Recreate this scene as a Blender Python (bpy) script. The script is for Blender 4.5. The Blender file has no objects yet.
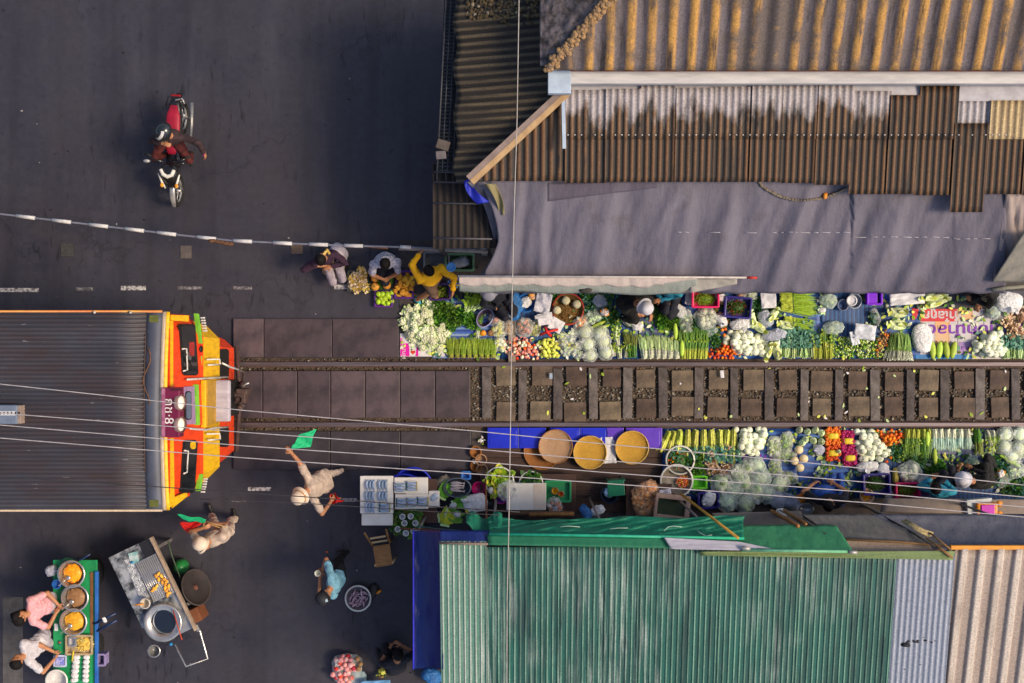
import bpy, bmesh, math, random
import numpy as np
from mathutils import Vector, Matrix, Quaternion, noise
random.seed(7)
R = random.random
U = random.uniform
rad = math.radians
SC = bpy.context.scene
COL = SC.collection
H, F, CX, CY = 20.0, 1160.0, 512.0, 341.5          # height of the viewpoint above the street, focal length in pixels
def at(px, py, z=0.0):                             # the point of the place at height z seen at a pixel
    s = (H - z) / F
    return Vector(((px - CX) * s, (CY - py) * s, z))
def at_plane_x(px, py, z_hi, x_hi, z_lo, x_lo):    # where the sight line meets a raked plane x(z)
    k = (x_hi - x_lo) / (z_hi - z_lo)
    a = (px - CX) / F
    d = (x_hi + k * (H - z_hi)) / (a + k)          # x_hi + k*(z - z_hi) = a*d , z = H - d
    return Vector((a * d, (CY - py) / F * d, H - d))

# ------------------------------------------------------------------ materials
_M = {}
def nd(nt, t, **kw):
    n = nt.nodes.new(t)
    for k, v in kw.items():
        if k in n.inputs: n.inputs[k].default_value = v
        else: setattr(n, k, v)
    return n
def c4(c): return (c[0], c[1], c[2], 1.0)
def new_mat(name):
    m = bpy.data.materials.new(name); m.use_nodes = True
    nt = m.node_tree; b = nt.nodes['Principled BSDF']
    return m, nt, b
def coords(nt, scale=(1, 1, 1), rot=(0, 0, 0), out='Object'):
    tc = nd(nt, 'ShaderNodeTexCoord'); mp = nd(nt, 'ShaderNodeMapping')
    mp.inputs['Scale'].default_value = scale; mp.inputs['Rotation'].default_value = rot
    nt.links.new(tc.outputs[out], mp.inputs['Vector']); return mp.outputs['Vector']
def noise_fac(nt, vec, scale, detail=4, rough=.6, lo=.35, hi=.65, c0=0.0, c1=1.0):
    n = nd(nt, 'ShaderNodeTexNoise', Scale=scale, Detail=detail, Roughness=rough)
    nt.links.new(vec, n.inputs['Vector'])
    r = nd(nt, 'ShaderNodeMapRange'); r.inputs[1].default_value = lo; r.inputs[2].default_value = hi
    r.inputs[3].default_value = c0; r.inputs[4].default_value = c1
    nt.links.new(n.outputs['Fac'], r.inputs[0]); return r.outputs[0]
def mixc(nt, fac, a, b, mode='MIX'):
    m = nd(nt, 'ShaderNodeMix', data_type='RGBA', blend_type=mode)
    if isinstance(fac, (int, float)): m.inputs[0].default_value = fac
    else: nt.links.new(fac, m.inputs[0])
    for i, s in ((6, a), (7, b)):
        if isinstance(s, (tuple, list)): m.inputs[i].default_value = c4(s)
        else: nt.links.new(s, m.inputs[i])
    return m.outputs[2]
def bump(nt, b, h, strength=.3, dist=.01):
    n = nd(nt, 'ShaderNodeBump', Strength=strength, Distance=dist)
    nt.links.new(h, n.inputs['Height']); nt.links.new(n.outputs['Normal'], b.inputs['Normal'])
def M(name, col, rough=.6, col2=None, scale=9.0, lo=.35, hi=.65, rnd=.0, bmp=.0, metal=0.0, stretch=(1, 1, 1), sss=0.0, alpha=1.0, coat=0.0, spec=.4):
    if name in _M: return _M[name]
    m, nt, b = new_mat(name)
    if col2 is None: col2 = tuple(min(1, c * .68) for c in col)
    v = coords(nt, stretch)
    f = noise_fac(nt, v, scale, 5, .65, lo, hi)
    c = mixc(nt, f, col2, col)
    if rnd:
        oi = nd(nt, 'ShaderNodeObjectInfo'); hs = nd(nt, 'ShaderNodeHueSaturation')
        r = nd(nt, 'ShaderNodeMapRange'); r.inputs[3].default_value = 1 - rnd; r.inputs[4].default_value = 1 + rnd
        nt.links.new(oi.outputs['Random'], r.inputs[0]); nt.links.new(r.outputs[0], hs.inputs['Value'])
        r2 = nd(nt, 'ShaderNodeMapRange'); r2.inputs[3].default_value = .5 - rnd * .06; r2.inputs[4].default_value = .5 + rnd * .06
        nt.links.new(oi.outputs['Random'], r2.inputs[0]); nt.links.new(r2.outputs[0], hs.inputs['Hue'])
        nt.links.new(c, hs.inputs['Color']); c = hs.outputs['Color']
    nt.links.new(c, b.inputs['Base Color'])
    b.inputs['Roughness'].default_value = rough; b.inputs['Metallic'].default_value = metal
    b.inputs['Specular IOR Level'].default_value = spec
    b.inputs['Alpha'].default_value = alpha
    if coat: b.inputs['Coat Weight'].default_value = coat
    if bmp: bump(nt, b, f, bmp, .01)
    _M[name] = m; return m

# ------------------------------------------------------------------ mesh builder
def ico(sub):
    bm = bmesh.new(); bmesh.ops.create_icosphere(bm, subdivisions=sub, radius=1)
    v = [x.co.copy() for x in bm.verts]; f = [[w.index for w in p.verts] for p in bm.faces]; bm.free(); return v, f
_ICO = {i: ico(i) for i in (1, 2, 3)}
class MB:
    def __init__(s): s.v = []; s.f = []; s.m = []; s.sm = []; s.mats = []; s.attr = None
    def mi(s, m):
        if m not in s.mats: s.mats.append(m)
        return s.mats.index(m)
    def add(s, vs, fs, m, smooth=False):
        o = len(s.v); k = s.mi(m)
        s.v.extend(tuple(v) for v in vs)
        for f in fs: s.f.append([i + o for i in f]); s.m.append(k); s.sm.append(smooth)
        return s
    def box(s, c, d, m, rot=0.0, bev=0.0, tilt=None):   # bevelled box: c = centre, d = full sizes
        bm = bmesh.new(); bmesh.ops.create_cube(bm, size=1)
        for v in bm.verts: v.co = Vector((v.co.x * d[0], v.co.y * d[1], v.co.z * d[2]))
        if bev: bmesh.ops.bevel(bm, geom=bm.edges[:], offset=min(bev, min(d) * .45), segments=2, affect='EDGES', profile=.6)
        q = Matrix.Rotation(rot, 3, 'Z')
        if tilt is not None: q = q @ tilt
        bm.verts.index_update()
        s.add([q @ v.co + Vector(c) for v in bm.verts], [[v.index for v in f.verts] for f in bm.faces], m, False); bm.free(); return s
    def prism(s, pts, z0, z1, m, mtop=None):            # vertical prism over xy points
        n = len(pts); a = sum(pts[i][0] * pts[(i + 1) % n][1] - pts[(i + 1) % n][0] * pts[i][1] for i in range(n))
        if a < 0: pts = pts[::-1]
        vs = [(p[0], p[1], z0) for p in pts] + [(p[0], p[1], z1) for p in pts]
        s.add(vs, [list(range(n))[::-1]] + [[i, (i + 1) % n, n + (i + 1) % n, n + i] for i in range(n)], m)
        s.add(vs[n:], [list(range(n))], mtop or m); return s
    def tube(s, pts, r, m, seg=8, caps=True):
        pts = [Vector(p) for p in pts]; n = len(pts)
        rs = r if isinstance(r, (list, tuple)) else [r] * n
        vs, fs, prev = [], [], None
        for i, p in enumerate(pts):
            t = (pts[min(i + 1, n - 1)] - pts[max(i - 1, 0)])
            t = t.normalized() if t.length > 1e-9 else Vector((0, 0, 1))
            if prev is None: a = t.orthogonal().normalized()
            else:
                a = prev - t * prev.dot(t); a = a.normalized() if a.length > 1e-6 else t.orthogonal().normalized()
            prev = a; b = t.cross(a)
            for k in range(seg):
                w = 2 * math.pi * k / seg; vs.append(p + (a * math.cos(w) + b * math.sin(w)) * rs[i])
        for i in range(n - 1):
            for k in range(seg):
                k2 = (k + 1) % seg; fs.append([i * seg + k, i * seg + k2, (i + 1) * seg + k2, (i + 1) * seg + k])
        if caps: fs += [list(range(seg))[::-1], [(n - 1) * seg + k for k in range(seg)]]
        s.add(vs, fs, m, True); return s
    def lathe(s, prof, c, m, seg=24, axis=None, sx=1, sy=1):   # profile of (r, z)
        q = Vector((0, 0, 1)).rotation_difference(Vector(axis).normalized()).to_matrix() if axis is not None else Matrix.Identity(3)
        vs, fs = [], []
        for r, z in prof:
            for k in range(seg):
                w = 2 * math.pi * k / seg; vs.append(q @ Vector((r * math.cos(w) * sx, r * math.sin(w) * sy, z)) + Vector(c))
        for i in range(len(prof) - 1):
            for k in range(seg):
                k2 = (k + 1) % seg; fs.append([i * seg + k, i * seg + k2, (i + 1) * seg + k2, (i + 1) * seg + k])
        s.add(vs, fs, m, True)
        return s
    def ball(s, c, r, m, sub=2, sc=(1, 1, 1), amp=0.0, fq=3.0, rot=None, seed=None):
        v, f = _ICO[sub]; o = Vector((U(-50, 50), U(-50, 50), U(-50, 50))); vs = []
        for p in v:
            k = 1 + (amp * noise.noise(p * fq + o) if amp else 0)
            w = Vector((p.x * sc[0], p.y * sc[1], p.z * sc[2])) * (r * k)
            if rot is not None: w = rot @ w
            vs.append(w + Vector(c))
        s.add(vs, f, m, True); return s
    def grid(s, fn, nu, nv, m, smooth=True, mfn=None):   # fn(u, v) -> point
        vs = [fn(i / nu, j / nv) for j in range(nv + 1) for i in range(nu + 1)]
        fs = [[j * (nu + 1) + i, j * (nu + 1) + i + 1, (j + 1) * (nu + 1) + i + 1, (j + 1) * (nu + 1) + i] for j in range(nv) for i in range(nu)]
        if mfn is None: s.add(vs, fs, m, smooth)
        else:
            o = len(s.v); s.v.extend(tuple(v) for v in vs)
            for q, f in enumerate(fs):
                s.f.append([i + o for i in f]); s.m.append(s.mi(mfn((q % nu + .5) / nu, (q // nu + .5) / nv))); s.sm.append(smooth)
        return s
    def leaf(s, p, d, up, ln, w, m, bend=.25):           # a pointed blade of 4 faces along d
        p = Vector(p); d = Vector(d).normalized(); sd = d.cross(Vector(up))
        sd = sd.normalized() if sd.length > 1e-5 else d.orthogonal().normalized(); n = sd.cross(d)
        q = [p, p + d * ln * .35 + n * ln * bend * .6, p + d * ln * .7 + n * ln * bend * .7, p + d * ln + n * ln * bend * .2]
        vs = [q[0] - sd * w * .12, q[0] + sd * w * .12, q[1] - sd * w * .5, q[1] + sd * w * .5, q[2] - sd * w * .42, q[2] + sd * w * .42, q[3]]
        s.add(vs, [[0, 1, 3, 2], [2, 3, 5, 4], [4, 5, 6]], m, True); return s
    def build(s, name, origin=None, parent=None, solid=0.0, data_only=False):
        if parent is not None: o0 = parent.matrix_world.translation.copy() if False else Vector(parent['_o'])
        elif origin is not None: o0 = Vector(origin)
        else:
            a = np.array(s.v); o0 = Vector(((a[:, 0].min() + a[:, 0].max()) / 2, (a[:, 1].min() + a[:, 1].max()) / 2, a[:, 2].min()))
        me = bpy.data.meshes.new(name)
        me.from_pydata([(v[0] - o0.x, v[1] - o0.y, v[2] - o0.z) for v in s.v], [], s.f)
        for m in s.mats: me.materials.append(m)
        me.polygons.foreach_set('material_index', s.m); me.polygons.foreach_set('use_smooth', s.sm)
        if s.attr is not None:
            at_ = me.attributes.new('crest', 'FLOAT', 'POINT'); at_.data.foreach_set('value', s.attr)
        me.update()
        o = bpy.data.objects.new(name, me); COL.objects.link(o)
        if parent is not None: o.parent = parent
        else: o.location = o0
        o['_o'] = tuple(o0)
        if solid:
            md = o.modifiers.new('thickness', 'SOLIDIFY'); md.thickness = solid; md.offset = -1
        return o
def tag(o, label=None, cat=None, group=None, kind=None):
    if label: o['label'] = label
    if cat: o['category'] = cat
    if group: o['group'] = group
    if kind: o['kind'] = kind
    return o
def thing(name, label, cat, loc, group=None):
    o = bpy.data.objects.new(name, None); COL.objects.link(o); o.location = loc; o['_o'] = tuple(loc)
    o.empty_display_size = .1
    return tag(o, label, cat, group)
def copy_thing(o, loc=None, rz=None, sc=None, label=None, group=None, parent=None):
    c = o.copy(); COL.objects.link(c)
    if parent is not None: c.parent = parent
    if loc is not None: c.location = loc
    if rz is not None: c.rotation_euler = (c.rotation_euler[0], c.rotation_euler[1], rz)
    if sc is not None: c.scale = (sc, sc, sc) if isinstance(sc, (int, float)) else sc
    if label: c['label'] = label
    if group: c['group'] = group
    for ch in list(o.children): copy_thing(ch, parent=c)
    return c
def text_part(name, body, loc, size, m, parent=None, rz=0.0, tilt=None, ext=.002, sx=1.0, bold=0.0):
    cu = bpy.data.curves.new(name, 'FONT'); cu.body = body; cu.size = size; cu.extrude = ext; cu.align_x = 'CENTER'; cu.align_y = 'CENTER'; cu.offset = bold
    t = bpy.data.objects.new(name, cu); COL.objects.link(t)
    dg = bpy.context.evaluated_depsgraph_get(); me = bpy.data.meshes.new_from_object(t.evaluated_get(dg))
    bpy.data.objects.remove(t); me.materials.clear(); me.materials.append(m)
    o = bpy.data.objects.new(name, me); COL.objects.link(o)
    o.rotation_mode = 'QUATERNION'
    q = Quaternion((0, 0, 1), rz)
    if tilt is not None: q = tilt
    o.rotation_quaternion = q; o.scale = (sx, 1, 1)
    if parent is not None: o.parent = parent; o.location = Vector(loc) - Vector(parent['_o'])
    else: o.location = loc
    return o
# ------------------------------------------------------------------ people: capsules and ellipsoids fused into one skin
def cap_mesh(p1, r1, p2, r2, seg=14):
    mb = MB(); p1 = Vector(p1); p2 = Vector(p2); d = p2 - p1; L = max(d.length, 1e-5); d = d / L
    prof = [(max(1e-4, r1 * math.sin(a)), -r1 * math.cos(a)) for a in (0.05, .5, 1.0)] + [(r1, 0)] + [(r2, L)] + [(max(1e-4, r2 * math.cos(a)), L + r2 * math.sin(a)) for a in (.5, 1.0, 1.52)]
    a = d.orthogonal().normalized(); b = d.cross(a); vs, fs = [], []
    for r, z in prof:
        for k in range(seg):
            w = 2 * math.pi * k / seg; vs.append(p1 + (a * math.cos(w) + b * math.sin(w)) * r + d * z)
    n = len(prof)
    for i in range(n - 1):
        for k in range(seg):
            k2 = (k + 1) % seg; fs.append([i * seg + k, i * seg + k2, (i + 1) * seg + k2, (i + 1) * seg + k])
    fs += [list(range(seg))[::-1], [(n - 1) * seg + k for k in range(seg)]]
    return vs, fs
def ik(a, t, l1, l2, pole):
    a = Vector(a); t = Vector(t); d = t - a; L = d.length
    if L > (l1 + l2) * .985: t = a + d * ((l1 + l2) * .985 / L); d = t - a; L = d.length
    if L < abs(l1 - l2) + .03: L = abs(l1 - l2) + .03; t = a + d.normalized() * L; d = t - a
    u = d / L; x = (l1 * l1 - l2 * l2 + L * L) / (2 * L); h = math.sqrt(max(0, l1 * l1 - x * x))
    p = Vector(pole); p = p - u * p.dot(u); p = p.normalized() if p.length > 1e-4 else u.orthogonal().normalized()
    return a + u * x + p * h, t
SKIN = M('skin', (.45, .205, .105), .5, (.36, .155, .075), 14, bmp=.05)
EYE = M('dark_eye', (.02, .015, .012), .2)
HAIR = M('black_hair', (.010, .008, .008), .6, (.005, .004, .005), 40, stretch=(1, 1, .2), bmp=.5, spec=.15)
def person(label, pel, neck, head, face, hl, hr, fl, fr, shirt, legs, sleeve='short', legtype='long', shoes=None, look=None, hair='short',
           group=None, elbow=None, knee=None, grip=(.35, .35), wide=1.0, skin=SKIN, shirt_fat=1.0):
    pel, neck, head, face = Vector(pel), Vector(neck), Vector(head), Vector(face).normalized()
    up = (neck - pel).normalized(); side = face.cross(Vector((0, 0, 1)));
    side = (side - up * side.dot(up)).normalized(); fwd = up.cross(side).normalized()
    if shoes is None: shoes = M('black_shoe', (.02, .02, .022), .5)
    look = Vector(look).normalized() if look is not None else (fwd + Vector((0, 0, -.25))).normalized()
    S = []                                     # (kind, data, material)
    def cap(p1, r1, p2, r2, m): S.append(('c', Vector(p1), r1, Vector(p2), r2, m))
    def ell(c, r, ax, m): S.append(('e', Vector(c), r, ax, m))     # ax = 3x3 with columns side, fwd, up
    A = Matrix((side, fwd, up)).transposed()
    mid = (pel + neck) / 2; sw = .175 * wide
    ell(neck - up * .17 - fwd * .005, (.168 * wide, .112 * shirt_fat, .20), A, shirt)
    ell(mid - up * .05, (.142 * wide * shirt_fat, .108 * shirt_fat, .19), A, shirt)
    ell(pel + up * .035, (.165 * wide, .122, .125), A, legs)
    ell(pel + up * .11, (.158 * wide * shirt_fat, .124 * shirt_fat, .10), A, shirt)
    cap(neck - up * .05, .058, neck + (head - neck) * .55, .05, skin)
    sl = neck - up * .065 - side * sw; sr = neck - up * .065 + side * sw
    cap(neck - up * .045 - side * .05, .06, sl, .064, shirt); cap(neck - up * .045 + side * .05, .06, sr, .064, shirt)
    for sgn, sh, hand, gr in ((-1, sl, hl, grip[0]), (1, sr, hr, grip[1])):
        if hand is None: continue
        pole = Vector(elbow[0 if sgn < 0 else 1]) if elbow else (side * sgn * .8 - up * .5 - fwd * .5)
        e, w = ik(sh, hand, .285, .25, pole)
        ms = shirt; mf = shirt if sleeve == 'long' else skin
        if sleeve == 'short':
            q = sh.lerp(e, .72); cap(sh, .062, q, .056, shirt); cap(q, .043, e, .039, skin)
        else: cap(sh, .062, e, .05, shirt)
        k = .86 if sleeve == 'long' else 1.0
        wq = e.lerp(w, k); cap(e, .046 if sleeve == 'long' else .04, wq, .036 if sleeve == 'long' else .027, mf)
        if k < 1: cap(wq, .028, w, .026, skin)
        # hand: palm, four unequal bent fingers, a thumb off the side near the wrist
        d = (w - e).normalized(); nrm = side * -sgn * .6 - up * .7 + fwd * .2; nrm = (nrm - d * nrm.dot(d)).normalized(); lat = d.cross(nrm).normalized()
        Ah = Matrix((lat, nrm, d)).transposed(); pc = w + d * .045
        ell(pc, (.041, .019, .05), Ah, skin)
        for i, ln in enumerate((.066, .076, .07, .055)):
            b0 = w + d * .082 + lat * (.031 - .0205 * i); b1 = b0 + (d + nrm * gr * .8).normalized() * ln * .55
            b2 = b1 + (d * (1 - gr) + nrm * gr * 1.9).normalized() * ln * .5
            cap(b0, .0098, b1, .0092, skin); cap(b1, .0092, b2, .0078, skin)
        t0 = w + d * .025 + lat * .036; t1 = t0 + (d * .55 + lat * .75 + nrm * .3).normalized() * .036; t2 = t1 + (d * .9 + nrm * .45).normalized() * .03
        cap(t0, .0125, t1, .0105, skin); cap(t1, .0105, t2, .0085, skin)
    for sgn, ft, i in ((-1, fl, 0), (1, fr, 1)):
        if ft is None: continue
        hip = pel + side * sgn * .088 - up * .03
        pole = Vector(knee[i]) if knee else (fwd * 1.0 + Vector((0, 0, .3)))
        k, an = ik(hip, Vector(ft) + Vector((0, 0, .075)), .43, .41, pole)
        if legtype == 'short':
            q = hip.lerp(k, .8); cap(hip, .09, q, .075, legs); cap(q, .058, k, .05, skin)
        else: cap(hip, .09, k, .06, legs)
        if legtype == 'long':
            q = k.lerp(an, .88); cap(k, .06, q, .047, legs); cap(q, .036, an, .034, skin)
        else:
            q = k.lerp(an, .35); cap(k, .05, q, .052, skin); cap(q, .052, an, .034, skin)
        toe = fwd.copy(); toe.z = 0; toe = toe.normalized() if toe.length > .1 else face
        heel = an - Vector((0, 0, .035)) - toe * .03
        cap(an, .036, heel, .036, shoes); cap(heel, .036, an - Vector((0, 0, .042)) + toe * .08, .036, shoes); cap(an - Vector((0, 0, .042)) + toe * .08, .034, an - Vector((0, 0, .048)) + toe * .15, .026, shoes)
    # head
    hup = (head - neck).normalized(); hup = (hup * .8 + up * .2 + Vector((0, 0, .15)));
    hup = (hup - look * hup.dot(look)).normalized(); hs = look.cross(hup).normalized()
    Hd = Matrix((hs, look, hup)).transposed()
    ell(head + hup * .02, (.078, .096, .098), Hd, skin); ell(head - hup * .045 + look * .02, (.058, .07, .07), Hd, skin)
    ell(head + look * .098 - hup * .02, (.014, .02, .024), Hd, skin)
    for g in (-1, 1):
        ell(head + hs * g * .08 - hup * .015, (.012, .02, .03), Hd, skin)
        ell(head + hs * g * .03 + look * .084 + hup * .008, (.014, .01, .008), Hd, EYE)
    ell(head + look * .083 - hup * .062, (.022, .012, .008), Hd, M('lip', (.30, .09, .07), .45))
    vs, fs = [], []
    for s in S:
        if s[0] == 'c': v, f = cap_mesh(*s[1:5])
        else:
            v0, f = _ICO[3]; v = [s[3] @ Vector((p.x * s[2][0], p.y * s[2][1], p.z * s[2][2])) + s[1] for p in v0]
        o = len(vs); vs += v; fs += [[i + o for i in q] for q in f]
    base = Vector((pel.x, pel.y, 0.0))
    me = bpy.data.meshes.new('tmp'); me.from_pydata([v - base for v in vs], [], fs); me.update()
    t = bpy.data.objects.new('tmp', me); COL.objects.link(t)
    rm = t.modifiers.new('r', 'REMESH'); rm.mode = 'VOXEL'; rm.voxel_size = .0085
    sm = t.modifiers.new('s', 'SMOOTH'); sm.factor = .5; sm.iterations = 2
    dg = bpy.context.evaluated_depsgraph_get(); body = bpy.data.meshes.new_from_object(t.evaluated_get(dg))
    bpy.data.objects.remove(t)
    n = len(body.polygons); ctr = np.zeros(n * 3); body.polygons.foreach_get('center', ctr); ctr = ctr.reshape(-1, 3) + np.array(base)
    best = np.full(n, 1e9); idx = np.zeros(n, int); mats = []
    for s in S:
        m = s[-1]
        if m not in mats: mats.append(m)
        if s[0] == 'c':
            a, b = np.array(s[1]), np.array(s[3]); ab = b - a; tt = np.clip(((ctr - a) @ ab) / max(ab @ ab, 1e-9), 0, 1)
            d = np.linalg.norm(ctr - a - tt[:, None] * ab, axis=1) - (s[2] + (s[4] - s[2]) * tt)
        else:
            q = (ctr - np.array(s[1])) @ np.array(s[3]); r = np.array(s[2]); k = np.linalg.norm(q / r, axis=1); d = (k - 1) * r.min()
        if m is EYE or m.name == 'lip': d = d - .003
        w = d < best; best[w] = d[w]; idx[w] = mats.index(m)
    cm = np.array([0.0 if (m is SKIN or m is EYE or m.name == 'lip') else 1.0 for m in mats])[idx]; nv = len(body.vertices); nl = len(body.loops)
    lv = np.zeros(nl, np.int32); body.loops.foreach_get('vertex_index', lv); lt = np.zeros(n, np.int32); body.polygons.foreach_get('loop_total', lt); lw = np.repeat(cm, lt)
    vw = np.bincount(lv, lw, nv) / np.maximum(np.bincount(lv, minlength=nv), 1); co = np.zeros(nv * 3); no = np.zeros(nv * 3); body.vertices.foreach_get('co', co); body.vertices.foreach_get('normal', no); co = co.reshape(-1, 3); no = no.reshape(-1, 3)
    sd = U(0, 50)
    for i in np.nonzero(vw > .1)[0]:
        q = co[i]; f = noise.noise(Vector((q[0] * 9 + sd, q[1] * 9, q[2] * 6))); g = 1 - abs(noise.noise(Vector((q[0] * 6, q[1] * 6 + sd, q[2] * 11)))) * 2; co[i] = q + no[i] * (vw[i] * (.012 * f + .013 * max(0, g) ** 3))
    body.vertices.foreach_set('co', co.ravel())
    body.materials.clear()
    for m in mats: body.materials.append(m)
    body.polygons.foreach_set('material_index', idx.astype(np.int32)); body.polygons.foreach_set('use_smooth', np.ones(n, bool)); body.name = 'person'; body.update()
    o = bpy.data.objects.new('person', body); COL.objects.link(o); o.location = base; o['_o'] = tuple(base)
    tag(o, label, 'person', group)
    if hair:
        mb = MB(); back = -look
        def hf(u, v):
            th = u * 2 * math.pi; ph = v * (1.75 if hair == 'short' else 1.95)
            x, y, z = math.sin(ph) * math.cos(th), math.sin(ph) * math.sin(th), math.cos(ph)
            cut = 1.0 if y < .25 else max(.0, 1 - (y - .25) * 1.1 * max(0, (.75 - z)))
            k = 1.07 + .035 * noise.noise(Vector((x * 6, y * 6, z * 2)) + head * 9) + .02 * math.sin(th * 23) * (ph > .4)
            p = Vector((x * .084, y * .100 - .008, z * .105)) * k * (.93 + .07 * cut)
            if y > .3 and z < .42: p.y = min(p.y, .062); p.z = max(p.z, .035)
            return head + hup * .022 + Hd @ p
        mb.grid(hf, 44, 16, HAIR)
        if hair == 'bun': mb.ball(head + hup * .03 + back * .12, .045, HAIR, 2, amp=.15)
        if hair == 'long':
            mb.tube([head + back * .07 + hup * .05, head + back * .11 - hup * .03, neck + (-fwd) * .10 - up * .05, neck - fwd * .13 - up * .18], [.06, .07, .055, .02], HAIR, 10)
        mb.build('hair', parent=o)
    return o, dict(head=head, hup=hup, look=look, hs=hs, Hd=Hd, side=side, fwd=fwd, up=up)
def hat(o, P, m, brim=.15, crown=.11, ht=.145, name='hat', mband=None):
    mb = MB(); c = P['head'] + P['hup'] * .035
    mb.lathe([(crown * .98, -.012), (brim * .75, -.018), (brim, -.035), (brim, -.029), (brim * .75, -.01), (crown * 1.03, .0), (crown * 1.0, ht * .55), (crown * .8, ht * .85), (crown * .45, ht * .97), (.001, ht)], c, m, 32, P['hup'])
    if mband: mb.lathe([(crown * 1.06, .004), (crown * 1.045, .03)], c, mband, 32, P['hup'])
    return mb.build(name, parent=o)
# ------------------------------------------------------------------ special surface materials
def asphalt_mat():
    m, nt, b = new_mat('asphalt')
    v = coords(nt)
    big = noise_fac(nt, v, .35, 5, .6, .3, .7); mid = noise_fac(nt, v, 2.2, 6, .7, .3, .72); fine = noise_fac(nt, v, 70, 3, .7, .25, .8)
    c = mixc(nt, big, (.008, .0085, .019), (.048, .046, .070)); c = mixc(nt, mid, c, (.032, .029, .044), 'MIX')
    warm = noise_fac(nt, v, .22, 3, .5, .48, .66, 0, .5); c = mixc(nt, warm, c, (.042, .031, .040))
    c = mixc(nt, .30, c, mixc(nt, fine, (.008, .008, .012), (.060, .058, .080)))
    med = noise_fac(nt, v, 9, 5, .75, .35, .7); c = mixc(nt, .28, c, mixc(nt, med, (.010, .009, .014), (.048, .045, .064))); trk = noise_fac(nt, coords(nt, (2.6, .10, 1)), 1.0, 3, .5, .50, .68, 0, .45); c = mixc(nt, trk, c, (.014, .012, .018)); rub = noise_fac(nt, coords(nt, (.9, .16, 1), (0, 0, .5)), 1.3, 4, .6, .55, .70, 0, .4); c = mixc(nt, rub, c, (.062, .058, .080))
    vs = coords(nt, (7.5, 1.7, 1)); drip = noise_fac(nt, vs, 1.3, 3, .5, .60, .68); patch = noise_fac(nt, v, .45, 2, .5, .47, .60)
    mu = nd(nt, 'ShaderNodeMath', operation='MULTIPLY'); nt.links.new(drip, mu.inputs[0]); nt.links.new(patch, mu.inputs[1])
    c = mixc(nt, mu.outputs[0], c, (.010, .009, .014))
    wv = nd(nt, 'ShaderNodeVectorMath', operation='MULTIPLY_ADD'); nz = nd(nt, 'ShaderNodeTexNoise', Scale=1.6, Detail=5); nt.links.new(v, nz.inputs['Vector']); nt.links.new(nz.outputs['Color'], wv.inputs[0]); wv.inputs[1].default_value = (1.3, 1.3, 1.3); nt.links.new(v, wv.inputs[2])
    vo = nd(nt, 'ShaderNodeTexVoronoi', feature='DISTANCE_TO_EDGE', Scale=.42); nt.links.new(wv.outputs[0], vo.inputs['Vector'])
    cr = nd(nt, 'ShaderNodeMapRange'); cr.inputs[1].default_value = .004; cr.inputs[2].default_value = .012; cr.inputs[3].default_value = .45; cr.inputs[4].default_value = 0; nt.links.new(vo.outputs['Distance'], cr.inputs[0])
    cm = nd(nt, 'ShaderNodeMath', operation='MULTIPLY'); nt.links.new(cr.outputs[0], cm.inputs[0]); nt.links.new(noise_fac(nt, v, .5, 2, .5, .48, .58), cm.inputs[1]); c = mixc(nt, cm.outputs[0], c, (.008, .007, .009))
    spots = noise_fac(nt, v, 6, 3, .6, .66, .71, 0, .7); c = mixc(nt, spots, c, (.011, .010, .014))
    pale = noise_fac(nt, v, 24, 2, .5, .76, .80, 0, .35); c = mixc(nt, pale, c, (.22, .20, .21))
    nt.links.new(c, b.inputs['Base Color'])
    r = noise_fac(nt, v, 1.1, 4, .6, .3, .7, .36, .74); nt.links.new(r, b.inputs['Roughness']); bump(nt, b, fine, .25, .006)
    return m
ASPH = asphalt_mat()
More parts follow.
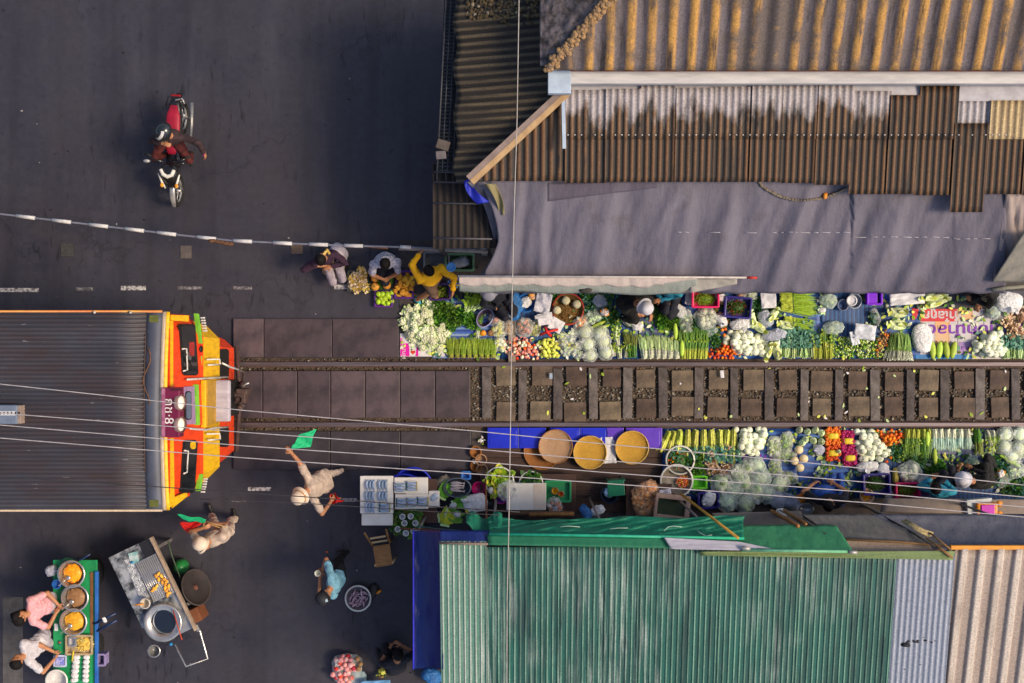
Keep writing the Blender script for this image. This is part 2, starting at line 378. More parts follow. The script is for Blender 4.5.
def corr_mat(name, crest, valley, dirt, dirt_amt=(.45, .62), streak=(9, .8, 1), rough=.6, wear=None, pale_top=None, metal=0.0, dscale=1.0, spread=.45, patches=None, vary=.62):
    """painted or rusted corrugated sheet: one colour on the ribs, another in the valleys, dirt streaked along the fall"""
    m, nt, b = new_mat(name)
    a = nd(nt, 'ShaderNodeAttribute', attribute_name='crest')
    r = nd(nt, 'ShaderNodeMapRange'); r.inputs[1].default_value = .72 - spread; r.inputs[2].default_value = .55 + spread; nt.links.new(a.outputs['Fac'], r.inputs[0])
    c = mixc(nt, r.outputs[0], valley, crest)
    v = coords(nt, streak); v2 = coords(nt)
    f1 = noise_fac(nt, v, 1.6 * dscale, 6, .7, *dirt_amt); c = mixc(nt, f1, c, dirt)
    if wear is not None:
        f3 = noise_fac(nt, coords(nt, (16, .42, 1)), 1.5, 5, .72, .49, .64, 0, .8); g = noise_fac(nt, v2, .55, 3, .6, .42, .60)
        mu = nd(nt, 'ShaderNodeMath', operation='MULTIPLY'); nt.links.new(f3, mu.inputs[0]); nt.links.new(g, mu.inputs[1])
        c = mixc(nt, mu.outputs[0], c, wear)
    pr = noise_fac(nt, coords(nt, tuple((13 if s > 1 else .12) for s in streak)), .9, 2, .6, .3, .7, 0, vary); c = mixc(nt, pr, c, mixc(nt, .6, dirt, c))
    if patches is not None:
        f4 = noise_fac(nt, v2, 1.0, 6, .75, .45, .60); c = mixc(nt, f4, c, patches)
    if pale_top is not None:
        t = nd(nt, 'ShaderNodeTexCoord'); sx = nd(nt, 'ShaderNodeSeparateXYZ'); nt.links.new(t.outputs['Generated'], sx.inputs[0])
        n4 = noise_fac(nt, v, 1.8, 4, .6, .3, .7, -.33, .33); ad = nd(nt, 'ShaderNodeMath', operation='ADD'); nt.links.new(sx.outputs['Y'], ad.inputs[0]); nt.links.new(n4, ad.inputs[1])
        rr = nd(nt, 'ShaderNodeMapRange'); rr.inputs[1].default_value = .42; rr.inputs[2].default_value = .72; nt.links.new(ad.outputs[0], rr.inputs[0])
        pt = mixc(nt, r.outputs[0], tuple(x * .62 for x in pale_top), pale_top); c = mixc(nt, rr.outputs[0], c, pt)
    g2 = noise_fac(nt, v2, 38, 4, .7, .25, .75); c = mixc(nt, 1.0, c, mixc(nt, g2, (.50, .50, .50), (1.35, 1.35, 1.35)), 'MULTIPLY')
    nt.links.new(c, b.inputs['Base Color']); b.inputs['Roughness'].default_value = rough; b.inputs['Metallic'].default_value = metal; bump(nt, b, g2, .25, .006)
    return m
RIB = {'sine': lambda t: .5 + .5 * math.cos(2 * math.pi * t), 'trap': lambda t: max(0, min(1, (.30 - abs((t % 1) - .5)) / .14)), 'narrow': lambda t: max(0, min(1, (.17 - abs((t % 1) - .5)) / .10))}
def corr(mb, x0, x1, lo, hi, zf, pitch, amp, m, prof='sine', nv=10, swap=False, per=8, jit=.004):
    """corrugated sheet over x0..x1; at each x it runs from lo(x) to hi(x) along the other axis; zf(x, y) = slope"""
    n = max(2, int(round((x1 - x0) / pitch * per))); fn = RIB[prof]; ks = []; vs = []; off = U(-5, 5)
    for j in range(nv + 1):
        for i in range(n + 1):
            x = x0 + (x1 - x0) * i / n; a, b_ = lo(x), hi(x); y = a + (b_ - a) * j / nv; k = fn((x - x0) / pitch)
            X, Y = (y, x) if swap else (x, y)
            z = zf(X, Y) + amp * k + jit * noise.noise(Vector((X * 1.1 + off, Y * 2, 1)))
            vs.append((X, Y, z)); ks.append(k)
    fs = [[j * (n + 1) + i, j * (n + 1) + i + 1, (j + 1) * (n + 1) + i + 1, (j + 1) * (n + 1) + i] for j in range(nv) for i in range(n)]
    if swap: fs = [f[::-1] for f in fs]
    if mb.attr is None: mb.attr = [0.0] * len(mb.v)
    mb.add(vs, fs, m, True); mb.attr += ks
    return mb
def lin(a, b): return lambda x: a[1] + (b[1] - a[1]) * (x - a[0]) / (b[0] - a[0])
def cloth_mat(name, col, col2, rough=.75, weave=140, lo=.3, hi=.7, scale=1.2, streak=(1, 1, 1), stain=None, spec=.3):
    m, nt, b = new_mat(name); v = coords(nt); vst = coords(nt, streak)
    f = noise_fac(nt, vst, scale, 6, .65, lo, hi); c = mixc(nt, f, col2, col)
    w = noise_fac(nt, v, weave, 2, .6, .3, .7); c = mixc(nt, .30, c, mixc(nt, w, tuple(x * .5 for x in col2), tuple(min(1, x * 1.4) for x in col)))
    if stain is not None: c = mixc(nt, noise_fac(nt, v, 1.7, 5, .7, .55, .75, 0, .8), c, stain)
    nt.links.new(c, b.inputs['Base Color']); b.inputs['Roughness'].default_value = rough; b.inputs['Specular IOR Level'].default_value = spec; q = noise_fac(nt, coords(nt, (1.6, .55, 1), (0, 0, .25)), 5, 5, .62, .3, .7); ad = nd(nt, 'ShaderNodeMath', operation='MULTIPLY_ADD'); ad.inputs[1].default_value = 5.0; nt.links.new(q, ad.inputs[0]); nt.links.new(w, ad.inputs[2]); bump(nt, b, ad.outputs[0], .30, .006)
    return m
# ------------------------------------------------------------------ ground, markings, track
mb = MB(); mb.add([(-160, -160, 0), (160, -160, 0), (160, 160, 0), (-160, 160, 0)], [[0, 1, 2, 3]], ASPH)
tag(mb.build('ground', (0, 0, 0)), kind='structure')
# strip of older, browner paving under the market rows
OLD = M('trodden_concrete', (.075, .060, .058), .8, (.038, .031, .033), 5, bmp=.2)
def slab_rect(px0, py0, px1, py1, z=0.0):
    a, b = at(px0, py0, z), at(px1, py1, z); return min(a.x, b.x), min(a.y, b.y), max(a.x, b.x), max(a.y, b.y)
x0, y0, x1, y1 = slab_rect(400, 276, 1160, 365); y1 = at(0, 240).y
mb = MB(); mb.prism([(x0, y0), (x1, y0), (x1, y1), (x0, y1)], -.02, .004, OLD); tag(mb.build('pavement', (0, 0, 0)), kind='structure')
x0, y0, x1, y1 = slab_rect(472, 424, 1160, 560)
mb = MB(); mb.prism([(x0, y0), (x1, y0), (x1, y1), (x0, y1)], -.02, .0045, OLD); tag(mb.build('pavement', (0, 0, 0)), kind='structure')
x0, y0, x1, y1 = slab_rect(3, 597, 23, 720); mb = MB(); mb.prism([(x0, y0), (x1, y0), (x1, y1), (x0, y1)], -.02, .005, M('grey_strip', (.115, .112, .118), .8, (.06, .058, .064), 4, bmp=.2)); tag(mb.build('pavement', (0, 0, 0)), kind='structure')
# faded paint on the street
WORN = new_mat('worn_road_paint'); m_, nt_, b_ = WORN
f_ = noise_fac(nt_, coords(nt_), 16, 5, .7, .42, .56); nt_.links.new(mixc(nt_, f_, (.075, .068, .08), (.50, .48, .48)), b_.inputs['Base Color']); b_.inputs['Roughness'].default_value = .75
WORN = m_
FAINT = M('almost_gone_road_paint', (.26, .245, .25), .8, (.075, .068, .08), 16, lo=.45, hi=.62)
mb = MB()
for a, b, y, h, mm in ((-30, 39, 290, 4, WORN), (76, 93, 289, 3, FAINT), (121, 146, 288, 4.5, WORN), (178, 202, 288, 3, FAINT), (233, 252, 288, 3, FAINT), (334, 350, 287, 4.5, WORN), (352, 372, 288, 2.4, FAINT),
                      (248, 271, 489, 3.6, WORN), (333, 357, 500, 3.5, WORN), (232, 246, 501, 1.8, FAINT), (180, 232, 360, 1.5, FAINT)):
    x0, y0, x1, y1 = slab_rect(a, y - h / 2, b, y + h / 2)
    mb.add([(x0, y0, .004), (x1, y0, .004), (x1, y1, .004), (x0, y1, .004)], [[0, 1, 2, 3]], mm)
tag(mb.build('road_marking', (0, 0, 0)), kind='structure')
# ballast
BALL = M('dark_ballast', (.12, .088, .062), .9, (.035, .028, .023), 26, bmp=.8)
x0, y0, x1, y1 = slab_rect(230, 358, 1160, 431)
mb = MB(); mb.prism([(x0, y0), (x1, y0), (x1, y1), (x0, y1)], -.02, .008, BALL); tag(mb.build('track_bed', (0, 0, 0)), kind='structure')
ST = [M('ballast_%s' % n, c, .85, None, 20, bmp=.3) for n, c in (('brown', (.15, .10, .062)), ('grey', (.19, .17, .145)), ('dark', (.075, .060, .052)), ('pale', (.42, .38, .31)))]
mb = MB()
for i in range(5200):
    p = at(U(472, 1030), U(367, 421), .01)
    mb.ball((p.x, p.y, .012 + U(0, .012)), U(.012, .030), random.choices(ST, (5, 5, 3, 1.2))[0], 1, (1, U(.6, 1), U(.5, .8)), .25, 2)
for i in range(420):
    p = at(U(240, 472), random.choice((U(359, 361), U(367.5, 370), U(419, 421.5), U(427.5, 430))), .01)
    mb.ball((p.x, p.y, .02 + U(0, .03)), U(.010, .022), random.choices(ST, (5, 4, 5, .5))[0], 1, (1, U(.6, 1), U(.5, .8)))
tag(mb.build('gravel', (0, 0, 0)), kind='stuff')
# sleepers and the pavers laid between them
SLEEP = M('weathered_sleeper', (.145, .122, .118), .85, (.065, .055, .053), 9, rnd=.3, bmp=.4)
PAVER = M('brown_paver', (.165, .118, .085), .85, (.070, .052, .042), 5, rnd=.35, bmp=.3)
PALE = M('pale_timber', (.34, .27, .21), .85, (.19, .145, .11), 8, bmp=.4)
yT, yB, yC = at(0, 364).y, at(0, 424).y, at(0, 393.5).y
GAUGE = yT - yB
def sl_mb(w, l, h, m): return MB().box((0, 0, h / 2), (w, l, h), m, bev=.008)
o = sl_mb(.145, .88, .075, SLEEP).build('sleeper', (0, 0, 0)); tag(o, 'grey brown concrete sleeper laid across the track bed', 'sleeper', 'sleepers of the railway track')
pv = sl_mb(.335, .325, .07, PAVER).build('paving_slab', (0, 0, 0)); tag(pv, 'square brown paving slab set between two sleepers', 'paving slab', 'paving slabs between the sleepers')
px, k = 487.0, 0
while px < 1060:
    x = at(px, 0, .1).x; q = o if k == 0 else copy_thing(o)
    q.location = (x + U(-.01, .01), yC + U(-.03, .03), .0); q.rotation_euler = (0, 0, U(-.012, .012)); q.scale = (U(.9, 1.15), 1, 1)
    for s in (1, -1):
        q = pv if (k == 0 and s == 1) else copy_thing(pv)
        q.location = (at(px + 18.5, 0, .1).x + U(-.025, .025), yC + s * (.30 - .075 * min(1, max(0, (px - 560) / 120)) + U(-.02, .02)), 0); q.rotation_euler = (0, U(-.02, .02), U(-.05, .05)); q.scale = (U(.9, 1.15), U(.9, 1.12), 1)
    px += 35.3; k += 1
q = sl_mb(.125, .78, .10, PALE).build('timber_block', (at(475.5, 0).x, yC, 0)); tag(q, 'pale timber beam closing the end of the crossing slabs', 'beam')
# rails
RAIL = M('worn_rail_steel', (.20, .165, .18), .38, (.11, .085, .09), 3, metal=.55, stretch=(.3, 8, 1))
RSIDE = M('rusty_rail_side', (.10, .06, .05), .8)
for yy, lab in ((yT, 'worn steel rail running along the upper row beside the cauliflowers'), (yB, 'worn steel rail running along the basket and blue crate row')):
    mb = MB(); a, b = at(228, 0).x - 14, at(1024, 0).x + 4
    mb.box(((a + b) / 2, yy, .128), (b - a, .068, .024), RAIL, bev=.006); mb.box(((a + b) / 2, yy, .07), (b - a, .02, .092), RSIDE); mb.box(((a + b) / 2, yy, .016), (b - a, .13, .016), RSIDE)
    tag(mb.build('rail'), lab, 'rail', 'rails of the track')
# concrete slabs of the level crossing
SLAB = M('crossing_slab', (.088, .062, .070), .48, (.030, .023, .030), 3.1, rnd=.25, bmp=.3, lo=.28, hi=.62)
SLAB2 = M('street_slab', (.048, .039, .050), .5, (.020, .017, .023), 3.1, rnd=.15, bmp=.3, lo=.28, hi=.62)
rows = ((318.5, 357.5, (232, 263, 331.5, 398.5)), (371, 418, (160, 232, 262.5, 297, 330.5, 365, 400, 435, 470.5)), (431.5, 470, (232, 329.5, 400, 471)))
for (ya, yb, xs), where in zip(rows, ('between the street and the upper rail', 'between the two rails', 'below the lower rail')):
    for a, b in zip(xs, xs[1:]):
        x0, y0, x1, y1 = slab_rect(a + .35, ya, b - .35, yb, .125); y0, y1 = min(y0, y1), max(y0, y1)
        z = .118 if 371 <= ya < 431 else .06
        t = MB().box(((x0 + x1) / 2, (y0 + y1) / 2, z / 2), (x1 - x0, y1 - y0, z + U(-.006, .006)), SLAB if ya < 420 else SLAB2, bev=.01).build('crossing_slab')
        tag(t, 'dark concrete slab of the level crossing, ' + where, 'slab', 'crossing slabs ' + where)
# ------------------------------------------------------------------ barrier boom with white bands
boom = [(-40, 209), (0, 214), (60, 221), (115, 227.5), (170, 234), (230, 240.5), (290, 243.5), (345, 245.5), (400, 247), (480, 250)]
BG = M('boom_grey', (.20, .21, .28), .5); BW = M('boom_white', (.62, .62, .64), .5, (.42, .41, .44), 15); RUST = M('rust', (.17, .075, .035), .85, (.08, .04, .025), 18, bmp=.3)
bz = .95
t = thing('barrier_boom', 'thin grey crossing barrier with white bands lying low across the street', 'barrier', at(240, 241, 0))
MB().tube([at(x, y, bz) for x, y in boom], .017, BG, 8).build('boom', parent=t)
def boom_y(x):
    for (xa, ya), (xb, yb) in zip(boom, boom[1:]):
        if xa <= x <= xb: return ya + (yb - ya) * (x - xa) / (xb - xa)
for x in (16, 52, 89, 125, 157, 197, 233, 273, 309, 344, 400):
    x2 = x + (19 if x < 390 else 11); MB().tube([at(x, boom_y(x), bz), at(x2, boom_y(x2), bz)], .031, BW, 10).build('white_band', parent=t)
MB().tube([at(362, 246, bz - .02), at(388, 248, bz - .02)], .022, RUST, 8).build('rusty_sleeve', parent=t)
MB().tube([at(399, 248.2, bz - .03), at(488, 251.5, bz - .03)], .035, M('pale_pipe', (.36, .32, .29), .6), 10).build('pipe_sleeve', parent=t)
MB().box(at(-38, 209, .5), (.25, .25, 1.0), M('boom_post', (.3, .3, .32), .6), bev=.02).build('post', parent=t)
MB().box(at(484, 251, .47), (.10, .10, .94), M('boom_post', (.3, .3, .32), .6), bev=.01).build('post', parent=t)
mb = MB()
for i in range(5): mb.ball(at(212 + i * 4.5, 240.8 + i * .8, bz + .03), .045, RUST, 2, (1.5, .7, .5), .4)
tag(mb.build('rag'), 'brown rag tied on the banded barrier', 'rag')
t = MB().box(at(67, 250, .008), (.22, .22, .012), M('drain_iron', (.055, .05, .05), .7, (.03, .03, .03), 30), bev=.003).build('drain_cover'); tag(t, 'dark worn drain cover set in the street left of the train roof vent', 'drain cover')
t['label'] = 'small dark drain cover set in the asphalt near the white banded barrier'
t = MB().box(at(186, 252, .008), (.19, .22, .012), M('patch_concrete', (.12, .10, .095), .8), bev=.003).build('drain_cover'); tag(t, 'brownish square cover in the street below the rag on the barrier', 'drain cover')
t = MB().box(at(297, 249, .008), (.20, .17, .012), M('patch_concrete2', (.17, .115, .085), .8), bev=.003).build('drain_cover'); tag(t, 'tan square cover in the street beside the woman in dark purple', 'drain cover')
# ------------------------------------------------------------------ overhead wires
WIRE = M('pale_wire', (.52, .48, .50), .5); WDK = M('dark_wire', (.05, .045, .05), .5)
WZ = 6.2
wires = [([(-60, 378), (0, 384), (240, 410), (475, 431), (600, 443.5), (760, 458), (900, 472), (1024, 485), (1090, 492)], WIRE, .0056, 'pale overhead wire, the first of the four above the baskets'),
         ([(-60, 408), (0, 413), (240, 432), (475, 449), (600, 460), (760, 473), (864, 482), (1024, 497), (1090, 504)], WIRE, .0056, 'pale overhead wire, second of the four above the baskets'),
         ([(-60, 421), (0, 425), (240, 445.5), (475, 461.5), (600, 472), (760, 484), (864, 492), (1024, 507), (1090, 513)], WIRE, .0056, 'pale overhead wire, third of the four above the baskets'),
         ([(-60, 434), (0, 438), (240, 457.5), (475, 474), (600, 483), (760, 494.5), (864, 502.5), (1024, 517), (1090, 523)], WIRE, .0056, 'pale overhead wire, fourth of the four, closest to the green awning'),
         ([(-60, 474), (0, 477), (160, 487), (300, 496.5), (440, 507), (520, 512)], WDK, .006, 'thin dark wire passing over the white fish boxes'),
         ([(200, 499), (300, 503), (440, 512), (500, 515)], WDK, .005, 'thin dark wire lower than the other above the fish boxes'),
         ([(519.5, -40), (519, 0), (517, 120), (514, 215), (512, 300), (510.5, 420), (508.5, 540), (507, 600), (506.5, 740)], M('rope_wire', (.46, .42, .39), .6), .0062, 'single pale cable crossing the whole market from roof to roof')]
for pts, m, r, lab in wires:
    ps = []
    for (xa, ya), (xb, yb) in zip(pts, pts[1:]):
        for q in range(6): ps.append(at(xa + (xb - xa) * q / 6, ya + (yb - ya) * q / 6, WZ))
    ps.append(at(*pts[-1], WZ)); o = MB().tube(ps, r, m, 6).build('overhead_wire'); tag(o, lab, 'wire', 'overhead wires')
mb = MB()
# ------------------------------------------------------------------ upper building: hip roof of big asbestos waves, gutter, rusty lower roof
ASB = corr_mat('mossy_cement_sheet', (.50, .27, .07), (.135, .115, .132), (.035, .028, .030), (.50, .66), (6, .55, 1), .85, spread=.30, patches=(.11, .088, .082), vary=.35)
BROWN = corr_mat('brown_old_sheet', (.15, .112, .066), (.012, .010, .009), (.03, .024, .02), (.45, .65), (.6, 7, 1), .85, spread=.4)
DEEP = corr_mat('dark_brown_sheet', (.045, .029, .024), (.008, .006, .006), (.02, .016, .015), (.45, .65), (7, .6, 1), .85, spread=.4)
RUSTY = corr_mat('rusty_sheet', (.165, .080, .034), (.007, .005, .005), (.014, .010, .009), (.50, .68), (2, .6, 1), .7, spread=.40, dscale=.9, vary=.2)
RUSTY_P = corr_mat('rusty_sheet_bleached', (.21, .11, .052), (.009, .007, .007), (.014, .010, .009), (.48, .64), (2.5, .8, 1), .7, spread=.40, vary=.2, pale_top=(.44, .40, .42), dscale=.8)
PALEY = corr_mat('pale_sheet', (.62, .47, .24), (.30, .22, .13), (.16, .10, .05), (.55, .75), (6, .5, 1), .7, spread=.4)
PALE_G = corr_mat('bleached_grey_sheet', (.52, .49, .52), (.28, .26, .28), (.2, .17, .16), (.6, .8), (6, .5, 1), .7)
bA = thing('market_building', 'old tin roofed building with mossy wave roof, white gutter and rusty lower roof', 'building', (at(800, 60, 0)))
# big wave roof
zE = 3.86; Ye = at(0, 71, zE).y; sl1 = .50
def z1(x, y): return zE + (y - Ye) * sl1
hx0, hx1 = at(548, 70, zE), at(612, -6, 4.45)
def hip_hi(x):
    t = (x - hx0.x) / (hx1.x - hx0.x); return min(Ye + 1.25, Ye + .02 + max(0, t) * (hx1.y - Ye))
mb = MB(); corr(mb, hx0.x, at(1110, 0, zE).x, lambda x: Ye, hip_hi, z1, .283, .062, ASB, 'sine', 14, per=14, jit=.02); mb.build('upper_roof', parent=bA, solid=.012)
MOSS = M('lichen_ridge', (.46, .27, .10), .95, (.20, .14, .11), 34, bmp=.8); ROUGH = M('rough_old_cement', (.165, .14, .15), .95, (.045, .038, .038), 8, lo=.38, hi=.6, bmp=.8)
mb = MB()
for k in range(260):
    t = k / 259; p = hx0.lerp(Vector((hx1.x, hx1.y, z1(hx1.x, hx1.y))), t * 1.15); mb.ball(p + Vector((U(-.06, .06), U(-.04, .04), .03)), U(.018, .046), MOSS, 2, (1, 1, .7), .35, 3)
mb.build('hip_ridge', parent=bA)
e0, e1 = at(540, -12, 3.8), at(540, 66, 3.8)
def hipface(u, v):
    b = e0.lerp(e1, v); tx = (b.y - Ye) / (hx1.y - Ye); top = Vector((hx0.x + (hx1.x - hx0.x) * max(0, tx), b.y, z1(0, b.y) if tx > 0 else zE)); top.z = max(top.z, 3.83)
    p = b.lerp(top, u); p.z += .045 * noise.noise(p * 4) + .022 * noise.noise(p * 14); return p
mb = MB(); mb.grid(hipface, 34, 48, ROUGH); mb.build('hip_end', parent=bA, solid=.015)
mb = MB(); c = at(700, 20, 0); xl, xr = at(552, 0, 3.4).x + .02, at(1110, 0, 3.4).x
mb.box(((xl + xr) / 2, at(0, 64, 3.6).y + .75, 1.8), (xr - xl, 1.5, 3.6), M('grimy_wall', (.30, .27, .25), .9, None, 3)); mb.build('wall', parent=bA)
# gutter
GUT = M('white_gutter', (.60, .58, .58), .5, (.44, .43, .44), 4, stretch=(.5, 3, 1)); BLUEF = M('pale_blue_flashing', (.46, .56, .68), .5, (.36, .44, .56), 5); BRICK = M('rusty_lip', (.30, .10, .05), .8)
ga, gb = at(548, 70.5, 3.66), at(1110, 83.5, 3.66)
mb = MB(); gx = at(571, 0, 3.66).x
mb.box(((gx + gb.x) / 2, (ga.y + gb.y) / 2, 3.60), (gb.x - gx, ga.y - gb.y, .12), GUT, bev=.008); mb.box(((gx + gb.x) / 2, ga.y - .006, 3.672), (gb.x - gx, .02, .02), BRICK)
a2, b2 = at(565, 83.5, 3.40), at(1110, 101, 3.40); mb.box(((a2.x + b2.x) / 2, (a2.y + b2.y) / 2 + .03, 3.385), (b2.x - a2.x, a2.y - b2.y + .06, .02), M('dull_flashing', (.46, .45, .49), .5, (.34, .33, .37), 5)); mb.build('gutter', parent=bA)
mb = MB(); p, q = at(548, 70.5, 3.66), at(571, 93.5, 3.66); mb.box(((p.x + q.x) / 2, (p.y + q.y) / 2, 3.61), (q.x - p.x, p.y - q.y, .13), BLUEF, bev=.01)
p, q = at(561.5, 91, 3.45), at(565.5, 150, 3.36); mb.box(((p.x + q.x) / 2, (p.y + q.y) / 2, 3.47), (.05, p.y - q.y, .03), BLUEF, rot=.02); mb.build('flashing', parent=bA)
# rusty lower roof in overlapping sheets
zT = 3.40; YT = at(0, 92, zT).y; sl2 = .17
def z2(dz): return lambda x, y: zT + dz - (YT - y) * sl2
X34 = lambda px: at(px, 0, 3.3).x
Y33 = lambda py: at(0, py, 3.3).y
cols = [(565, 606, 92, 182, 0), (605, 641, 91, 181, 0), (640, 676, 88, 181, 0), (675, 714, 90, 181, 0), (713, 751, 89, 181, 0), (750, 782, 88, 181, 0), (781, 817, 87, 182, 0), (816, 852, 87, 184, 0), (851, 889, 93, 193, 0),
        (888, 918, 97, 193, 1), (917, 956, 88, 194, 1), (955, 989, 101, 211, 2), (988, 1026, 102, 193, 3), (1025, 1064, 101, 194, 3), (1063, 1100, 101, 194, 0)]
for i, (xa, xb, ya, yb, kd) in enumerate(cols):
    d = .014 * (i % 2); hi = Y33(ya); mid = Y33(136); lo = Y33(yb)
    if kd == 2:
        mb = MB(); corr(mb, X34(xa), X34(xb), lambda x: Y33(125), lambda x: hi, z2(-.02), .098, .02, PALE_G, 'sine', 4)
        mb.build('roof_sheet', parent=bA, solid=.004)
        mb = MB(); corr(mb, X34(xa) - .02, X34(xb) - .03, lambda x: lo, lambda x: Y33(124), z2(.02), .098, .02, RUSTY, 'sine', 10); mb.build('roof_sheet', parent=bA, solid=.004); continue
    top = {0: RUSTY_P, 1: RUSTY, 3: PALEY}[kd]
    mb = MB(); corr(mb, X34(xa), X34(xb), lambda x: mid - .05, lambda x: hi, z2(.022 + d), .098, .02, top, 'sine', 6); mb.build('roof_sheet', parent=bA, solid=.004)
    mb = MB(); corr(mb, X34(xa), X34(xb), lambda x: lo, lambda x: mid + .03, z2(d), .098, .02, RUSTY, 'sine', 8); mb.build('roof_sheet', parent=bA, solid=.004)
mb = MB(); SCREW = M('bright_screw', (.75, .72, .70), .3, metal=.6)
px = 568
while px < 1020:
    p = at(px, 134.5, 3.38); mb.ball((p.x, p.y, z2(.052)(0, p.y)), .013, SCREW, 1, (1.3, .8, .6)); px += 6.75 * random.choice((1, 1, 1, 2))
mb.build('seam_screw', parent=bA)['kind'] = 'stuff'
# lower hip: dark triangle of small waves, its end sheet and pale timber cap
hA, hB = at(470, 181, 3.12), at(566, 92, 3.42)
mb = MB(); tri_hi = lambda x: hA.y + (hB.y - hA.y) * (x - hA.x) / (hB.x - hA.x) - .03
corr(mb, hA.x, X34(566), lambda x: hA.y - .01, tri_hi, z2(-.012), .118, .024, RUSTY, 'sine', 8); mb.build('roof_sheet', parent=bA, solid=.004)
x3 = at(455, 0, 2.85).x; xr3 = at(552, 0, 3.3).x
def z3(x, y): return 2.85 + (x - x3) * .34
def r3hi(y):
    if y > hB.y: return xr3
    return max(x3 + .02, hA.x + (hB.x - hA.x) * (y - hA.y) / (hB.y - hA.y) + .01)
mb = MB(); corr(mb, at(0, 181, 2.95).y, at(0, -22, 3.0).y, lambda y: x3 + .03 * math.sin(y * 9), r3hi, z3, .112, .026, BROWN, 'sine', 16, swap=True, jit=.03); mb.build('side_roof', parent=bA, solid=.006)
TIMB = M('sunlit_timber', (.60, .40, .20), .7, (.42, .26, .13), 5, bmp=.2); TSHADE = M('shaded_timber', (.32, .24, .21), .8, (.2, .15, .13), 5)  # lit and shaded side of the hip cap painted as two timber tones
d = (hB - hA).normalized(); n = Vector((d.y, -d.x, 0)).normalized()
mb = MB(); L = (hB - hA).length
for off, w, m, dz in ((.045, .075, TIMB, .075), (-.035, .085, TSHADE, .07)):
    a = hA + n * off + Vector((0, 0, dz)); b = hB + n * off + Vector((0, 0, dz)); wv = n * w / 2; h = Vector((0, 0, .03))
    vs = [a - wv - h, a + wv - h, b + wv - h, b - wv - h, a - wv + h, a + wv + h, b + wv + h, b - wv + h]
    mb.add(vs, [[0, 3, 2, 1], [4, 5, 6, 7], [0, 1, 5, 4], [1, 2, 6, 5], [2, 3, 7, 6], [3, 0, 4, 7]], m)
mb.build('hip_cap', parent=bA)
mb = MB()   # rubbish and moss heaped at the top of the side roof
LIT = [M('litter_%d' % i, c, .9, None, 25, bmp=.5) for i, c in enumerate(((.10, .07, .035), (.16, .11, .05), (.04, .035, .03), (.30, .25, .18)))]
for i in range(420):
    p = at(U(466, 520) if i < 300 else U(500, 545), U(-10, 20) if i < 300 else U(-10, 28), 3.0); mb.ball((p.x, p.y, z3(p.x, p.y) + .03), U(.012, .04), random.choices(LIT, (4, 3, 3, .5))[0], 1, (1, 1, .6), .4, 3)
mb.build('litter', parent=bA)['kind'] = 'stuff'
# lower shed roof below it, with purlins
bS = thing('lean_to_roof', 'low dark brown lean-to roof with crossing bars beside the grey tarpaulin', 'roof', at(462, 210, 0))
xa, xb = at(433, 0, 2.4).x, at(498, 0, 2.4).x
mb = MB(); corr(mb, xa, xb, lambda x: at(0, 249, 2.35).y, lambda x: at(0, 164, 2.5).y, lambda x, y: 2.38 + (y - at(0, 249, 2.4).y) * .08 + max(0, (x - xa)) * .12, .105, .022, DEEP, 'sine', 8); mb.build('roof_sheet', parent=bS, solid=.004)
BAR = M('dark_bar', (.09, .085, .10), .6)
mb = MB()
for y in (172, 182, 203, 238): mb.tube([at(434, y, 2.53), at(492, y + 1, 2.66)], .014, BAR, 6)
for x in (437, 446): mb.tube([at(x, 164, 2.54), at(x, 182, 2.52)], .011, BAR, 6)
mb.build('bar', parent=bS)
for x in (436, 490): MB().box((at(x, 245, 2.3).x + .03, at(0, 247, 2.3).y + .03, 1.19), (.06, .06, 2.38), BAR).build('post', parent=bS)
# grating
GR = M('dark_grating', (.04, .045, .062), .5, (.02, .022, .03), 20)
t = thing('grating_gutter', 'long dark steel grating running down beside the brown side roof', 'grating', at(449, 80, 0))
mb = MB(); gz = 2.7
A0, A1, B0, B1 = at(446, -14, gz), at(462.5, -14, gz), at(436.5, 172, gz), at(453.5, 172, gz)
def gp(u, v): return A0.lerp(A1, u).lerp(B0.lerp(B1, u), v)
for u in (0.03, .33, .64, .97): mb.tube([gp(u, 0), gp(u, 1)], .016 if u in (.03, .97) else .010, GR, 6)
for k in range(50): mb.tube([gp(0.02, (k + .5) / 50), gp(.98, (k + .5) / 50)], .0085, GR, 5)
mb.build('grating', parent=t)
mb = MB(); mb.box((gp(.5, .5).x, gp(.5, .5).y, gz - .16), (.30, 2.7, .02), M('gutter_black', (.012, .012, .016), .5), rot=-.05); mb.build('gutter_bottom', parent=t)
for v in (.05, .5, .95): MB().box((gp(.5, v).x, gp(.5, v).y, 1.26), (.07, .07, 2.5), BAR).build('post', parent=t)
mb = MB(); mb.box(at(443, 145, 2.8), (.19, .14, .05), M('broken_board', (.11, .09, .08), .9), rot=-.3, bev=.01); mb.box(at(441, 155, 2.78), (.15, .12, .04), M('broken_board2', (.16, .14, .15), .9), rot=.1, bev=.01)
tag(mb.build('board'), 'broken piece of dull board dropped on the dark grating', 'board')
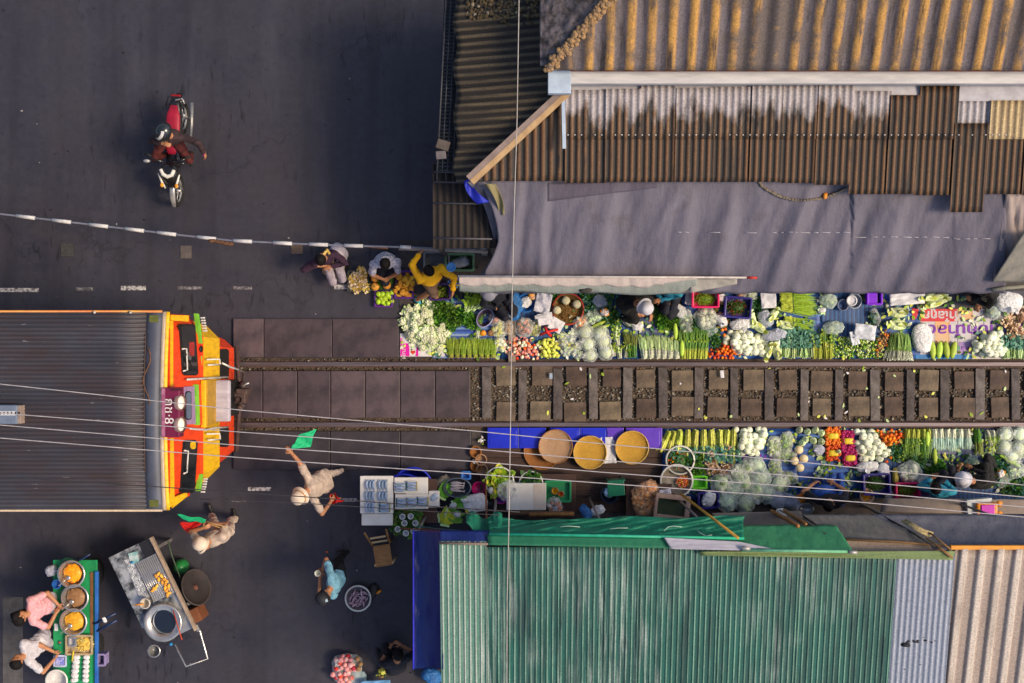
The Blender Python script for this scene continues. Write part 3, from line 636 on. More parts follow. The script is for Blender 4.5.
# ------------------------------------------------------------------ big grey tarpaulin
TARP = cloth_mat('grey_tarpaulin', (.172, .158, .205), (.074, .070, .102), .62, 120, .3, .7, 1.1, (1.7, .4, 1), spec=.35, stain=(.085, .070, .075))
tw = thing('tarpaulin_awning', 'big grey violet tarpaulin awning sloping down over the upper vegetable row', 'awning', at(760, 240, 0))
def topy(x):
    y = 181.5
    if x > 852: y = 190
    if x > 955: y = 193
    return y - 3
def tz(v): return 3.02 - .62 * v - .16 * v ** 4
def tarp_pt(px, v, dz=0.0):
    y0 = topy(px); py = y0 + (293.2 - y0) * v
    f = .085 * noise.noise(Vector((px * .018 + v * .8, v * .7, 3))) + .05 * abs(noise.noise(Vector((px * .03 + v * 1.7, v * .5, 8)))) + .014 * noise.noise(Vector((px * .09 + v * 4, v * 1.1, 5))) + .014 * (1 - abs(noise.noise(Vector((px * .022 + v * 1.4, v * .8, 15))))) ** 9 + .006 * noise.noise(Vector((px * .25 + v * 8, v * 6, 5)))
    for cx, sl_, w, amp in ((520, -12, 5, .05), (545, -6, 5, .035), (815, -48, 9, .07), (865, -40, 7, .055), (905, -32, 8, .045), (960, -60, 9, .06), (735, -22, 9, .05), (690, -14, 8, .04), (620, -30, 8, .03)):
        q = (px - cx - sl_ * v) / w; f += amp * math.exp(-q * q) * (.35 + .65 * min(1, v * 2)) - amp * .6 * math.exp(-((q - 1.6) ** 2))
    sag = -.05 * math.sin(px * .052) ** 2 * v * v
    p = at(px, py, tz(v)); p.z += f * min(1, .3 + 3 * v) + sag + dz
    if v > .97: p.y += .012 * math.sin(px * .21) + .01 * noise.noise(Vector((px * .05, 0, 0)))
    return p
def lefte(v): return 478 + 20 * math.sin(min(1, v * 1.25) * math.pi * .75) - 22 * max(0, v - .55) * 1.2
mb = MB(); mb.grid(lambda u, v: tarp_pt(lefte(v) + (1005 - lefte(v)) * (u + 0 * v), v), 260, 40, TARP); mb.build('tarpaulin', parent=tw, solid=.003)
SEAM = M('pale_seam', (.42, .40, .46), .7)
mb = MB()
px = 676
while px < 990:
    w = U(3, 14)
    if px > 760 or R() < .55: mb.tube([tarp_pt(px, .47, .006), tarp_pt(px + w / 2, .472, .006), tarp_pt(px + w, .474, .006)], .006, SEAM, 5)
    px += w + U(.5, 4)
mb.build('seam', parent=tw)
# patched strip and torn mouth near the roof edge
STRIP = cloth_mat('darker_tarp_strip', (.115, .10, .138), (.085, .074, .105), .65, 120)
mb = MB(); mb.grid(lambda u, v: tarp_pt(548 + 110 * u, .02 + (.16 - .10 * u) * v + .02 * (1 - u), .012), 50, 5, STRIP); mb.build('patch', parent=tw, solid=.003)
ROPE = M('frayed_rope', (.27, .22, .16), .9, (.13, .11, .09), 40, bmp=.6); OR = M('orange_knot', (.75, .28, .03), .6)
mouth = [(759, 182), (762, 187), (770, 192), (780, 197), (792, 200), (803, 201), (815, 199.5), (827, 197), (838, 192), (847, 188)]
mb = MB()
for (xa, ya), (xb, yb) in zip(mouth, mouth[1:]):
    for q in range(4):
        px, py = xa + (xb - xa) * q / 4, ya + (yb - ya) * q / 4; mb.ball(tarp_pt(px, (py - topy(px)) / (293.2 - topy(px)), .02), U(.02, .034), ROPE, 1, (1.2, .8, .7), .4)
mb.build('rope', parent=tw)
mb = MB(); mb.ball(tarp_pt(825, (196 - 178.5) / 114.7, .03), .035, OR, 2, (1, 1.4, .7), .4); mb.build('knot', parent=tw)
for x in (500, 620, 742, 860, 985): MB().tube([at(x, 288, 2.2), (at(x, 288, 2.2).x, at(x, 288, 2.2).y, 0)], .022, M('awning_post', (.22, .21, .22), .5), 8).build('post', parent=tw)
# crumpled side flap at the end, khaki patch, bit of blue sheet
FLAP = cloth_mat('flap_tarp', (.15, .145, .185), (.075, .072, .10), .6, 120, .35, .65, 3)
def flap(u, v):
    l = [(467, 182), (480, 196), (487, 214), (492, 232), (496, 246), (491, 260), (478, 277)]; k = v * 6; i = min(5, int(k)); f = k - i
    lx = l[i][0] + (l[i + 1][0] - l[i][0]) * f; ly = l[i][1] + (l[i + 1][1] - l[i][1]) * f
    rx = lefte(v) + 12 * (1 - u * 0) + 3; x = lx + (rx - lx) * u
    p = at(x, ly + (179 + 114 * v - ly) * u * .25, 3.0 - .85 * v); p.z += .07 * noise.noise(Vector((x * .09, v * 5, 1))) + .05 * abs(noise.noise(Vector((x * .2, v * 8, 4)))) + .04 - .05 * (1 - u); return p
mb = MB(); mb.grid(flap, 24, 60, FLAP); tag(mb.build('tarpaulin_flap', solid=.003), 'crumpled end flap of grey tarpaulin hanging off the timber capped roof corner', 'tarpaulin')
KHA = cloth_mat('khaki_cloth', (.27, .235, .12), (.16, .14, .075), .8, 150)
def kh(u, v):
    cxk = 489 + 12 * v; w = 11 * (1 - .55 * v); p = at(cxk + (u - .4) * w + 3 * math.sin(v * 3), 184 + 31 * v, 3.16 - .32 * v); p.z += .04 * math.sin(u * 5 + v * 4); return p
mb = MB(); mb.grid(kh, 8, 20, KHA); tag(mb.build('cloth', solid=.004), 'khaki rag twisted over the corner of the grey tarpaulin flap', 'rag')
BLU = cloth_mat('blue_sheet', (.02, .035, .48), (.012, .02, .30), .45, 90)
mb = MB(); mb.grid(lambda u, v: at(464 + 5 * u + 8 * v * u + 13 * v * v, 181 + 23 * v - 2 * u, 2.98 + .04 * math.sin(u * 4 + v * 6) - .05 * v), 8, 12, BLU); tag(mb.build('plastic_sheet', solid=.004), 'scrap of bright blue sheet sticking out under the tarpaulin corner', 'plastic sheet')
# cloths at the far end
PEACH = cloth_mat('warm_grey_cloth', (.40, .32, .29), (.26, .21, .21), .75, 120, .35, .65, 2.5)
def endc(u, v):
    x = 996 - 4 * v + 60 * u + 10 * (1 - v) * (1 - u); y = 192 + (282 - 192) * v; p = at(x, y, 3.06 - .66 * v); p.z += .09 * abs(noise.noise(Vector((u * 5 - v * 2, v * 1.3, 2)))) + .03 * noise.noise(Vector((u * 14, v * 4, 2))); return p
mb = MB(); mb.grid(endc, 30, 30, PEACH); tag(mb.build('cloth_awning', solid=.004), 'warm grey cloth sheet hanging beyond the end of the big tarpaulin', 'awning')
KG = cloth_mat('khaki_grey_cloth', (.30, .28, .24), (.19, .18, .16), .8, 120, .35, .65, 3)
mb = MB(); mb.grid(lambda u, v: at(1024 - 32 * v + 50 * u, 232 + 50 * v, 3.02 - .58 * v + .06 * abs(noise.noise(Vector((u * 4 + v * 3, v * 2, 7)))) + .05), 24, 20, KG); tag(mb.build('cloth_awning', solid=.004), 'khaki grey cloth laid over the warm grey sheet by the picture edge', 'awning')
mb = MB(); mb.tube([at(992, 290, 2.35), at(1005, 288, 2.36), at(1050, 284, 2.38)], .03, M('rolled_cloth', (.26, .25, .20), .8, None, 14, bmp=.4), 8); tag(mb.build('cloth_roll'), 'thin rolled khaki cloth edging the stall roof above the white plastic bag', 'cloth roll')
# scalloped valance with its pole
VG = cloth_mat('grey_green_valance', (.29, .31, .285), (.20, .225, .205), .7, 90, .35, .65, 2, (.6, 2, 1)); VP = cloth_mat('pinkish_valance_band', (.52, .44, .41), (.40, .34, .31), .7, 110)
t = thing('scalloped_valance', 'long drooping grey green valance with a scalloped pinkish band along the tarpaulin edge', 'awning', at(580, 284, 0))
def val(u, v, lo=276, dz=0):
    x = 459 + 238 * u; b = 291.5 + 3.5 * u + 1.0 * math.sin(u * 19) - (8 * max(0, u - .93) * 14 * v if u > .93 else 0)
    p = at(x, lo + (b - lo) * v, 2.56 - .14 * v * v); p.z += .012 * noise.noise(Vector((u * 30, v * 2, 1))) + dz; return p
mb = MB(); mb.grid(lambda u, v: val(u, v), 120, 10, VG); mb.build('valance', parent=t, solid=.003)
def val2(u, v):
    sc_ = .50 + .13 * abs(math.sin(u * 30.5)) * (1 if u < .86 else .3) - (.35 * max(0, u - .80) / .2); q = val(u, v * sc_, dz=.007); return q
mb = MB(); mb.grid(val2, 240, 6, VP); mb.build('scalloped_band', parent=t, solid=.002)
mb = MB(); mb.tube([at(458, 276.2, 2.59), at(748, 277.6, 2.59)], .016, M('pole_pale', (.55, .50, .47), .4), 8); mb.build('pole', parent=t)
mb = MB(); mb.tube([at(747, 277.6, 2.595), at(757, 277.8, 2.595)], .019, M('red_tip', (.55, .03, .02), .4), 8); mb.build('pole_tip', parent=t)
mb = MB(); mb.ball(at(586, 290, 2.47), .075, M('dark_rag', (.05, .045, .04), .9), 2, (1.3, .7, .4), .4); tag(mb.build('rag'), 'dark rag caught on the lower edge of the scalloped valance', 'rag')
mb = MB(); mb.grid(lambda u, v: at(690 + 47 * u, 279 + (14 - 9 * u) * v, 2.52 - .05 * v + .03 * noise.noise(Vector((u * 6, v * 2, 3)))), 16, 6, cloth_mat('bunched_cloth', (.42, .40, .36), (.22, .20, .18), .8)); tag(mb.build('cloth', solid=.003), 'bunched pale cloth under the red tipped pole end', 'cloth')
# ------------------------------------------------------------------ lower side: green tin roof, blue sheet, grey strip, cream roof, awnings
GREEN = corr_mat('green_painted_sheet', (.22, .40, .29), (.005, .105, .085), (.006, .042, .040), (.42, .64), (5, .28, 1), .55, wear=(.52, .58, .56), spread=.34, dscale=.9)  # rib highlights and dark valleys are painted into the green
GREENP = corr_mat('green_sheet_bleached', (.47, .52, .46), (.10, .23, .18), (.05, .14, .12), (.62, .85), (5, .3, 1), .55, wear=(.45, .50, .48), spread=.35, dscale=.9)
GREY = corr_mat('blue_grey_sheet', (.37, .40, .48), (.20, .235, .32), (.13, .155, .22), (.56, .80), (3, .5, 1), .5, spread=.45)
CREAM = corr_mat('cream_sheet', (.60, .52, .45), (.37, .30, .26), (.22, .165, .14), (.50, .78), (4, .25, 1), .5, spread=.3)
bG = thing('green_roofed_shed', 'shed with a weathered green corrugated roof next to the blue sheet', 'building', at(670, 620, 0))
YG = at(0, 543, 3.25).y
def zg(x, y): return 3.25 - (YG - y) * .20
X = lambda px: at(px, 0, 3.22).x
gtop = lambda x: YG - .0 + (X(670) - x) * .004 if x < X(670) else YG - .10
lo_ = lambda x: YG - 2.75
for a, b, m in ((439.5, 486, GREENP), (484.5, 560, GREEN), (559, 640, GREEN), (639, 720, GREEN), (719, 800, GREEN), (799, 897, GREEN)):
    mb = MB(); dz = .006 * random.choice((0, 1)); ia = X(a); tp = YG + .03 if a < 480 else YG - (.06 if a < 700 else .17); top = lambda x, tp=tp: tp
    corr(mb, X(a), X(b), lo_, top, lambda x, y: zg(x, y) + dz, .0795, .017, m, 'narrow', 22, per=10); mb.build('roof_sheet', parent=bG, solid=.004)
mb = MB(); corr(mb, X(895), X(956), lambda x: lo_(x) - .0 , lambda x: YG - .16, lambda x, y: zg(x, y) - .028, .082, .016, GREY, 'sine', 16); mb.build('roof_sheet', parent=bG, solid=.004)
BLK = M('black_stain', (.015, .015, .02), .8)
mb = MB()
for i in range(14): p = at(U(900, 935), 641 + U(-1.2, 1.2) + 1.0 * (i % 3 == 0) * U(-4, 30), 2.9); mb.ball((p.x, p.y, zg(p.x, p.y) - .012), U(.008, .02) if i else .05, BLK, 1, (1.6, .8, .35), .4)
mb.build('dirt_spot', parent=bG)
mb = MB(); a, b = at(445, 0, 2.6), at(950, 0, 2.6)
mb.box(((a.x + b.x) / 2, YG - 1.75, 1.2), (b.x - a.x, 2.0, 2.4), M('shed_wall', (.12, .13, .13), .9, None, 3)); mb.build('wall', parent=bG)
mb = MB(); p, q = at(439, 543, 3.3), at(488, 544, 3.3); mb.tube([p, q], .018, M('brown_edge', (.20, .15, .13), .7), 6); mb.build('edge_bar', parent=bG)
# blue sheet hanging on the end
BS = cloth_mat('royal_blue_sheet', (.008, .022, .17), (.004, .010, .085), .35, 60, .3, .7, 1.2, (1, .4, 1), spec=.5)
t = thing('blue_plastic_sheet', 'royal blue plastic sheet hanging off the end of the green roof', 'plastic sheet', at(425, 600, 0))
def bsh(u, v):
    x = 413.5 + 30 * u; y = 531 + (669 - 531) * v; p = at(x, y, 2.72 + .42 * u ** 1.5 - .24 * v); p.z += .03 * noise.noise(Vector((u * 3, v * 6, 2))) - .05 * math.sin(u * math.pi) + .012 * noise.noise(Vector((u * 9, v * 16, 2))); return p
mb = MB(); mb.grid(bsh, 16, 60, BS); mb.build('sheet', parent=t, solid=.004)
mb = MB(); mb.grid(lambda u, v: at(440 + 50 * u, 530.5 + 12.5 * v, 3.13 + .12 * v - .03 * math.sin(u * 7)), 20, 6, BS); mb.build('top_sheet', parent=t, solid=.004)
EDGE = M('bright_blue_edge', (.05, .05, .75), .35)
mb = MB(); mb.tube([at(413.5, 531 + 138 * k / 12, 2.735 - .24 * k / 12) for k in range(13)], .014, EDGE, 6); mb.build('edge', parent=t)
for y in (536, 664): MB().tube([at(416, y, 2.45), (at(416, y, 2.45).x, at(416, y, 2.45).y, 0)], .02, M('awning_post', (.22, .21, .22), .5), 8).build('post', parent=t)
mb = MB(); mb.tube([at(400, 528.5, 2.3), at(440, 530, 2.5), at(470, 531.5, 2.7)], .009, M('red_cord', (.22, .05, .05), .7), 6); tag(mb.build('cord'), 'thin red cord stretched above the blue sheet', 'cord')
mb = MB(); mb.tube([at(416, 526.5, 2.3), at(450, 530, 2.6), at(486, 533.0, 2.9)], .009, M('teal_cord', (.05, .16, .18), .7), 6); tag(mb.build('cord'), 'thin teal cord stretched above the blue sheet', 'cord')
# cream roof with orange lip
bC = thing('cream_roofed_shed', 'shed with a cream ribbed roof and an orange front lip', 'building', at(1010, 620, 0))
Yc = at(0, 548.5, 3.2).y
mb = MB(); corr(mb, at(955, 0, 3.2).x, at(1110, 0, 3.2).x, lambda x: Yc - 2.7, lambda x: Yc, lambda x, y: 3.2 - (Yc - y) * .27, .262, .05, CREAM, 'trap', 14, per=20); o = mb.build('roof_sheet', parent=bC, solid=.005)
mb = MB(); corr(mb, at(952, 0, 3.2).x - .02, at(957, 0, 3.2).x, lambda x: Yc - 2.7, lambda x: Yc - .01, lambda x, y: 3.16 - (Yc - y) * .27, .3, .01, CREAM, 'sine', 6)
mb.build('edge_sheet', parent=bC, solid=.004)
ORL = M('orange_lip', (.72, .29, .02), .55, (.55, .2, .015), 6)
mb = MB(); a, b = at(950, 549, 3.2), at(1110, 549, 3.2); mb.box(((a.x + b.x) / 2, Yc + .02, 3.21), (b.x - a.x, .06, .07), ORL, bev=.006); mb.build('front_lip', parent=bC)
mb = MB(); mb.box((at(1040, 0, 2.6).x, Yc - 1.5, 1.25), (2.4, 1.8, 2.5), M('shed_wall', (.12, .13, .13), .9, None, 3)); mb.build('wall', parent=bC)
# awnings in front
GA = cloth_mat('green_awning', (.008, .205, .125), (.004, .115, .072), .6, 80, .3, .7, 2.2, (.5, 3, 1), spec=.4); GB = cloth_mat('light_green_awning', (.055, .29, .14), (.03, .19, .095), .55, 80, .3, .7, 1.4, (.5, 3, 1), spec=.4)
OLV = cloth_mat('olive_strip', (.20, .27, .11), (.13, .18, .075), .7, 80); GRY = cloth_mat('dark_grey_awning', (.13, .125, .125), (.075, .078, .085), .75, 80, .35, .65, 1.2, (.5, 3, 1)); TAN = cloth_mat('tan_board', (.34, .26, .20), (.25, .19, .15), .8, 60)
SLB = cloth_mat('slate_blue_awning', (.165, .16, .19), (.045, .065, .115), .7, 80, .3, .7, .9, (.4, 2, 1)); LIL = M('lilac_sheet', (.42, .41, .48), .45, (.31, .30, .37), 4, stretch=(.4, 8, 1))
def quadcloth(c0, c1, c2, c3, m, name, label, cat='awning', nu=40, nv=12, rip=.02, seed=0, parent=None, wav=0.0, solid=.004):
    """corners as (px, py, z): c0 c1 far edge, c3 c2 near edge"""
    a, b, c, d = [at(*q) for q in (c0, c1, c2, c3)]
    def fn(u, v):
        p = a.lerp(b, u).lerp(d.lerp(c, u), v); p.z += rip * noise.noise(Vector((u * 5 + seed, v * 2.2, 1))) + rip * .5 * noise.noise(Vector((u * 14 + seed, v * 5, 6))) - rip * .9 * math.sin(v * math.pi) + rip * .7 * (1 - abs(noise.noise(Vector((u * 9 + v * 3 + seed, v * 1.5, 9))))) ** 7
        if wav: p.y += wav * noise.noise(Vector((u * 7 + seed, 1.5, v))) * (1 - v)
        return p
    mb = MB(); mb.grid(fn, nu, nv, m); o = mb.build(name, parent=parent, solid=solid)
    if label: tag(o, label, cat)
    return o
ga = thing('green_awning', 'long emerald green cloth awning along the front of the green roof', 'awning', at(610, 530, 0))
quadcloth((487, 520, 2.72), (744, 514, 2.72), (744, 538.5, 3.2), (489, 533.5, 3.2), GA, 'cloth', None, parent=ga, rip=.085, nu=120, nv=24, wav=.06)
quadcloth((487, 534.5, 3.22), (744, 538.6, 3.22), (700, 549, 3.30), (488, 545, 3.30), cloth_mat('deep_green_cloth', (.02, .17, .09), (.012, .12, .065), .6), 'back_strip', None, parent=ga, rip=.01, nu=40, nv=4)
mb = MB(); mb.tube([at(489, 534, 3.235), at(600, 535.5, 3.235), at(744, 538.5, 3.235)], .022, M('green_roll', (.02, .42, .25), .5), 8); mb.build('rolled_edge', parent=ga)
for x in (494, 600, 700): MB().tube([at(x, 520, 2.68), (at(x, 520, 2.68).x, at(x, 520, 2.68).y, 0)], .02, M('awning_post', (.22, .21, .22), .5), 8).build('post', parent=ga)
PIN = M('white_stitch', (.42, .58, .52), .6)
mb = MB()
for ps in (((664, 531), (668, 527), (674, 526), (682, 527)), ((696, 529), (700, 533), (706, 536), (712, 535)), ((560, 527), (568, 526), (580, 527)), ((610, 529), (618, 528), (628, 528))):
    mb.tube([at(x, y, 2.72 + (y - 514) / 24 * .48 + .045) for x, y in ps], .006, PIN, 5)
mb.build('loose_string', parent=ga)
def tuftc(u, v):
    x = 466 + 36 * u; y = 515 - 4 * math.sin(u * 9) + (19 + 4 * u) * v * (1 if u > .2 else .4 + 3 * u); p = at(x, y, 2.6 + .5 * v); p.z += .10 * abs(noise.noise(Vector((u * 6, v * 3, 4)))) ; return p
mb = MB(); mb.grid(tuftc, 30, 14, GA); mb.build('crumpled_end', parent=ga, solid=.004)
lb = thing('light_green_awning', 'lighter green cloth awning with a white stitched line and pole end', 'awning', at(790, 535, 0))
quadcloth((722, 525, 2.80), (836, 524.5, 2.80), (853, 551.0, 3.36), (742, 549.5, 3.36), GB, 'cloth', None, parent=lb, rip=.03, wav=.03)
mb = MB(); mb.tube([at(744, 541 + 0, 3.12), at(770, 541.5, 3.125), at(800, 542.5, 3.135), at(838, 544, 3.16)], .0055, PIN, 5); mb.build('stitched_line', parent=lb)
mb = MB(); mb.tube([at(742, 550, 3.38), at(850, 551.6, 3.38)], .022, M('green_roll2', (.16, .47, .27), .5), 8); mb.build('rolled_edge', parent=lb)
for x, y in ((746, 548), (853, 552)):
    mb = MB(); mb.tube([at(x - 4, y, 3.40), at(x + 4, y + .6, 3.40)], .026, M('pole_end', (.5, .46, .44), .4, metal=.3), 8); mb.build('pole_end', parent=lb)
for x in (750, 835): MB().tube([at(x, 533, 2.9), (at(x, 533, 2.9).x, at(x, 533, 2.9).y, 0)], .02, M('awning_post', (.22, .21, .22), .5), 8).build('post', parent=lb)
quadcloth((664, 537.5, 3.30), (738, 541.5, 3.30), (786, 551.5, 3.36), (671, 549, 3.36), LIL, 'flat_sheet', 'lilac grey flat sheet lying on the front edge of the green roof', 'sheet', rip=.008)
quadcloth((700, 551.5, 3.31), (955, 551, 3.28), (953, 560, 3.33), (700, 555.5, 3.33), OLV, 'cloth_strip', 'olive green cloth strip along the front edge of the roof', 'cloth strip', rip=.012)
dg_ = thing('dark_grey_awning', 'dark grey cloth awning sloping over the seller in blue', 'awning', at(870, 530, 0))
quadcloth((802, 514.5, 2.62), (868, 514, 2.66), (950, 545.5, 3.05), (838, 538.5, 3.0), GRY, 'cloth', None, parent=dg_, rip=.03)
quadcloth((838, 537.5, 2.98), (942, 543.5, 3.03), (945, 553, 3.14), (850, 551, 3.10), TAN, 'board', None, parent=dg_, rip=.006)
mb = MB(); mb.tube([at(838, 539, 3.06), at(900, 542, 3.06), at(945, 546, 3.08)], .018, M('brown_pole', (.20, .11, .045), .7), 8); mb.build('pole', parent=dg_)
for x in (830, 930): MB().tube([at(x, 536, 2.9), (at(x, 536, 2.9).x, at(x, 536, 2.9).y, 0)], .02, M('awning_post', (.22, .21, .22), .5), 8).build('post', parent=dg_)
sa = thing('slate_blue_awning', 'slate blue cloth awning in front of the cream roof', 'awning', at(960, 525, 0))
quadcloth((868, 514.5, 2.5), (1110, 513.5, 2.5), (1110, 549.5, 3.12), (936, 549.5, 3.12), SLB, 'cloth', None, parent=sa, rip=.045, nu=60)
for x in (900, 1010): MB().tube([at(x, 522, 2.6), (at(x, 522, 2.6).x, at(x, 522, 2.6).y, 0)], .02, M('awning_post', (.22, .21, .22), .5), 8).build('post', parent=sa)
quadcloth((884, 498, .62), (1110, 500, .62), (1110, 515, .64), (880, 512, .64), M('concrete_ledge', (.26, .21, .18), .85, (.19, .155, .14), 4), 'ledge', None, rip=.004, solid=.10)
o = bpy.data.objects['ledge']; tag(o, 'brown grey concrete ledge behind the lower vegetable row', 'ledge')
quadcloth((712, 513, 1.3), (800, 511, 1.3), (806, 526, 1.32), (716, 527, 1.32), M('tan_counter', (.33, .27, .22), .8, (.25, .20, .165), 4), 'counter_board', None, rip=.004, solid=.04)
tag(bpy.data.objects['counter_board'], 'tan board shelf behind the row of bagged cabbages', 'shelf')
WOOD = M('orange_wood', (.34, .15, .04), .6, (.2, .085, .025), 6, stretch=(4, .6, 1)); YEL = M('yellow_pole', (.62, .34, .05), .5, (.4, .2, .03), 12)
mb = MB(); mb.tube([at(681, 494, 2.3), at(738, 538, 3.62)], .020, YEL, 8); tag(mb.build('pole'), 'yellow brown bamboo pole leaning across the green awning', 'pole')
mb = MB()
for a, b, r in (((772, 511, 1.5), (798, 526, 2.9), .03), ((784, 510, 1.5), (806, 524, 2.9), .022)): mb.tube([at(*a), at(*b)], r, WOOD, 8)
tag(mb.build('plank'), 'reddish brown timber pair leaning behind the bagged cabbages', 'timber')
mb = MB(); mb.tube([at(862, 505, 2.2), at(905, 528, 2.8), at(938, 549, 3.3)], .014, M('black_rod', (.03, .03, .035), .4), 6); tag(mb.build('rod'), 'black rod leaning over the slate blue awning', 'rod')
mb = MB(); mb.tube([at(780, 510, 2.0), at(800, 522, 2.6), at(826, 534, 3.0)], .012, M('black_rod', (.03, .03, .035), .4), 6); tag(mb.build('rod'), 'black rod leaning beside the lighter green awning', 'rod')
STRAW = M('straw_bundle', (.50, .40, .20), .9, (.26, .2, .10), 30, bmp=.5)
mb = MB()
for i in range(9): a = at(904 + U(-3, 3), 521 + U(-2, 2), 2.95); b = at(931 + U(-3, 3), 535 + U(-2, 2), 3.1); mb.tube([a, a.lerp(b, .5) + Vector((0, U(-.02, .02), .05)), b], .016, STRAW, 5)
for a, b in (((930, 533, 3.12), (950, 549, 3.35)), ((926, 538, 3.1), (951, 556, 3.35)), ((938, 548, 3.3), (953, 558, 3.36))): mb.tube([at(*a), at(*b)], .014, M('brown_stick', (.3, .16, .06), .7), 6)
tag(mb.build('stick_bundle'), 'straw coloured bundle of sticks tied on the edge of the slate awning', 'sticks')
# mossy curl of cloth on the corner of the grey strip
# ------------------------------------------------------------------ train
YC = at(0, 411, 3.7).y
TO = M('train_orange', (.80, .058, .008), .42, (.50, .035, .008), 7, lo=.25, hi=.55, stretch=(1, 2.5, .6)); TY = M('train_yellow', (.80, .47, .01), .45, (.52, .27, .015), 7, lo=.25, hi=.55, stretch=(1, 2.5, .6))
def train_roof_mat():
    m, nt, b = new_mat('train_roof_steel'); v = coords(nt)
    f = noise_fac(nt, coords(nt, (.35, 1.6, 1)), 1.1, 5, .65, .35, .68); c = mixc(nt, f, (.030, .030, .041), (.066, .065, .082))
    r = noise_fac(nt, coords(nt, (.45, 1.3, 1)), 1.0, 6, .75, .44, .60, 0, .85); c = mixc(nt, r, c, (.055, .030, .026))
    w = noise_fac(nt, coords(nt, (2, 14, 1)), 2.2, 3, .6, .71, .74, 0, .7); c = mixc(nt, w, c, (.38, .36, .37))
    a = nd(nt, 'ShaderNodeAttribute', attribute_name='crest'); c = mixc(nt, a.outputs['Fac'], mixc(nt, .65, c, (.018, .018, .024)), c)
    nt.links.new(c, b.inputs['Base Color']); b.inputs['Roughness'].default_value = .55; return m
TR = train_roof_mat()
tr = thing('train', 'orange and yellow train with a long grey ribbed roof halting at the market crossing', 'train', (at(100, 411, 3.7).x, YC, 0))
xe = at(146, 0, 3.75).x; xw = xe - 11
hw = 1.385
def zr(x, y): return 3.70 + .13 * (1 - ((y - YC) / hw) ** 2)
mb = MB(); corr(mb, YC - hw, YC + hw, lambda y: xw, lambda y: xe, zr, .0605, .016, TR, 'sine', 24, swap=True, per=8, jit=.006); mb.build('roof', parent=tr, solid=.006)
ENDP = M('roof_end_sheet', (.085, .095, .135), .5, (.06, .065, .09), 3)
x2 = at(161, 0, 3.75).x; x3_ = at(165.5, 0, 3.74).x; x4 = at(169.5, 0, 3.70).x
mb = MB(); mb.grid(lambda u, v: (xe - .01 + (x2 - xe + .01) * u, YC - hw + 2 * hw * v, zr(0, YC - hw + 2 * hw * v) + .004), 2, 30, ENDP); mb.build('roof_end', parent=tr, solid=.006)
mb = MB(); mb.tube([(xe + .03 + .05 * math.sin(k), YC + .9 - k * .1, zr(0, YC + .9 - k * .1) + .01) for k in range(9)], .012, RUST, 5)
mb.tube([(xe + .0, YC + 1.1 - k * .15, zr(0, YC + 1.1 - k * .15) + .012) for k in range(14)], .008, M('old_seam', (.10, .06, .05), .8), 5); mb.build('rust_seam', parent=tr)
CRM = M('cream_trim', (.52, .41, .30), .5, (.34, .26, .19), 7, stretch=(8, 1, 1))
mb = MB(); mb.grid(lambda u, v: (x2 + (x3_ - x2) * u, YC - hw - .01 + 2 * (hw + .01) * v, zr(0, YC - hw + 2 * hw * v) + .014 * math.sin(u * math.pi)), 5, 30, CRM); mb.build('trim', parent=tr, solid=.01)
mb = MB(); mb.grid(lambda u, v: (x3_ + (x4 - x3_) * u, YC - hw - .01 + 2 * (hw + .01) * v, zr(0, YC - hw + 2 * hw * v) - .02 * u), 3, 30, TY); mb.build('front_rim', parent=tr, solid=.03)
for s in (1, -1):
    mb = MB(); mb.box(((xe + x2) / 2 + .0, YC + s * (hw - .09), zr(0, YC + s * hw) + .03), (.13, .10, .012), M('mossy_patch', (.12, .13, .03), .9), bev=.003); mb.build('corner_plate', parent=tr)
mb = MB()
for s in (1, -1): mb.tube([(xw, YC + s * (hw + .012), 3.69), (x2, YC + s * (hw + .012), 3.69)], .020, CRM if s < 0 else M('edge_yellow', (.60, .30, .06), .5, (.5, .12, .04), 2), 8)
mb.build('gutter', parent=tr)
# body sides
mb = MB()
for s in (1, -1):
    mb.box(((xw + x2) / 2, YC + s * (hw - .05), 2.98), (x2 - xw, .08, 1.36), TY if False else TO); mb.box(((xw + x2) / 2 - .3, YC + s * (hw - .05), 1.58), (x2 - xw - .6, .09, 1.4), TY)
    mb.box(((xw + x2) / 2 - .3, YC + s * (hw - .10), .72), (x2 - xw - .6, .08, .30), M('train_grey', (.12, .12, .13), .6))
mb.build('body', parent=tr)
GLS = M('train_glass', (.014, .017, .022), .06, (.010, .012, .015), 2, spec=.7)
for s in (1, -1):
    for k in range(7): MB().box((x2 - 1.3 - k * 1.5, YC + s * (hw - .005), 2.65), (1.05, .02, .75), GLS, bev=.008).build('window', parent=tr)
    for px in (94, 130): MB().ball((at(px, 0, 3.75).x, YC + .0 + s * hw if s > 0 else YC - hw, 3.735), .022, M('pale_lug', (.6, .55, .5), .5), 1).build('lug', parent=tr) if s > 0 else None
for xb in (x2 - 2.2, x2 - 3.9, x2 - 9.0, x2 - 10.6):
    for s in (1, -1): MB().lathe([(.001, -.06), (.40, -.06), (.44, -.04), (.40, .0), (.38, .05), (.001, .05)], (xb, yC + s * (GAUGE / 2 + .01), .565), M('wheel_steel', (.09, .08, .08), .5, metal=.5), 28, (0, s, 0)).build('wheel', parent=tr)
mb = MB(); mb.box(((xw + x2) / 2 - .2, YC, .62), (x2 - xw - .4, 1.7, .22), M('train_grey', (.12, .12, .13), .6)); mb.build('underframe', parent=tr)
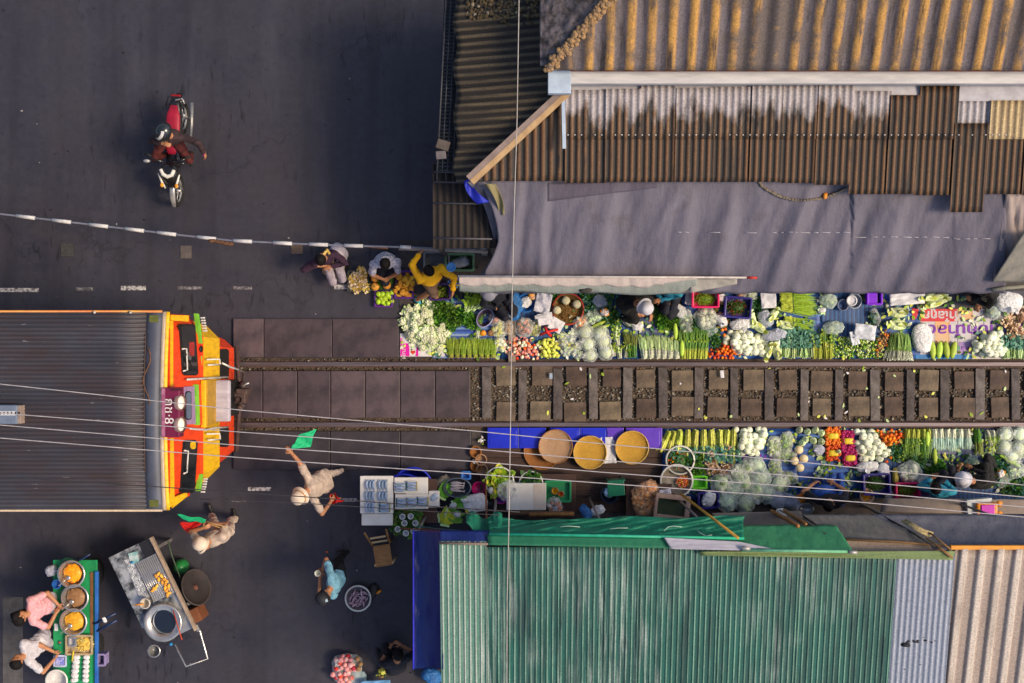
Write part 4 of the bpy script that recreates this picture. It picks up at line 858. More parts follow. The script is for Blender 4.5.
# cab front: raked windscreen panel, chamfered yellow band, red skirt
ZH, XH, ZL, XL = 3.68, x4, 2.42, x4 + .09
lev = [(3.70, x4, 1.385, 1.15, .10), (2.42, XL, 1.33, 1.08, .13), (2.36, XL + .03, 1.31, 1.05, .16), (1.50, XL + .06, 1.24, 1.02, .20)]
skl = [(1.49, XL + .03, 1.16, .90, .22), (.42, XL + .03, 1.03, .86, .16)]
def loft(mb, levels, mfn):
    rows = [[(x4 - .7, YC - 1.385, z), (x - ch * 2.0, YC - w, z), (x - ch, YC - w + .02, z), (x, YC - fl, z), (x, YC, z), (x, YC + fl, z), (x - ch, YC + w - .02, z), (x - ch * 2.0, YC + w, z), (x4 - .7, YC + 1.385, z)] for z, x, w, fl, ch in levels]
    for i in range(len(rows) - 1):
        vs = rows[i] + rows[i + 1]; n = len(rows[0])
        mb.add(vs, [[k, n + k, n + k + 1, k + 1] for k in range(n - 1)], mfn(i), False)
mb = MB(); loft(mb, lev[:2], lambda i: TO); loft(mb, lev[1:3], lambda i: TO); mb.build('windscreen_panel', parent=tr, solid=.03)
mb = MB(); loft(mb, lev[2:], lambda i: TY); mb.build('yellow_band', parent=tr, solid=.03)
TR2 = M('train_red', (.78, .035, .010), .4, (.62, .025, .008), 2, coat=.3)
mb = MB(); loft(mb, skl, lambda i: TR2 if False else TO); a = skl[0]; mb.prism([(a[1] - .44, YC - 1.16), (a[1] - .2, YC - 1.16), (a[1], YC - .9), (a[1], YC + .9), (a[1] - .2, YC + 1.16), (a[1] - .44, YC + 1.16)], 1.44, 1.485, TO); mb.build('skirt', parent=tr, solid=.03)
def fp(px, py, off=.0): p = at_plane_x(px, py, ZH, XH, ZL, XL); return p + Vector((.98, 0, .15)).normalized() * off
def fpoly(mb, pts, m, o1=-.01, o2=.012):
    n = len(pts); f = [fp(x, y, o2) for x, y in pts]; b = [fp(x, y, o1) for x, y in pts]
    nrm = (f[1] - f[0]).cross(f[2] - f[0]); r = nrm.x < 0
    vs = f + b; fs = [list(range(n))[::-1] if r else list(range(n))] + [[i, n + i, n + (i + 1) % n, (i + 1) % n] for i in range(n)]
    mb.add(vs, fs, m)
def vpoly(mb, x, pts, m, th=.012):                      # a plate on a vertical plane facing the track: pts are pixels
    f = []
    for px, py in pts:
        d = x * F / (px - CX); f.append(Vector((x, (CY - py) / F * d, H - d)))
    n = len(f); b = [p - Vector((th, 0, 0)) for p in f]; r = (f[1] - f[0]).cross(f[2] - f[0]).x < 0
    mb.add(f + b, [list(range(n))[::-1] if r else list(range(n))] + [[i, n + i, n + (i + 1) % n, (i + 1) % n] for i in range(n)], m)
def rr(x0, y0, x1, y1, sk=0, r=2.2):                    # pixel rectangle with cut corners, sheared by sk
    return [(x0 + r, y0), (x1 - r, y0), (x1, y0 + r), (x1 + sk, y1 - r), (x1 - r + sk, y1), (x0 + r + sk, y1), (x0 + sk, y1 - r), (x0, y0 + r)]
BLKR = M('window_rubber', (.012, .012, .013), .5)
INS = M('driver_seat_red', (.40, .03, .03), .7); INS2 = M('cab_inside', (.10, .10, .11), .8)
for (x0, y0, x1, y1, sk) in ((178.5, 324, 194.5, 375.5, 3.2), (182.5, 440, 197, 493, -3.0)):
    mb = MB(); fpoly(mb, rr(x0, y0, x1, y1, sk), BLKR, -.01, .014); w = mb.build('windscreen', parent=tr)
    mb = MB(); fpoly(mb, rr(x0 + 1.4, y0 + 1.8, x1 - 1.4, y1 - 1.8, sk, 2), GLS, -.01, .020); mb.build('pane', parent=None); g = bpy.data.objects['pane' if 'pane' in bpy.data.objects else 'pane']
    g = COL.objects[-1]; g.parent = w; g.location = Vector(g['_o']) - Vector(tr['_o'])
# things seen through the panes (driver's seat, curtain) shown by dull plates added on the glass
mb = MB(); fpoly(mb, rr(188, 342, 193, 356, 0, 1), INS, .018, .022); mb.build('cab_view', parent=tr)
mb = MB(); fpoly(mb, rr(186, 352, 190, 360, 0, 1), INS2, .018, .022); mb.build('cab_view', parent=tr)
mb = MB(); fpoly(mb, rr(189, 441.5, 194.5, 449, 0, 1.5), TY, .018, .022); mb.build('yellow_plate', parent=tr)
GRN = M('train_green', (.22, .62, .05), .4); RED = M('train_red', (.80, .02, .03), .4); PLUM = M('plum_board', (.17, .010, .050), .45, (.12, .008, .036), 5); WHT = M('train_white', (.80, .76, .72), .45)
mb = MB(); fpoly(mb, [(195, 313.5), (197.2, 314), (201, 343.5), (198.5, 343.5)], GRN, -.02, .03); mb.build('green_stripe', parent=tr)
mb = MB(); fpoly(mb, [(200.5, 356), (203, 356), (204.8, 377), (202, 377)], GRN, -.01, .016); mb.build('green_stripe', parent=tr)
mb = MB(); fpoly(mb, [(202, 448), (204.6, 448), (204.4, 471), (201.6, 471)], GRN, -.01, .016); mb.build('green_stripe', parent=tr)
mb = MB(); fpoly(mb, [(199, 474), (201.5, 474), (199, 491), (196.5, 491)], GRN, -.02, .03); mb.build('green_stripe', parent=tr)
mb = MB(); fpoly(mb, [(171, 315), (188, 315.5), (188, 321.6), (171, 320.5)], TY, -.01, .012); mb.build('yellow_border', parent=tr)
mb = MB(); fpoly(mb, [(170, 321), (172.6, 321), (172.6, 386), (170, 386)], TY, -.01, .010); mb.build('yellow_border', parent=tr)
mb = MB(); fpoly(mb, [(170, 438), (173, 438), (174, 503), (170, 507)], TY, -.01, .010); mb.build('yellow_border', parent=tr)
mb = MB(); fpoly(mb, [(174, 497), (186, 492), (187, 496), (172, 508)], TY, -.01, .012); mb.build('yellow_border', parent=tr)
mb = MB(); fpoly(mb, [(198.5, 341), (203.5, 341.5), (204.5, 356.5), (199.5, 356)], RED, -.01, .014); mb.build('lamp_plate', parent=tr)
mb = MB(); mb.lathe([(.05, 0), (.05, .02), (.036, .025), (.001, .012)], fp(199.8, 349, .012), BLKR, 16, (1, 0, .15)); mb.build('marker_lamp', parent=tr)
# gangway door in the middle
LAV = M('lavender_door', (.38, .24, .42), .5); GLB = M('grey_blue_glass', (.13, .17, .25), .15, (.09, .12, .19), 3)
mb = MB(); fpoly(mb, [(182, 387), (192.5, 386), (194, 424), (184, 424.5)], LAV, -.01, .03); dr = mb.build('gangway_door', parent=tr)
mb = MB(); fpoly(mb, rr(183, 391, 189.3, 420, .2, 1.8), BLKR, .0, .035); fpoly(mb, rr(183.8, 392, 188.6, 419, .2, 1.8), GLB, .0, .040); q = mb.build('door_window'); q.parent = dr; q.location = Vector(q['_o']) - Vector(tr['_o'])
mb = MB(); fpoly(mb, [(193, 384.5), (195.8, 384.5), (197.3, 425), (194.2, 425)], GRN, -.01, .045); mb.build('door_stripe', parent=tr)
mb = MB(); fpoly(mb, [(196.2, 384.5), (198.2, 384.5), (199.8, 425), (197.7, 425)], RED, -.01, .045); mb.build('door_stripe', parent=tr)
mb = MB(); pa, pb = at(200, 380, 2.4), at(216, 424, 1.7); mb.box((XL + .05, (pa.y + pb.y) / 2, 2.02), (.08, pa.y - pb.y, .86), TY, bev=.015); mb.box((XL + .098, (pa.y + pb.y) / 2, 2.06), (.02, (pa.y - pb.y) * .96, .7), M('ochre', (.50, .27, .02), .6), bev=.005); mb.build('gangway_frame', parent=tr)
GBG = M('pale_grey_cover', (.50, .46, .52), .5, (.36, .32, .38), 4, stretch=(1, 3, 1))
mb = MB(); xg = XL + .16; d = .30; pa, pb = at(222, 379.5, 1.62), at(222, 420.5, 1.62); mb.box((at(221.5, 0, 1.9).x, (pa.y + pb.y) / 2, 1.86), (at(230, 0, 1.9).x - at(213, 0, 1.9).x, pa.y - pb.y, .10), GBG, bev=.035); mb.build('gangway_step', parent=tr)
mb = MB(); mb.box((XL + .08, (pa.y + pb.y) / 2, 1.05), (.16, (pa.y - pb.y) * .9, .9), BLKR, bev=.02); mb.build('gangway_bellows', parent=tr)
mb = MB(); vpoly(mb, XL + .045, rr(220, 349, 229, 379, 0, 1.5), BLKR); mb.build('skirt_recess', parent=tr)
mb = MB(); vpoly(mb, XL + .045, rr(220, 427, 229, 447, 0, 1.5), BLKR); mb.build('skirt_recess', parent=tr)
# destination board and headlamps
mb = MB(); pa, pb = at(161, 387.5, 3.86), at(180, 437.5, 3.86)
mb.box(((pa.x + pb.x) / 2, (pa.y + pb.y) / 2, 3.76), (pb.x - pa.x, pa.y - pb.y, .21), PLUM, bev=.02); bd = mb.build('destination_board', parent=tr)
mb = MB(); mb.box((pa.x + .035, (pa.y + pb.y) / 2, 3.868), (.05, pa.y - pb.y - .02, .006), M('plum_light', (.42, .16, .25), .5, (.25, .05, .12), 12)); mb.box((pb.x - .05, pa.y - .03, 3.868), (.16, .03, .006), M('plum_dark', (.06, .01, .02), .5)); mb.build('board_edge', parent=tr)
t = text_part('lettering', 'กช·8', ((pa.x + pb.x) / 2 - .02, (pa.y + pb.y) / 2 + .04, 3.868), .19, WHT, bd, rz=-math.pi / 2, ext=.002); t.location = Vector(((pa.x + pb.x) / 2 - .025, (pa.y + pb.y) / 2 + .02, 3.868)) - Vector(tr['_o'])
LAMP = M('headlamp_glass', (.90, .85, .76), .15, (.78, .72, .62), 6)
for y in (402.5, 424.5):
    p = at(178, y, 3.80); mb = MB(); mb.lathe([(.115, -.03), (.12, .01), (.108, .03)], p + Vector((.035, 0, 0)), M('lamp_rim', (.35, .22, .2), .4), 20, (1, 0, .35)); mb.ball(p + Vector((.03, 0, 0)), .106, LAMP, 2, (.55, 1, 1)); mb.build('headlamp', parent=tr)
# wipers, handrails, hoses, coupler
PIPE = M('bright_pipe', (.70, .68, .66), .3, metal=.3)
mb = MB(); mb.tube([fp(179, 349, .05), fp(183.2, 348.5, .05), fp(184, 370, .05), fp(180, 371, .05)], .013, WHT, 6); mb.tube([fp(182, 352, .05), fp(188, 366, .05)], .010, BLKR, 5); mb.build('wiper', parent=tr)
mb = MB(); mb.tube([fp(180.5, 473.5, .05), fp(183.5, 472.5, .05), fp(185, 451, .05), fp(181, 450.5, .05)], .013, WHT, 6); mb.tube([fp(182, 468, .05), fp(190, 478, .05)], .010, BLKR, 5); mb.build('wiper', parent=tr)
def rail_loop(y0, y1, x0=205, x1=219): return [at_plane_x(x0, y0, 2.3, XL + .1, 1.5, XL + .14), at_plane_x(x1, y0 - .5, 2.3, XL + .14, 1.5, XL + .18), at_plane_x(x1 + 1, y1 - .5, 2.3, XL + .14, 1.5, XL + .18), at_plane_x(x0 + 1, y1, 2.3, XL + .1, 1.5, XL + .14)]
for y0, y1, xa, xb in ((359.5, 365, 207, 219.5), (434, 440, 207, 219.5)): mb = MB(); mb.tube(rail_loop(y0, y1, xa, xb), .012, WHT, 6); mb.build('handrail', parent=tr)
mb = MB(); mb.tube([fp(183, 379.5, .06), fp(199, 378.5, .06), at(212, 378, 2.1), at(228, 377, 1.6)], .016, PIPE, 6); mb.tube([fp(186, 428.5, .06), fp(202, 430, .06), at(215, 428, 2.1), at(228, 427, 1.6)], .016, PIPE, 6); mb.build('side_pipe', parent=tr)
LET = M('red_lettering', (.72, .12, .06), .5)
mb = MB()
for y0, n in ((317, 6), (478, 6)):
    for k in range(n): fpoly(mb, rr(200.5 + k * .45 if y0 < 400 else 203.5 - k * .55, y0 + k * 2.6, 202.3 + k * .45 if y0 < 400 else 205.2 - k * .55, y0 + k * 2.6 + 1.7, 0, .3), WHT, .0, .045)
mb.build('lettering', parent=tr)
HOSE = M('brake_hose', (.10, .07, .065), .6); CPL = M('coupler_iron', (.10, .055, .045), .6, (.05, .03, .028), 14)
mb = MB(); mb.tube([at(222, 363, 1.5), at(230, 367, 1.35), at(238, 369.5, 1.2)], .018, PIPE, 6); mb.tube([at(238, 369.5, 1.2), at(244, 372, 1.0), at(243, 381, .7), at(236, 385, .6)], .022, HOSE, 7); mb.tube([at(240, 388, .8), at(246, 384, .9), at(249, 383, .9)], .014, PIPE, 6); mb.tube([at(236, 402, .7), at(244, 406, .6), at(240, 411, .6)], .022, HOSE, 7); mb.build('brake_hose', parent=tr)
mb = MB(); mb.box((at(237, 0, .8).x, yC - .02, .80), (.34, .20, .22), CPL, bev=.03); mb.box((at(242, 0, .8).x + .02, yC + .07, .80), (.20, .10, .26), CPL, bev=.03); mb.lathe([(.05, -.16), (.05, .16)], (at(241, 0, .8).x, yC - .06, .80), CPL, 12); mb.ball((at(239, 0, .9).x, yC + .15, .72), .07, CPL, 2, amp=.3); mb.ball((at(240, 0, .7).x, yC - .20, .72), .06, CPL, 2, amp=.3); mb.build('coupler', parent=tr)
mb = MB(); mb.tube([(XL + .05, YC + .9, .33), (XL + .10, YC, .30), (XL + .05, YC - .9, .33)], .04, CPL, 8); mb.build('lower_bar', parent=tr)
# roof ventilator
mb = MB(); VB = M('vent_blue', (.17, .21, .29), .5, (.12, .15, .21), 6); p, q = at(-14, 405, 3.95), at(18, 424, 3.95)
mb.box(((p.x + q.x) / 2, (p.y + q.y) / 2, 3.90), (q.x - p.x, p.y - q.y, .16), VB, bev=.02); mb.box((q.x + .02, (p.y + q.y) / 2, 3.89), (.05, p.y - q.y - .01, .14), M('vent_tan', (.32, .24, .20), .6), bev=.008); vt = mb.build('roof_vent', parent=tr)
mb = MB(); mb.box(((p.x + q.x) / 2, (p.y + q.y) / 2 + .02, 3.984), (q.x - p.x - .05, .06, .008), M('vent_pale', (.62, .62, .66), .5))
for k in range(9): mb.box((p.x + .06 + k * .052, (p.y + q.y) / 2 + .02, 3.990), (.016, .032, .006), BLKR)
g = mb.build('grille'); g.parent = vt; g.location = Vector(g['_o']) - Vector(tr['_o'])
# ------------------------------------------------------------------ clothing
def CL(n, c, c2=None, sc=9, **k): return M(n, c, .85, c2 or tuple(x * .62 for x in c), sc, bmp=.35, **k)
BEI = CL('beige_uniform', (.56, .44, .36)); NAVY = CL('navy_cloth', (.016, .018, .032)); BLACKC = CL('black_cloth', (.012, .012, .014)); GREYT = CL('grey_trousers', (.16, .16, .20)); LAVT = CL('lavender_skirt', (.48, .43, .52))
# conductor waving the green flag
HATM = M('pale_sun_hat', (.70, .58, .46), .8, (.60, .48, .38), 12)
o, P = person('conductor in beige uniform and round pale hat walking with the green flag arm stretched out', at(326, 480, .92), at(308.5, 489, 1.40), at(301, 495.5, 1.52), (-1, -.30, 0), at(331, 501.5, 1.15), at(291.5, 453, 1.62), at(322, 487, 0), at(344, 470, .12), BEI, BEI, 'short', 'long',
             look=(-.75, -.2, -.45), hair='short', elbow=((.3, -1, -.2), (.2, .3, -1)), grip=(.8, .7), shirt_fat=1.15, wide=1.08)
ht = hat(o, P, HATM, .155, .112, .145, mband=M('orange_hat_band', (.55, .25, .08), .7))
GF = cloth_mat('green_flag_cloth', (.015, .50, .21), (.01, .36, .15), .6, 150); RF = cloth_mat('red_flag_cloth', (.72, .018, .012), (.50, .012, .01), .6, 150); STK = M('flag_stick', (.45, .28, .12), .6)
def flag(name, label, corners, m, stick, rip=.04, furl=0.0):
    t = thing(name, label, 'flag', (stick[0].x, stick[0].y, stick[0].z - .05)); a, b, c, d = corners
    def fn(u, v):
        p = a.lerp(b, u).lerp(d.lerp(c, u), v); p.z += rip * math.sin(u * 7 + v * 4) + rip * .5 * noise.noise(Vector((u * 6, v * 6, 3))); p.y += .012 * math.sin(u * 10 + v * 2); return p
    mb = MB(); mb.grid(fn, 28, 16, m); mb.build('flag_cloth', parent=t, solid=.003)
    MB().tube(stick, .009, STK, 8).build('stick', parent=t); return t
flag('signal_flag', 'bright green signal flag held out over the wires of the crossing', (at(291, 449, 1.72), at(299, 434, 1.72), at(316, 428.5, 1.66), at(310, 448, 1.62)), GF, [at(290.5, 455, 1.58), at(292.5, 448, 1.72)])
flag('signal_flag', 'bundled red signal flag in the lowered hand of the walking conductor', (at(330, 494, 1.05), at(336, 493.5, 1.1), at(343.5, 501, .95), at(329, 505, 1.0)), RF, [at(329, 499, 1.1), at(341, 498, 1.0)], .07)
# conductor rolling his flags
o, P = person('conductor in beige uniform rolling a red and a green flag beside the train front', at(223, 533, .92), at(210, 540.5, 1.42), at(203.5, 545.5, 1.53), (-.35, 1, 0), at(203, 528, 1.30), at(210, 524.5, 1.22), at(212, 512, 0), at(237, 518, 0), BEI, BEI, 'short', 'long',
             look=(.0, .75, -.6), hair='short', elbow=((-1, -.2, -.4), (1, .1, -.6)), grip=(.9, .9), shirt_fat=1.15, wide=1.05)
hat(o, P, HATM, .145, .112, .145)
flag('signal_flag', 'half rolled green signal flag held level by the conductor next to the train', (at(177, 514, 1.35), at(206, 519, 1.35), at(205, 523, 1.3), at(183, 520, 1.3)), GF, [at(205, 521, 1.32), at(226, 527, 1.3)], .015)
flag('signal_flag', 'small triangular red signal flag hanging under the half rolled green flag', (at(179.5, 522.5, 1.25), at(204, 521.5, 1.28), at(195, 528, 1.2), at(187, 534, 1.1)), RF, [at(203, 522, 1.27), at(224, 529, 1.27)], .03)
# man in blue shirt with a cup
o, P = person('person in light blue shirt and cap standing on the asphalt holding a small white cup', at(340, 576, .95), at(331, 587, 1.38), at(325.5, 595.5, 1.50), (-1, -.05, 0), at(320, 577.5, 1.12), at(322, 571.5, 1.12), at(341, 561, 0), at(346, 551, 0), CL('sky_blue_shirt', (.20, .45, .60)), BLACKC,
             look=(-.75, .15, -.6), elbow=((-.5, -1, -.2), (-.2, 1, -.3)), grip=(.5, .5))
hat(o, P, M('dark_cap', (.02, .022, .03), .7), .118, .110, .14, name='cap'); mb = MB(); mb.tube([P['head'] + P['hup'] * .06 - P['look'] * .105, P['head'] + P['hup'] * .10 - P['look'] * .09], .03, M('pale_cap_strap', (.45, .6, .75), .6), 8); mb.build('cap_strap', parent=o)
CUP = M('white_cup', (.72, .74, .66), .5)
p = at(318.5, 572.5, 1.12); mb = MB(); mb.lathe([(.001, 0), (.035, 0), (.05, .08), (.052, .085), (.046, .08), (.032, .01), (.001, .01)], p, CUP, 16); tag(mb.build('cup'), 'small white cup held in both hands of the person in light blue', 'cup')
# two cooks at the food cart
o, P = person('cook in pink patterned blouse with black hair stirring pots at the green cart', at(50, 603, .92), at(29, 612.5, 1.36), at(20, 618, 1.47), (1, .05, 0), at(57.5, 604, 1.05), at(56, 613, 1.02), at(57, 598, 0), at(57, 604, 0), CL('pink_blouse', (.72, .27, .33), (.60, .40, .42), 22), LAVT, look=(.55, -.15, -.8), hair='long', elbow=((.3, .8, -.4), (.3, -.9, -.4)), grip=(.7, .7))
o, P = person('cook in plain white t-shirt with black hair serving at the green cart', at(44, 639, .93), at(24, 655, 1.38), at(16.5, 661.5, 1.50), (1, .2, 0), at(53.5, 651.5, 1.02), at(54, 659.5, 1.0), at(56, 636, 0), at(56, 643, 0), CL('white_tshirt', (.62, .59, .64)), CL('pale_grey_trousers', (.46, .43, .50)), look=(.6, -.1, -.75), elbow=((.3, 1, -.2), (.3, -1, -.3)), grip=(.6, .6))
# sitting people by the fruit
MAR = CL('dark_plum_blouse', (.045, .018, .045)); ORS = CL('orange_cuff', (.65, .20, .05))
o, P = person('person in dark plum top squatting in the street with a yellow banded bag', at(330, 257, .36), at(324.5, 258, .80), at(321, 258.5, .98), (.35, -1, 0), at(331, 266.5, .55), at(318.5, 266, .6), at(337, 265, 0), at(329, 267, 0), MAR, CL('mauve_trousers', (.42, .36, .42)), 'long', look=(.1, -.6, -.75), elbow=((1, 0, -.3), (-1, -.2, 0)))
mb = MB(); mb.tube([P['head'] + P['side'] * .02, at(327, 250, .9), at(331, 257, .7), at(332.5, 262, .55)], .028, M('yellow_strap', (.60, .42, .12), .6), 8); mb.build('strap', parent=o)
t = thing('bag', 'cream and white bag with a yellow top beside the squatting person in plum', 'bag', at(338, 260, 0))
mb = MB(); mb.ball(at(338, 256, .20), .20, M('floral_bag', (.58, .50, .55), .7, (.35, .32, .38), 16), 3, (.85, 1.1, .95), .2); mb.ball(at(333, 269, .15), .16, M('tan_bag', (.48, .36, .20), .8), 3, (1.2, .8, .8), .2); mb.build('bag_body', parent=t)
mb = MB(); mb.ball(at(332, 266, .30), .10, M('bright_yellow', (.72, .58, .03), .6), 2, (1.2, .7, .5), .3); mb.build('yellow_cloth', parent=t)
mb = MB(); mb.ball(at(342, 257.5, .30), .05, M('orange_item', (.80, .36, .06), .6), 2, (1, 1, .6), .3); mb.ball(at(338, 259, .38), .045, M('green_item', (.12, .42, .05), .6), 2, (1.2, .8, .6), .3); mb.build('bag_trim', parent=t)
mb = MB(); mb.tube([at(345, 262, .05), at(346, 265, .06), at(345, 268, .05)], .05, BLACKC, 8); tag(mb.build('sandal'), 'dark sandal left on the street beside the floral bag', 'sandal')
SPK = CL('speckled_blouse', (.62, .62, .68), (.22, .22, .34), 22)
o, P = person('person in white speckled blouse sitting behind the fruit trays', at(385, 258, .30), at(385, 264, .80), at(385, 263, .98), (.05, -1, 0), at(388, 278, .34), at(383, 279, .36), at(378, 262, 0), at(392, 262, 0), SPK, NAVY, look=(.02, -.75, -.7), elbow=((1, -.2, .1), (-1, -.2, .1)), grip=(.6, .6), wide=1.12)
YEB = CL('bright_yellow_blouse', (.80, .43, .005), (.72, .36, .005), 5)
o, P = person('person in bright yellow blouse bending with both arms spread and a turquoise sandal', at(432, 279, .74), at(430, 273, 1.08), at(428, 270, 1.20), (.55, -.85, 0), at(453, 291, .78), at(419.5, 254, .98), at(417, 300, .0), at(428, 283, 0), YEB, CL('brown_skirt', (.20, .12, .08)), 'long', 'short', M('turquoise_sandal', (.04, .36, .50), .5), look=(.4, -.5, -.75), elbow=((.6, .5, .4), (-.5, .4, .3)), grip=(.5, .5), wide=1.1, shirt_fat=1.12)
mb = MB()
for dx, dy in ((-4, 6), (0, 10), (5, 12)): mb.ball(at(427 + dx + 2, 270 + dy, 1.12 - .03 * dy / 3), .026, M('pale_print', (.75, .66, .42), .7), 2, (1, 1, .5))
# sellers among the vegetables
BLU2 = CL('cobalt_blouse', (.03, .10, .42)); TEAL = CL('teal_flower_blouse', (.02, .16, .34), (.03, .34, .42), 18); WHH = M('white_straw_hat', (.60, .60, .68), .7, (.5, .5, .58), 14)
def seller(label, hx, hy, bx, by, face, hlx, hrx, shirt, legs, hatm=None, hb=.15, hz=.92, sleeve='long', hair='short', ht=.14):
    f = Vector((face[0], face[1], 0)).normalized()
    o, P = person(label, at(bx, by, .28), at(hx * .55 + bx * .45, hy * .55 + by * .45, .72), at(hx, hy, hz), f, at(*hlx, .38), at(*hrx, .38), Vector((bx and at(bx, by).x, at(bx, by).y, 0)) + f * .26 + f.cross(Vector((0, 0, 1))) * -.18, at(bx, by) + f * .26 + f.cross(Vector((0, 0, 1))) * .18,
                 shirt, legs, sleeve, look=(f.x * .7, f.y * .7, -.6), hair=hair, grip=(.6, .6), group=None)
    if hatm: hat(o, P, hatm, hb, .112, ht)
    return o
seller('person in black with a grey brimmed hat sitting by the bright blue bags', 489, 291, 499, 296, (.5, -1), (508, 304), (497, 309), NAVY, NAVY, M('grey_sun_hat', (.30, .30, .38), .7, (.24, .24, .30), 12), .16)
seller('person in black with a pale round hat crouching beside the blue checked mat', 644, 306, 626, 300, (.5, -1), (651, 314), (638, 314), BLACKC, BLACKC, WHH, .145, 1.0)
seller('person in teal flowered blouse leaning under the pale valance', 666, 288, 672, 292, (-.3, -1), (660, 300), (664, 303), TEAL, NAVY)
seller('person in black sitting at the end of the upper row behind the printed banner', 985, 291, 991, 289, (-.9, -.5), (974, 300), (978, 304), BLACKC, BLACKC)
o, P = person('person in blue top with bare arms kneeling on the blue mat of the lower row', at(834, 501, .32), at(830, 500, .80), at(829, 506, .95), (.0, 1, 0), at(813, 484, .42), at(834, 483.5, .46), at(820, 490, 0), at(838, 490, 0), NAVY, BLU2, 'short', look=(-.1, .7, -.7), elbow=((-1, .2, -.3), (1, -.3, .1)), grip=(.5, .5), wide=1.15)
mb = MB(); mb.ball(at(824, 495, .45), .20, BLU2, 3, (1.1, .9, .6), .12); o2 = mb.build('apron', parent=o); o2.location = o2.location
seller('person in black with a pale round hat crouching by the orange rimmed tub', 964, 480, 984, 482, (-.1, 1), (958, 470), (972, 468), BLACKC, BLACKC, WHH, .145, 1.0)
seller('person in teal flowered blouse sitting between the pink crate and the pale hat', 936, 489, 940, 492, (.2, 1), (932, 478), (944, 480), TEAL, NAVY)
seller('person in navy at the bottom street corner reaching into a pale cloth', 398, 655, 396, 668, (-.4, 1), (388, 650), (401, 645), NAVY, BLACKC, hz=.98, sleeve='short')
# ------------------------------------------------------------------ motorbike and rider
BKB = M('bike_black', (.016, .016, .020), .25, coat=.5); SEAT = M('bike_red_seat', (.36, .008, .035), .5, (.26, .006, .025), 6); SILV = M('bike_silver', (.55, .54, .55), .3, metal=.5); TYR = M('tyre_rubber', (.018, .018, .02), .8); AMB = M('amber_lens', (.90, .36, .03), .2); CLR = M('clear_lens', (.80, .78, .72), .15)
bk = thing('motorbike', 'black motorbike with a red seat, white V front and amber indicators riding down the street', 'motorbike', at(175, 155, 0))
th = rad(-90)
fwd_ = (at(176, 200, .3) - at(177, 108, .6)); fwd_.z = 0; fwd_.normalize(); sd_ = Vector((fwd_.y, -fwd_.x, 0))    # sd_ = rider's right
b0 = at(176.5, 152, .5); b0.z = 0
def B(f, s, z): return b0 + fwd_ * f + sd_ * s + Vector((0, 0, z))
fw, rw = .62, -.62
for f, nm in ((fw, 'front_wheel'), (rw, 'rear_wheel')):
    c = B(f, 0, .28); mb = MB()
    ring = [c + (fwd_ * math.cos(a) + Vector((0, 0, 1)) * math.sin(a)) * .235 for a in [2 * math.pi * k / 28 for k in range(29)]]; mb.tube(ring, .045, TYR, 10, caps=False)
    w_ = mb.build(nm, parent=bk); mb = MB(); mb.tube([ring[k] * .83 + c * .17 for k in range(29)], .016, SILV, 6, caps=False)
    for k in range(0, 28, 4): mb.tube([c, ring[k] * .85 + c * .15], .008, SILV, 5)
    mb.tube([c - sd_ * .06, c + sd_ * .06], .03, SILV, 10); g = mb.build('rim'); g.parent = w_; g.location = Vector(g['_o']) - Vector(bk['_o'])
def blob(rows, m, name, seg=14):   # lofted body: rows of (f, half width, z centre, half height)
    mb = MB(); vs, fs = [], []
    for f, w, z, h in rows:
        for k in range(seg):
            a = 2 * math.pi * k / seg; ca, sa = math.cos(a), math.sin(a); vs.append(B(f, w * math.copysign(abs(ca) ** .75, ca), z + h * math.copysign(abs(sa) ** .8, sa)))
    n = len(rows)
    for i in range(n - 1):
        for k in range(seg): k2 = (k + 1) % seg; fs.append([i * seg + k, i * seg + k2, (i + 1) * seg + k2, (i + 1) * seg + k])
    fs += [list(range(seg))[::-1], [(n - 1) * seg + k for k in range(seg)]]; mb.add(vs, fs, m, True); return mb.build(name, parent=bk)
blob([(-.86, .05, .78, .03), (-.74, .10, .76, .05), (-.45, .13, .70, .09), (-.1, .12, .60, .10), (.12, .10, .50, .08), (.25, .09, .48, .06)], BKB, 'body')
blob([(-.72, .06, .82, .03), (-.55, .115, .82, .035), (-.25, .125, .80, .04), (.0, .10, .77, .04), (.08, .06, .76, .02)], SEAT, 'seat')
blob([(.20, .06, .70, .10), (.30, .15, .74, .16), (.40, .17, .78, .14), (.52, .12, .72, .12), (.62, .05, .62, .06)], BKB, 'front_fairing')
blob([(.40, .035, .57, .02), (.62, .045, .60, .03), (.80, .045, .53, .03), (.92, .03, .42, .02)], SILV, 'front_mudguard')
blob([(-.98, .05, .55, .02), (-.86, .07, .66, .03), (-.70, .07, .70, .02)], BKB, 'rear_mudguard')
mb = MB(); mb.tube([B(.36, -.11, .945), B(.44, -.075, .915), B(.475, 0, .895), B(.44, .075, .915), B(.36, .11, .945)], [.028, .034, .036, .034, .028], CLR, 8); mb.build('headlight', parent=bk)
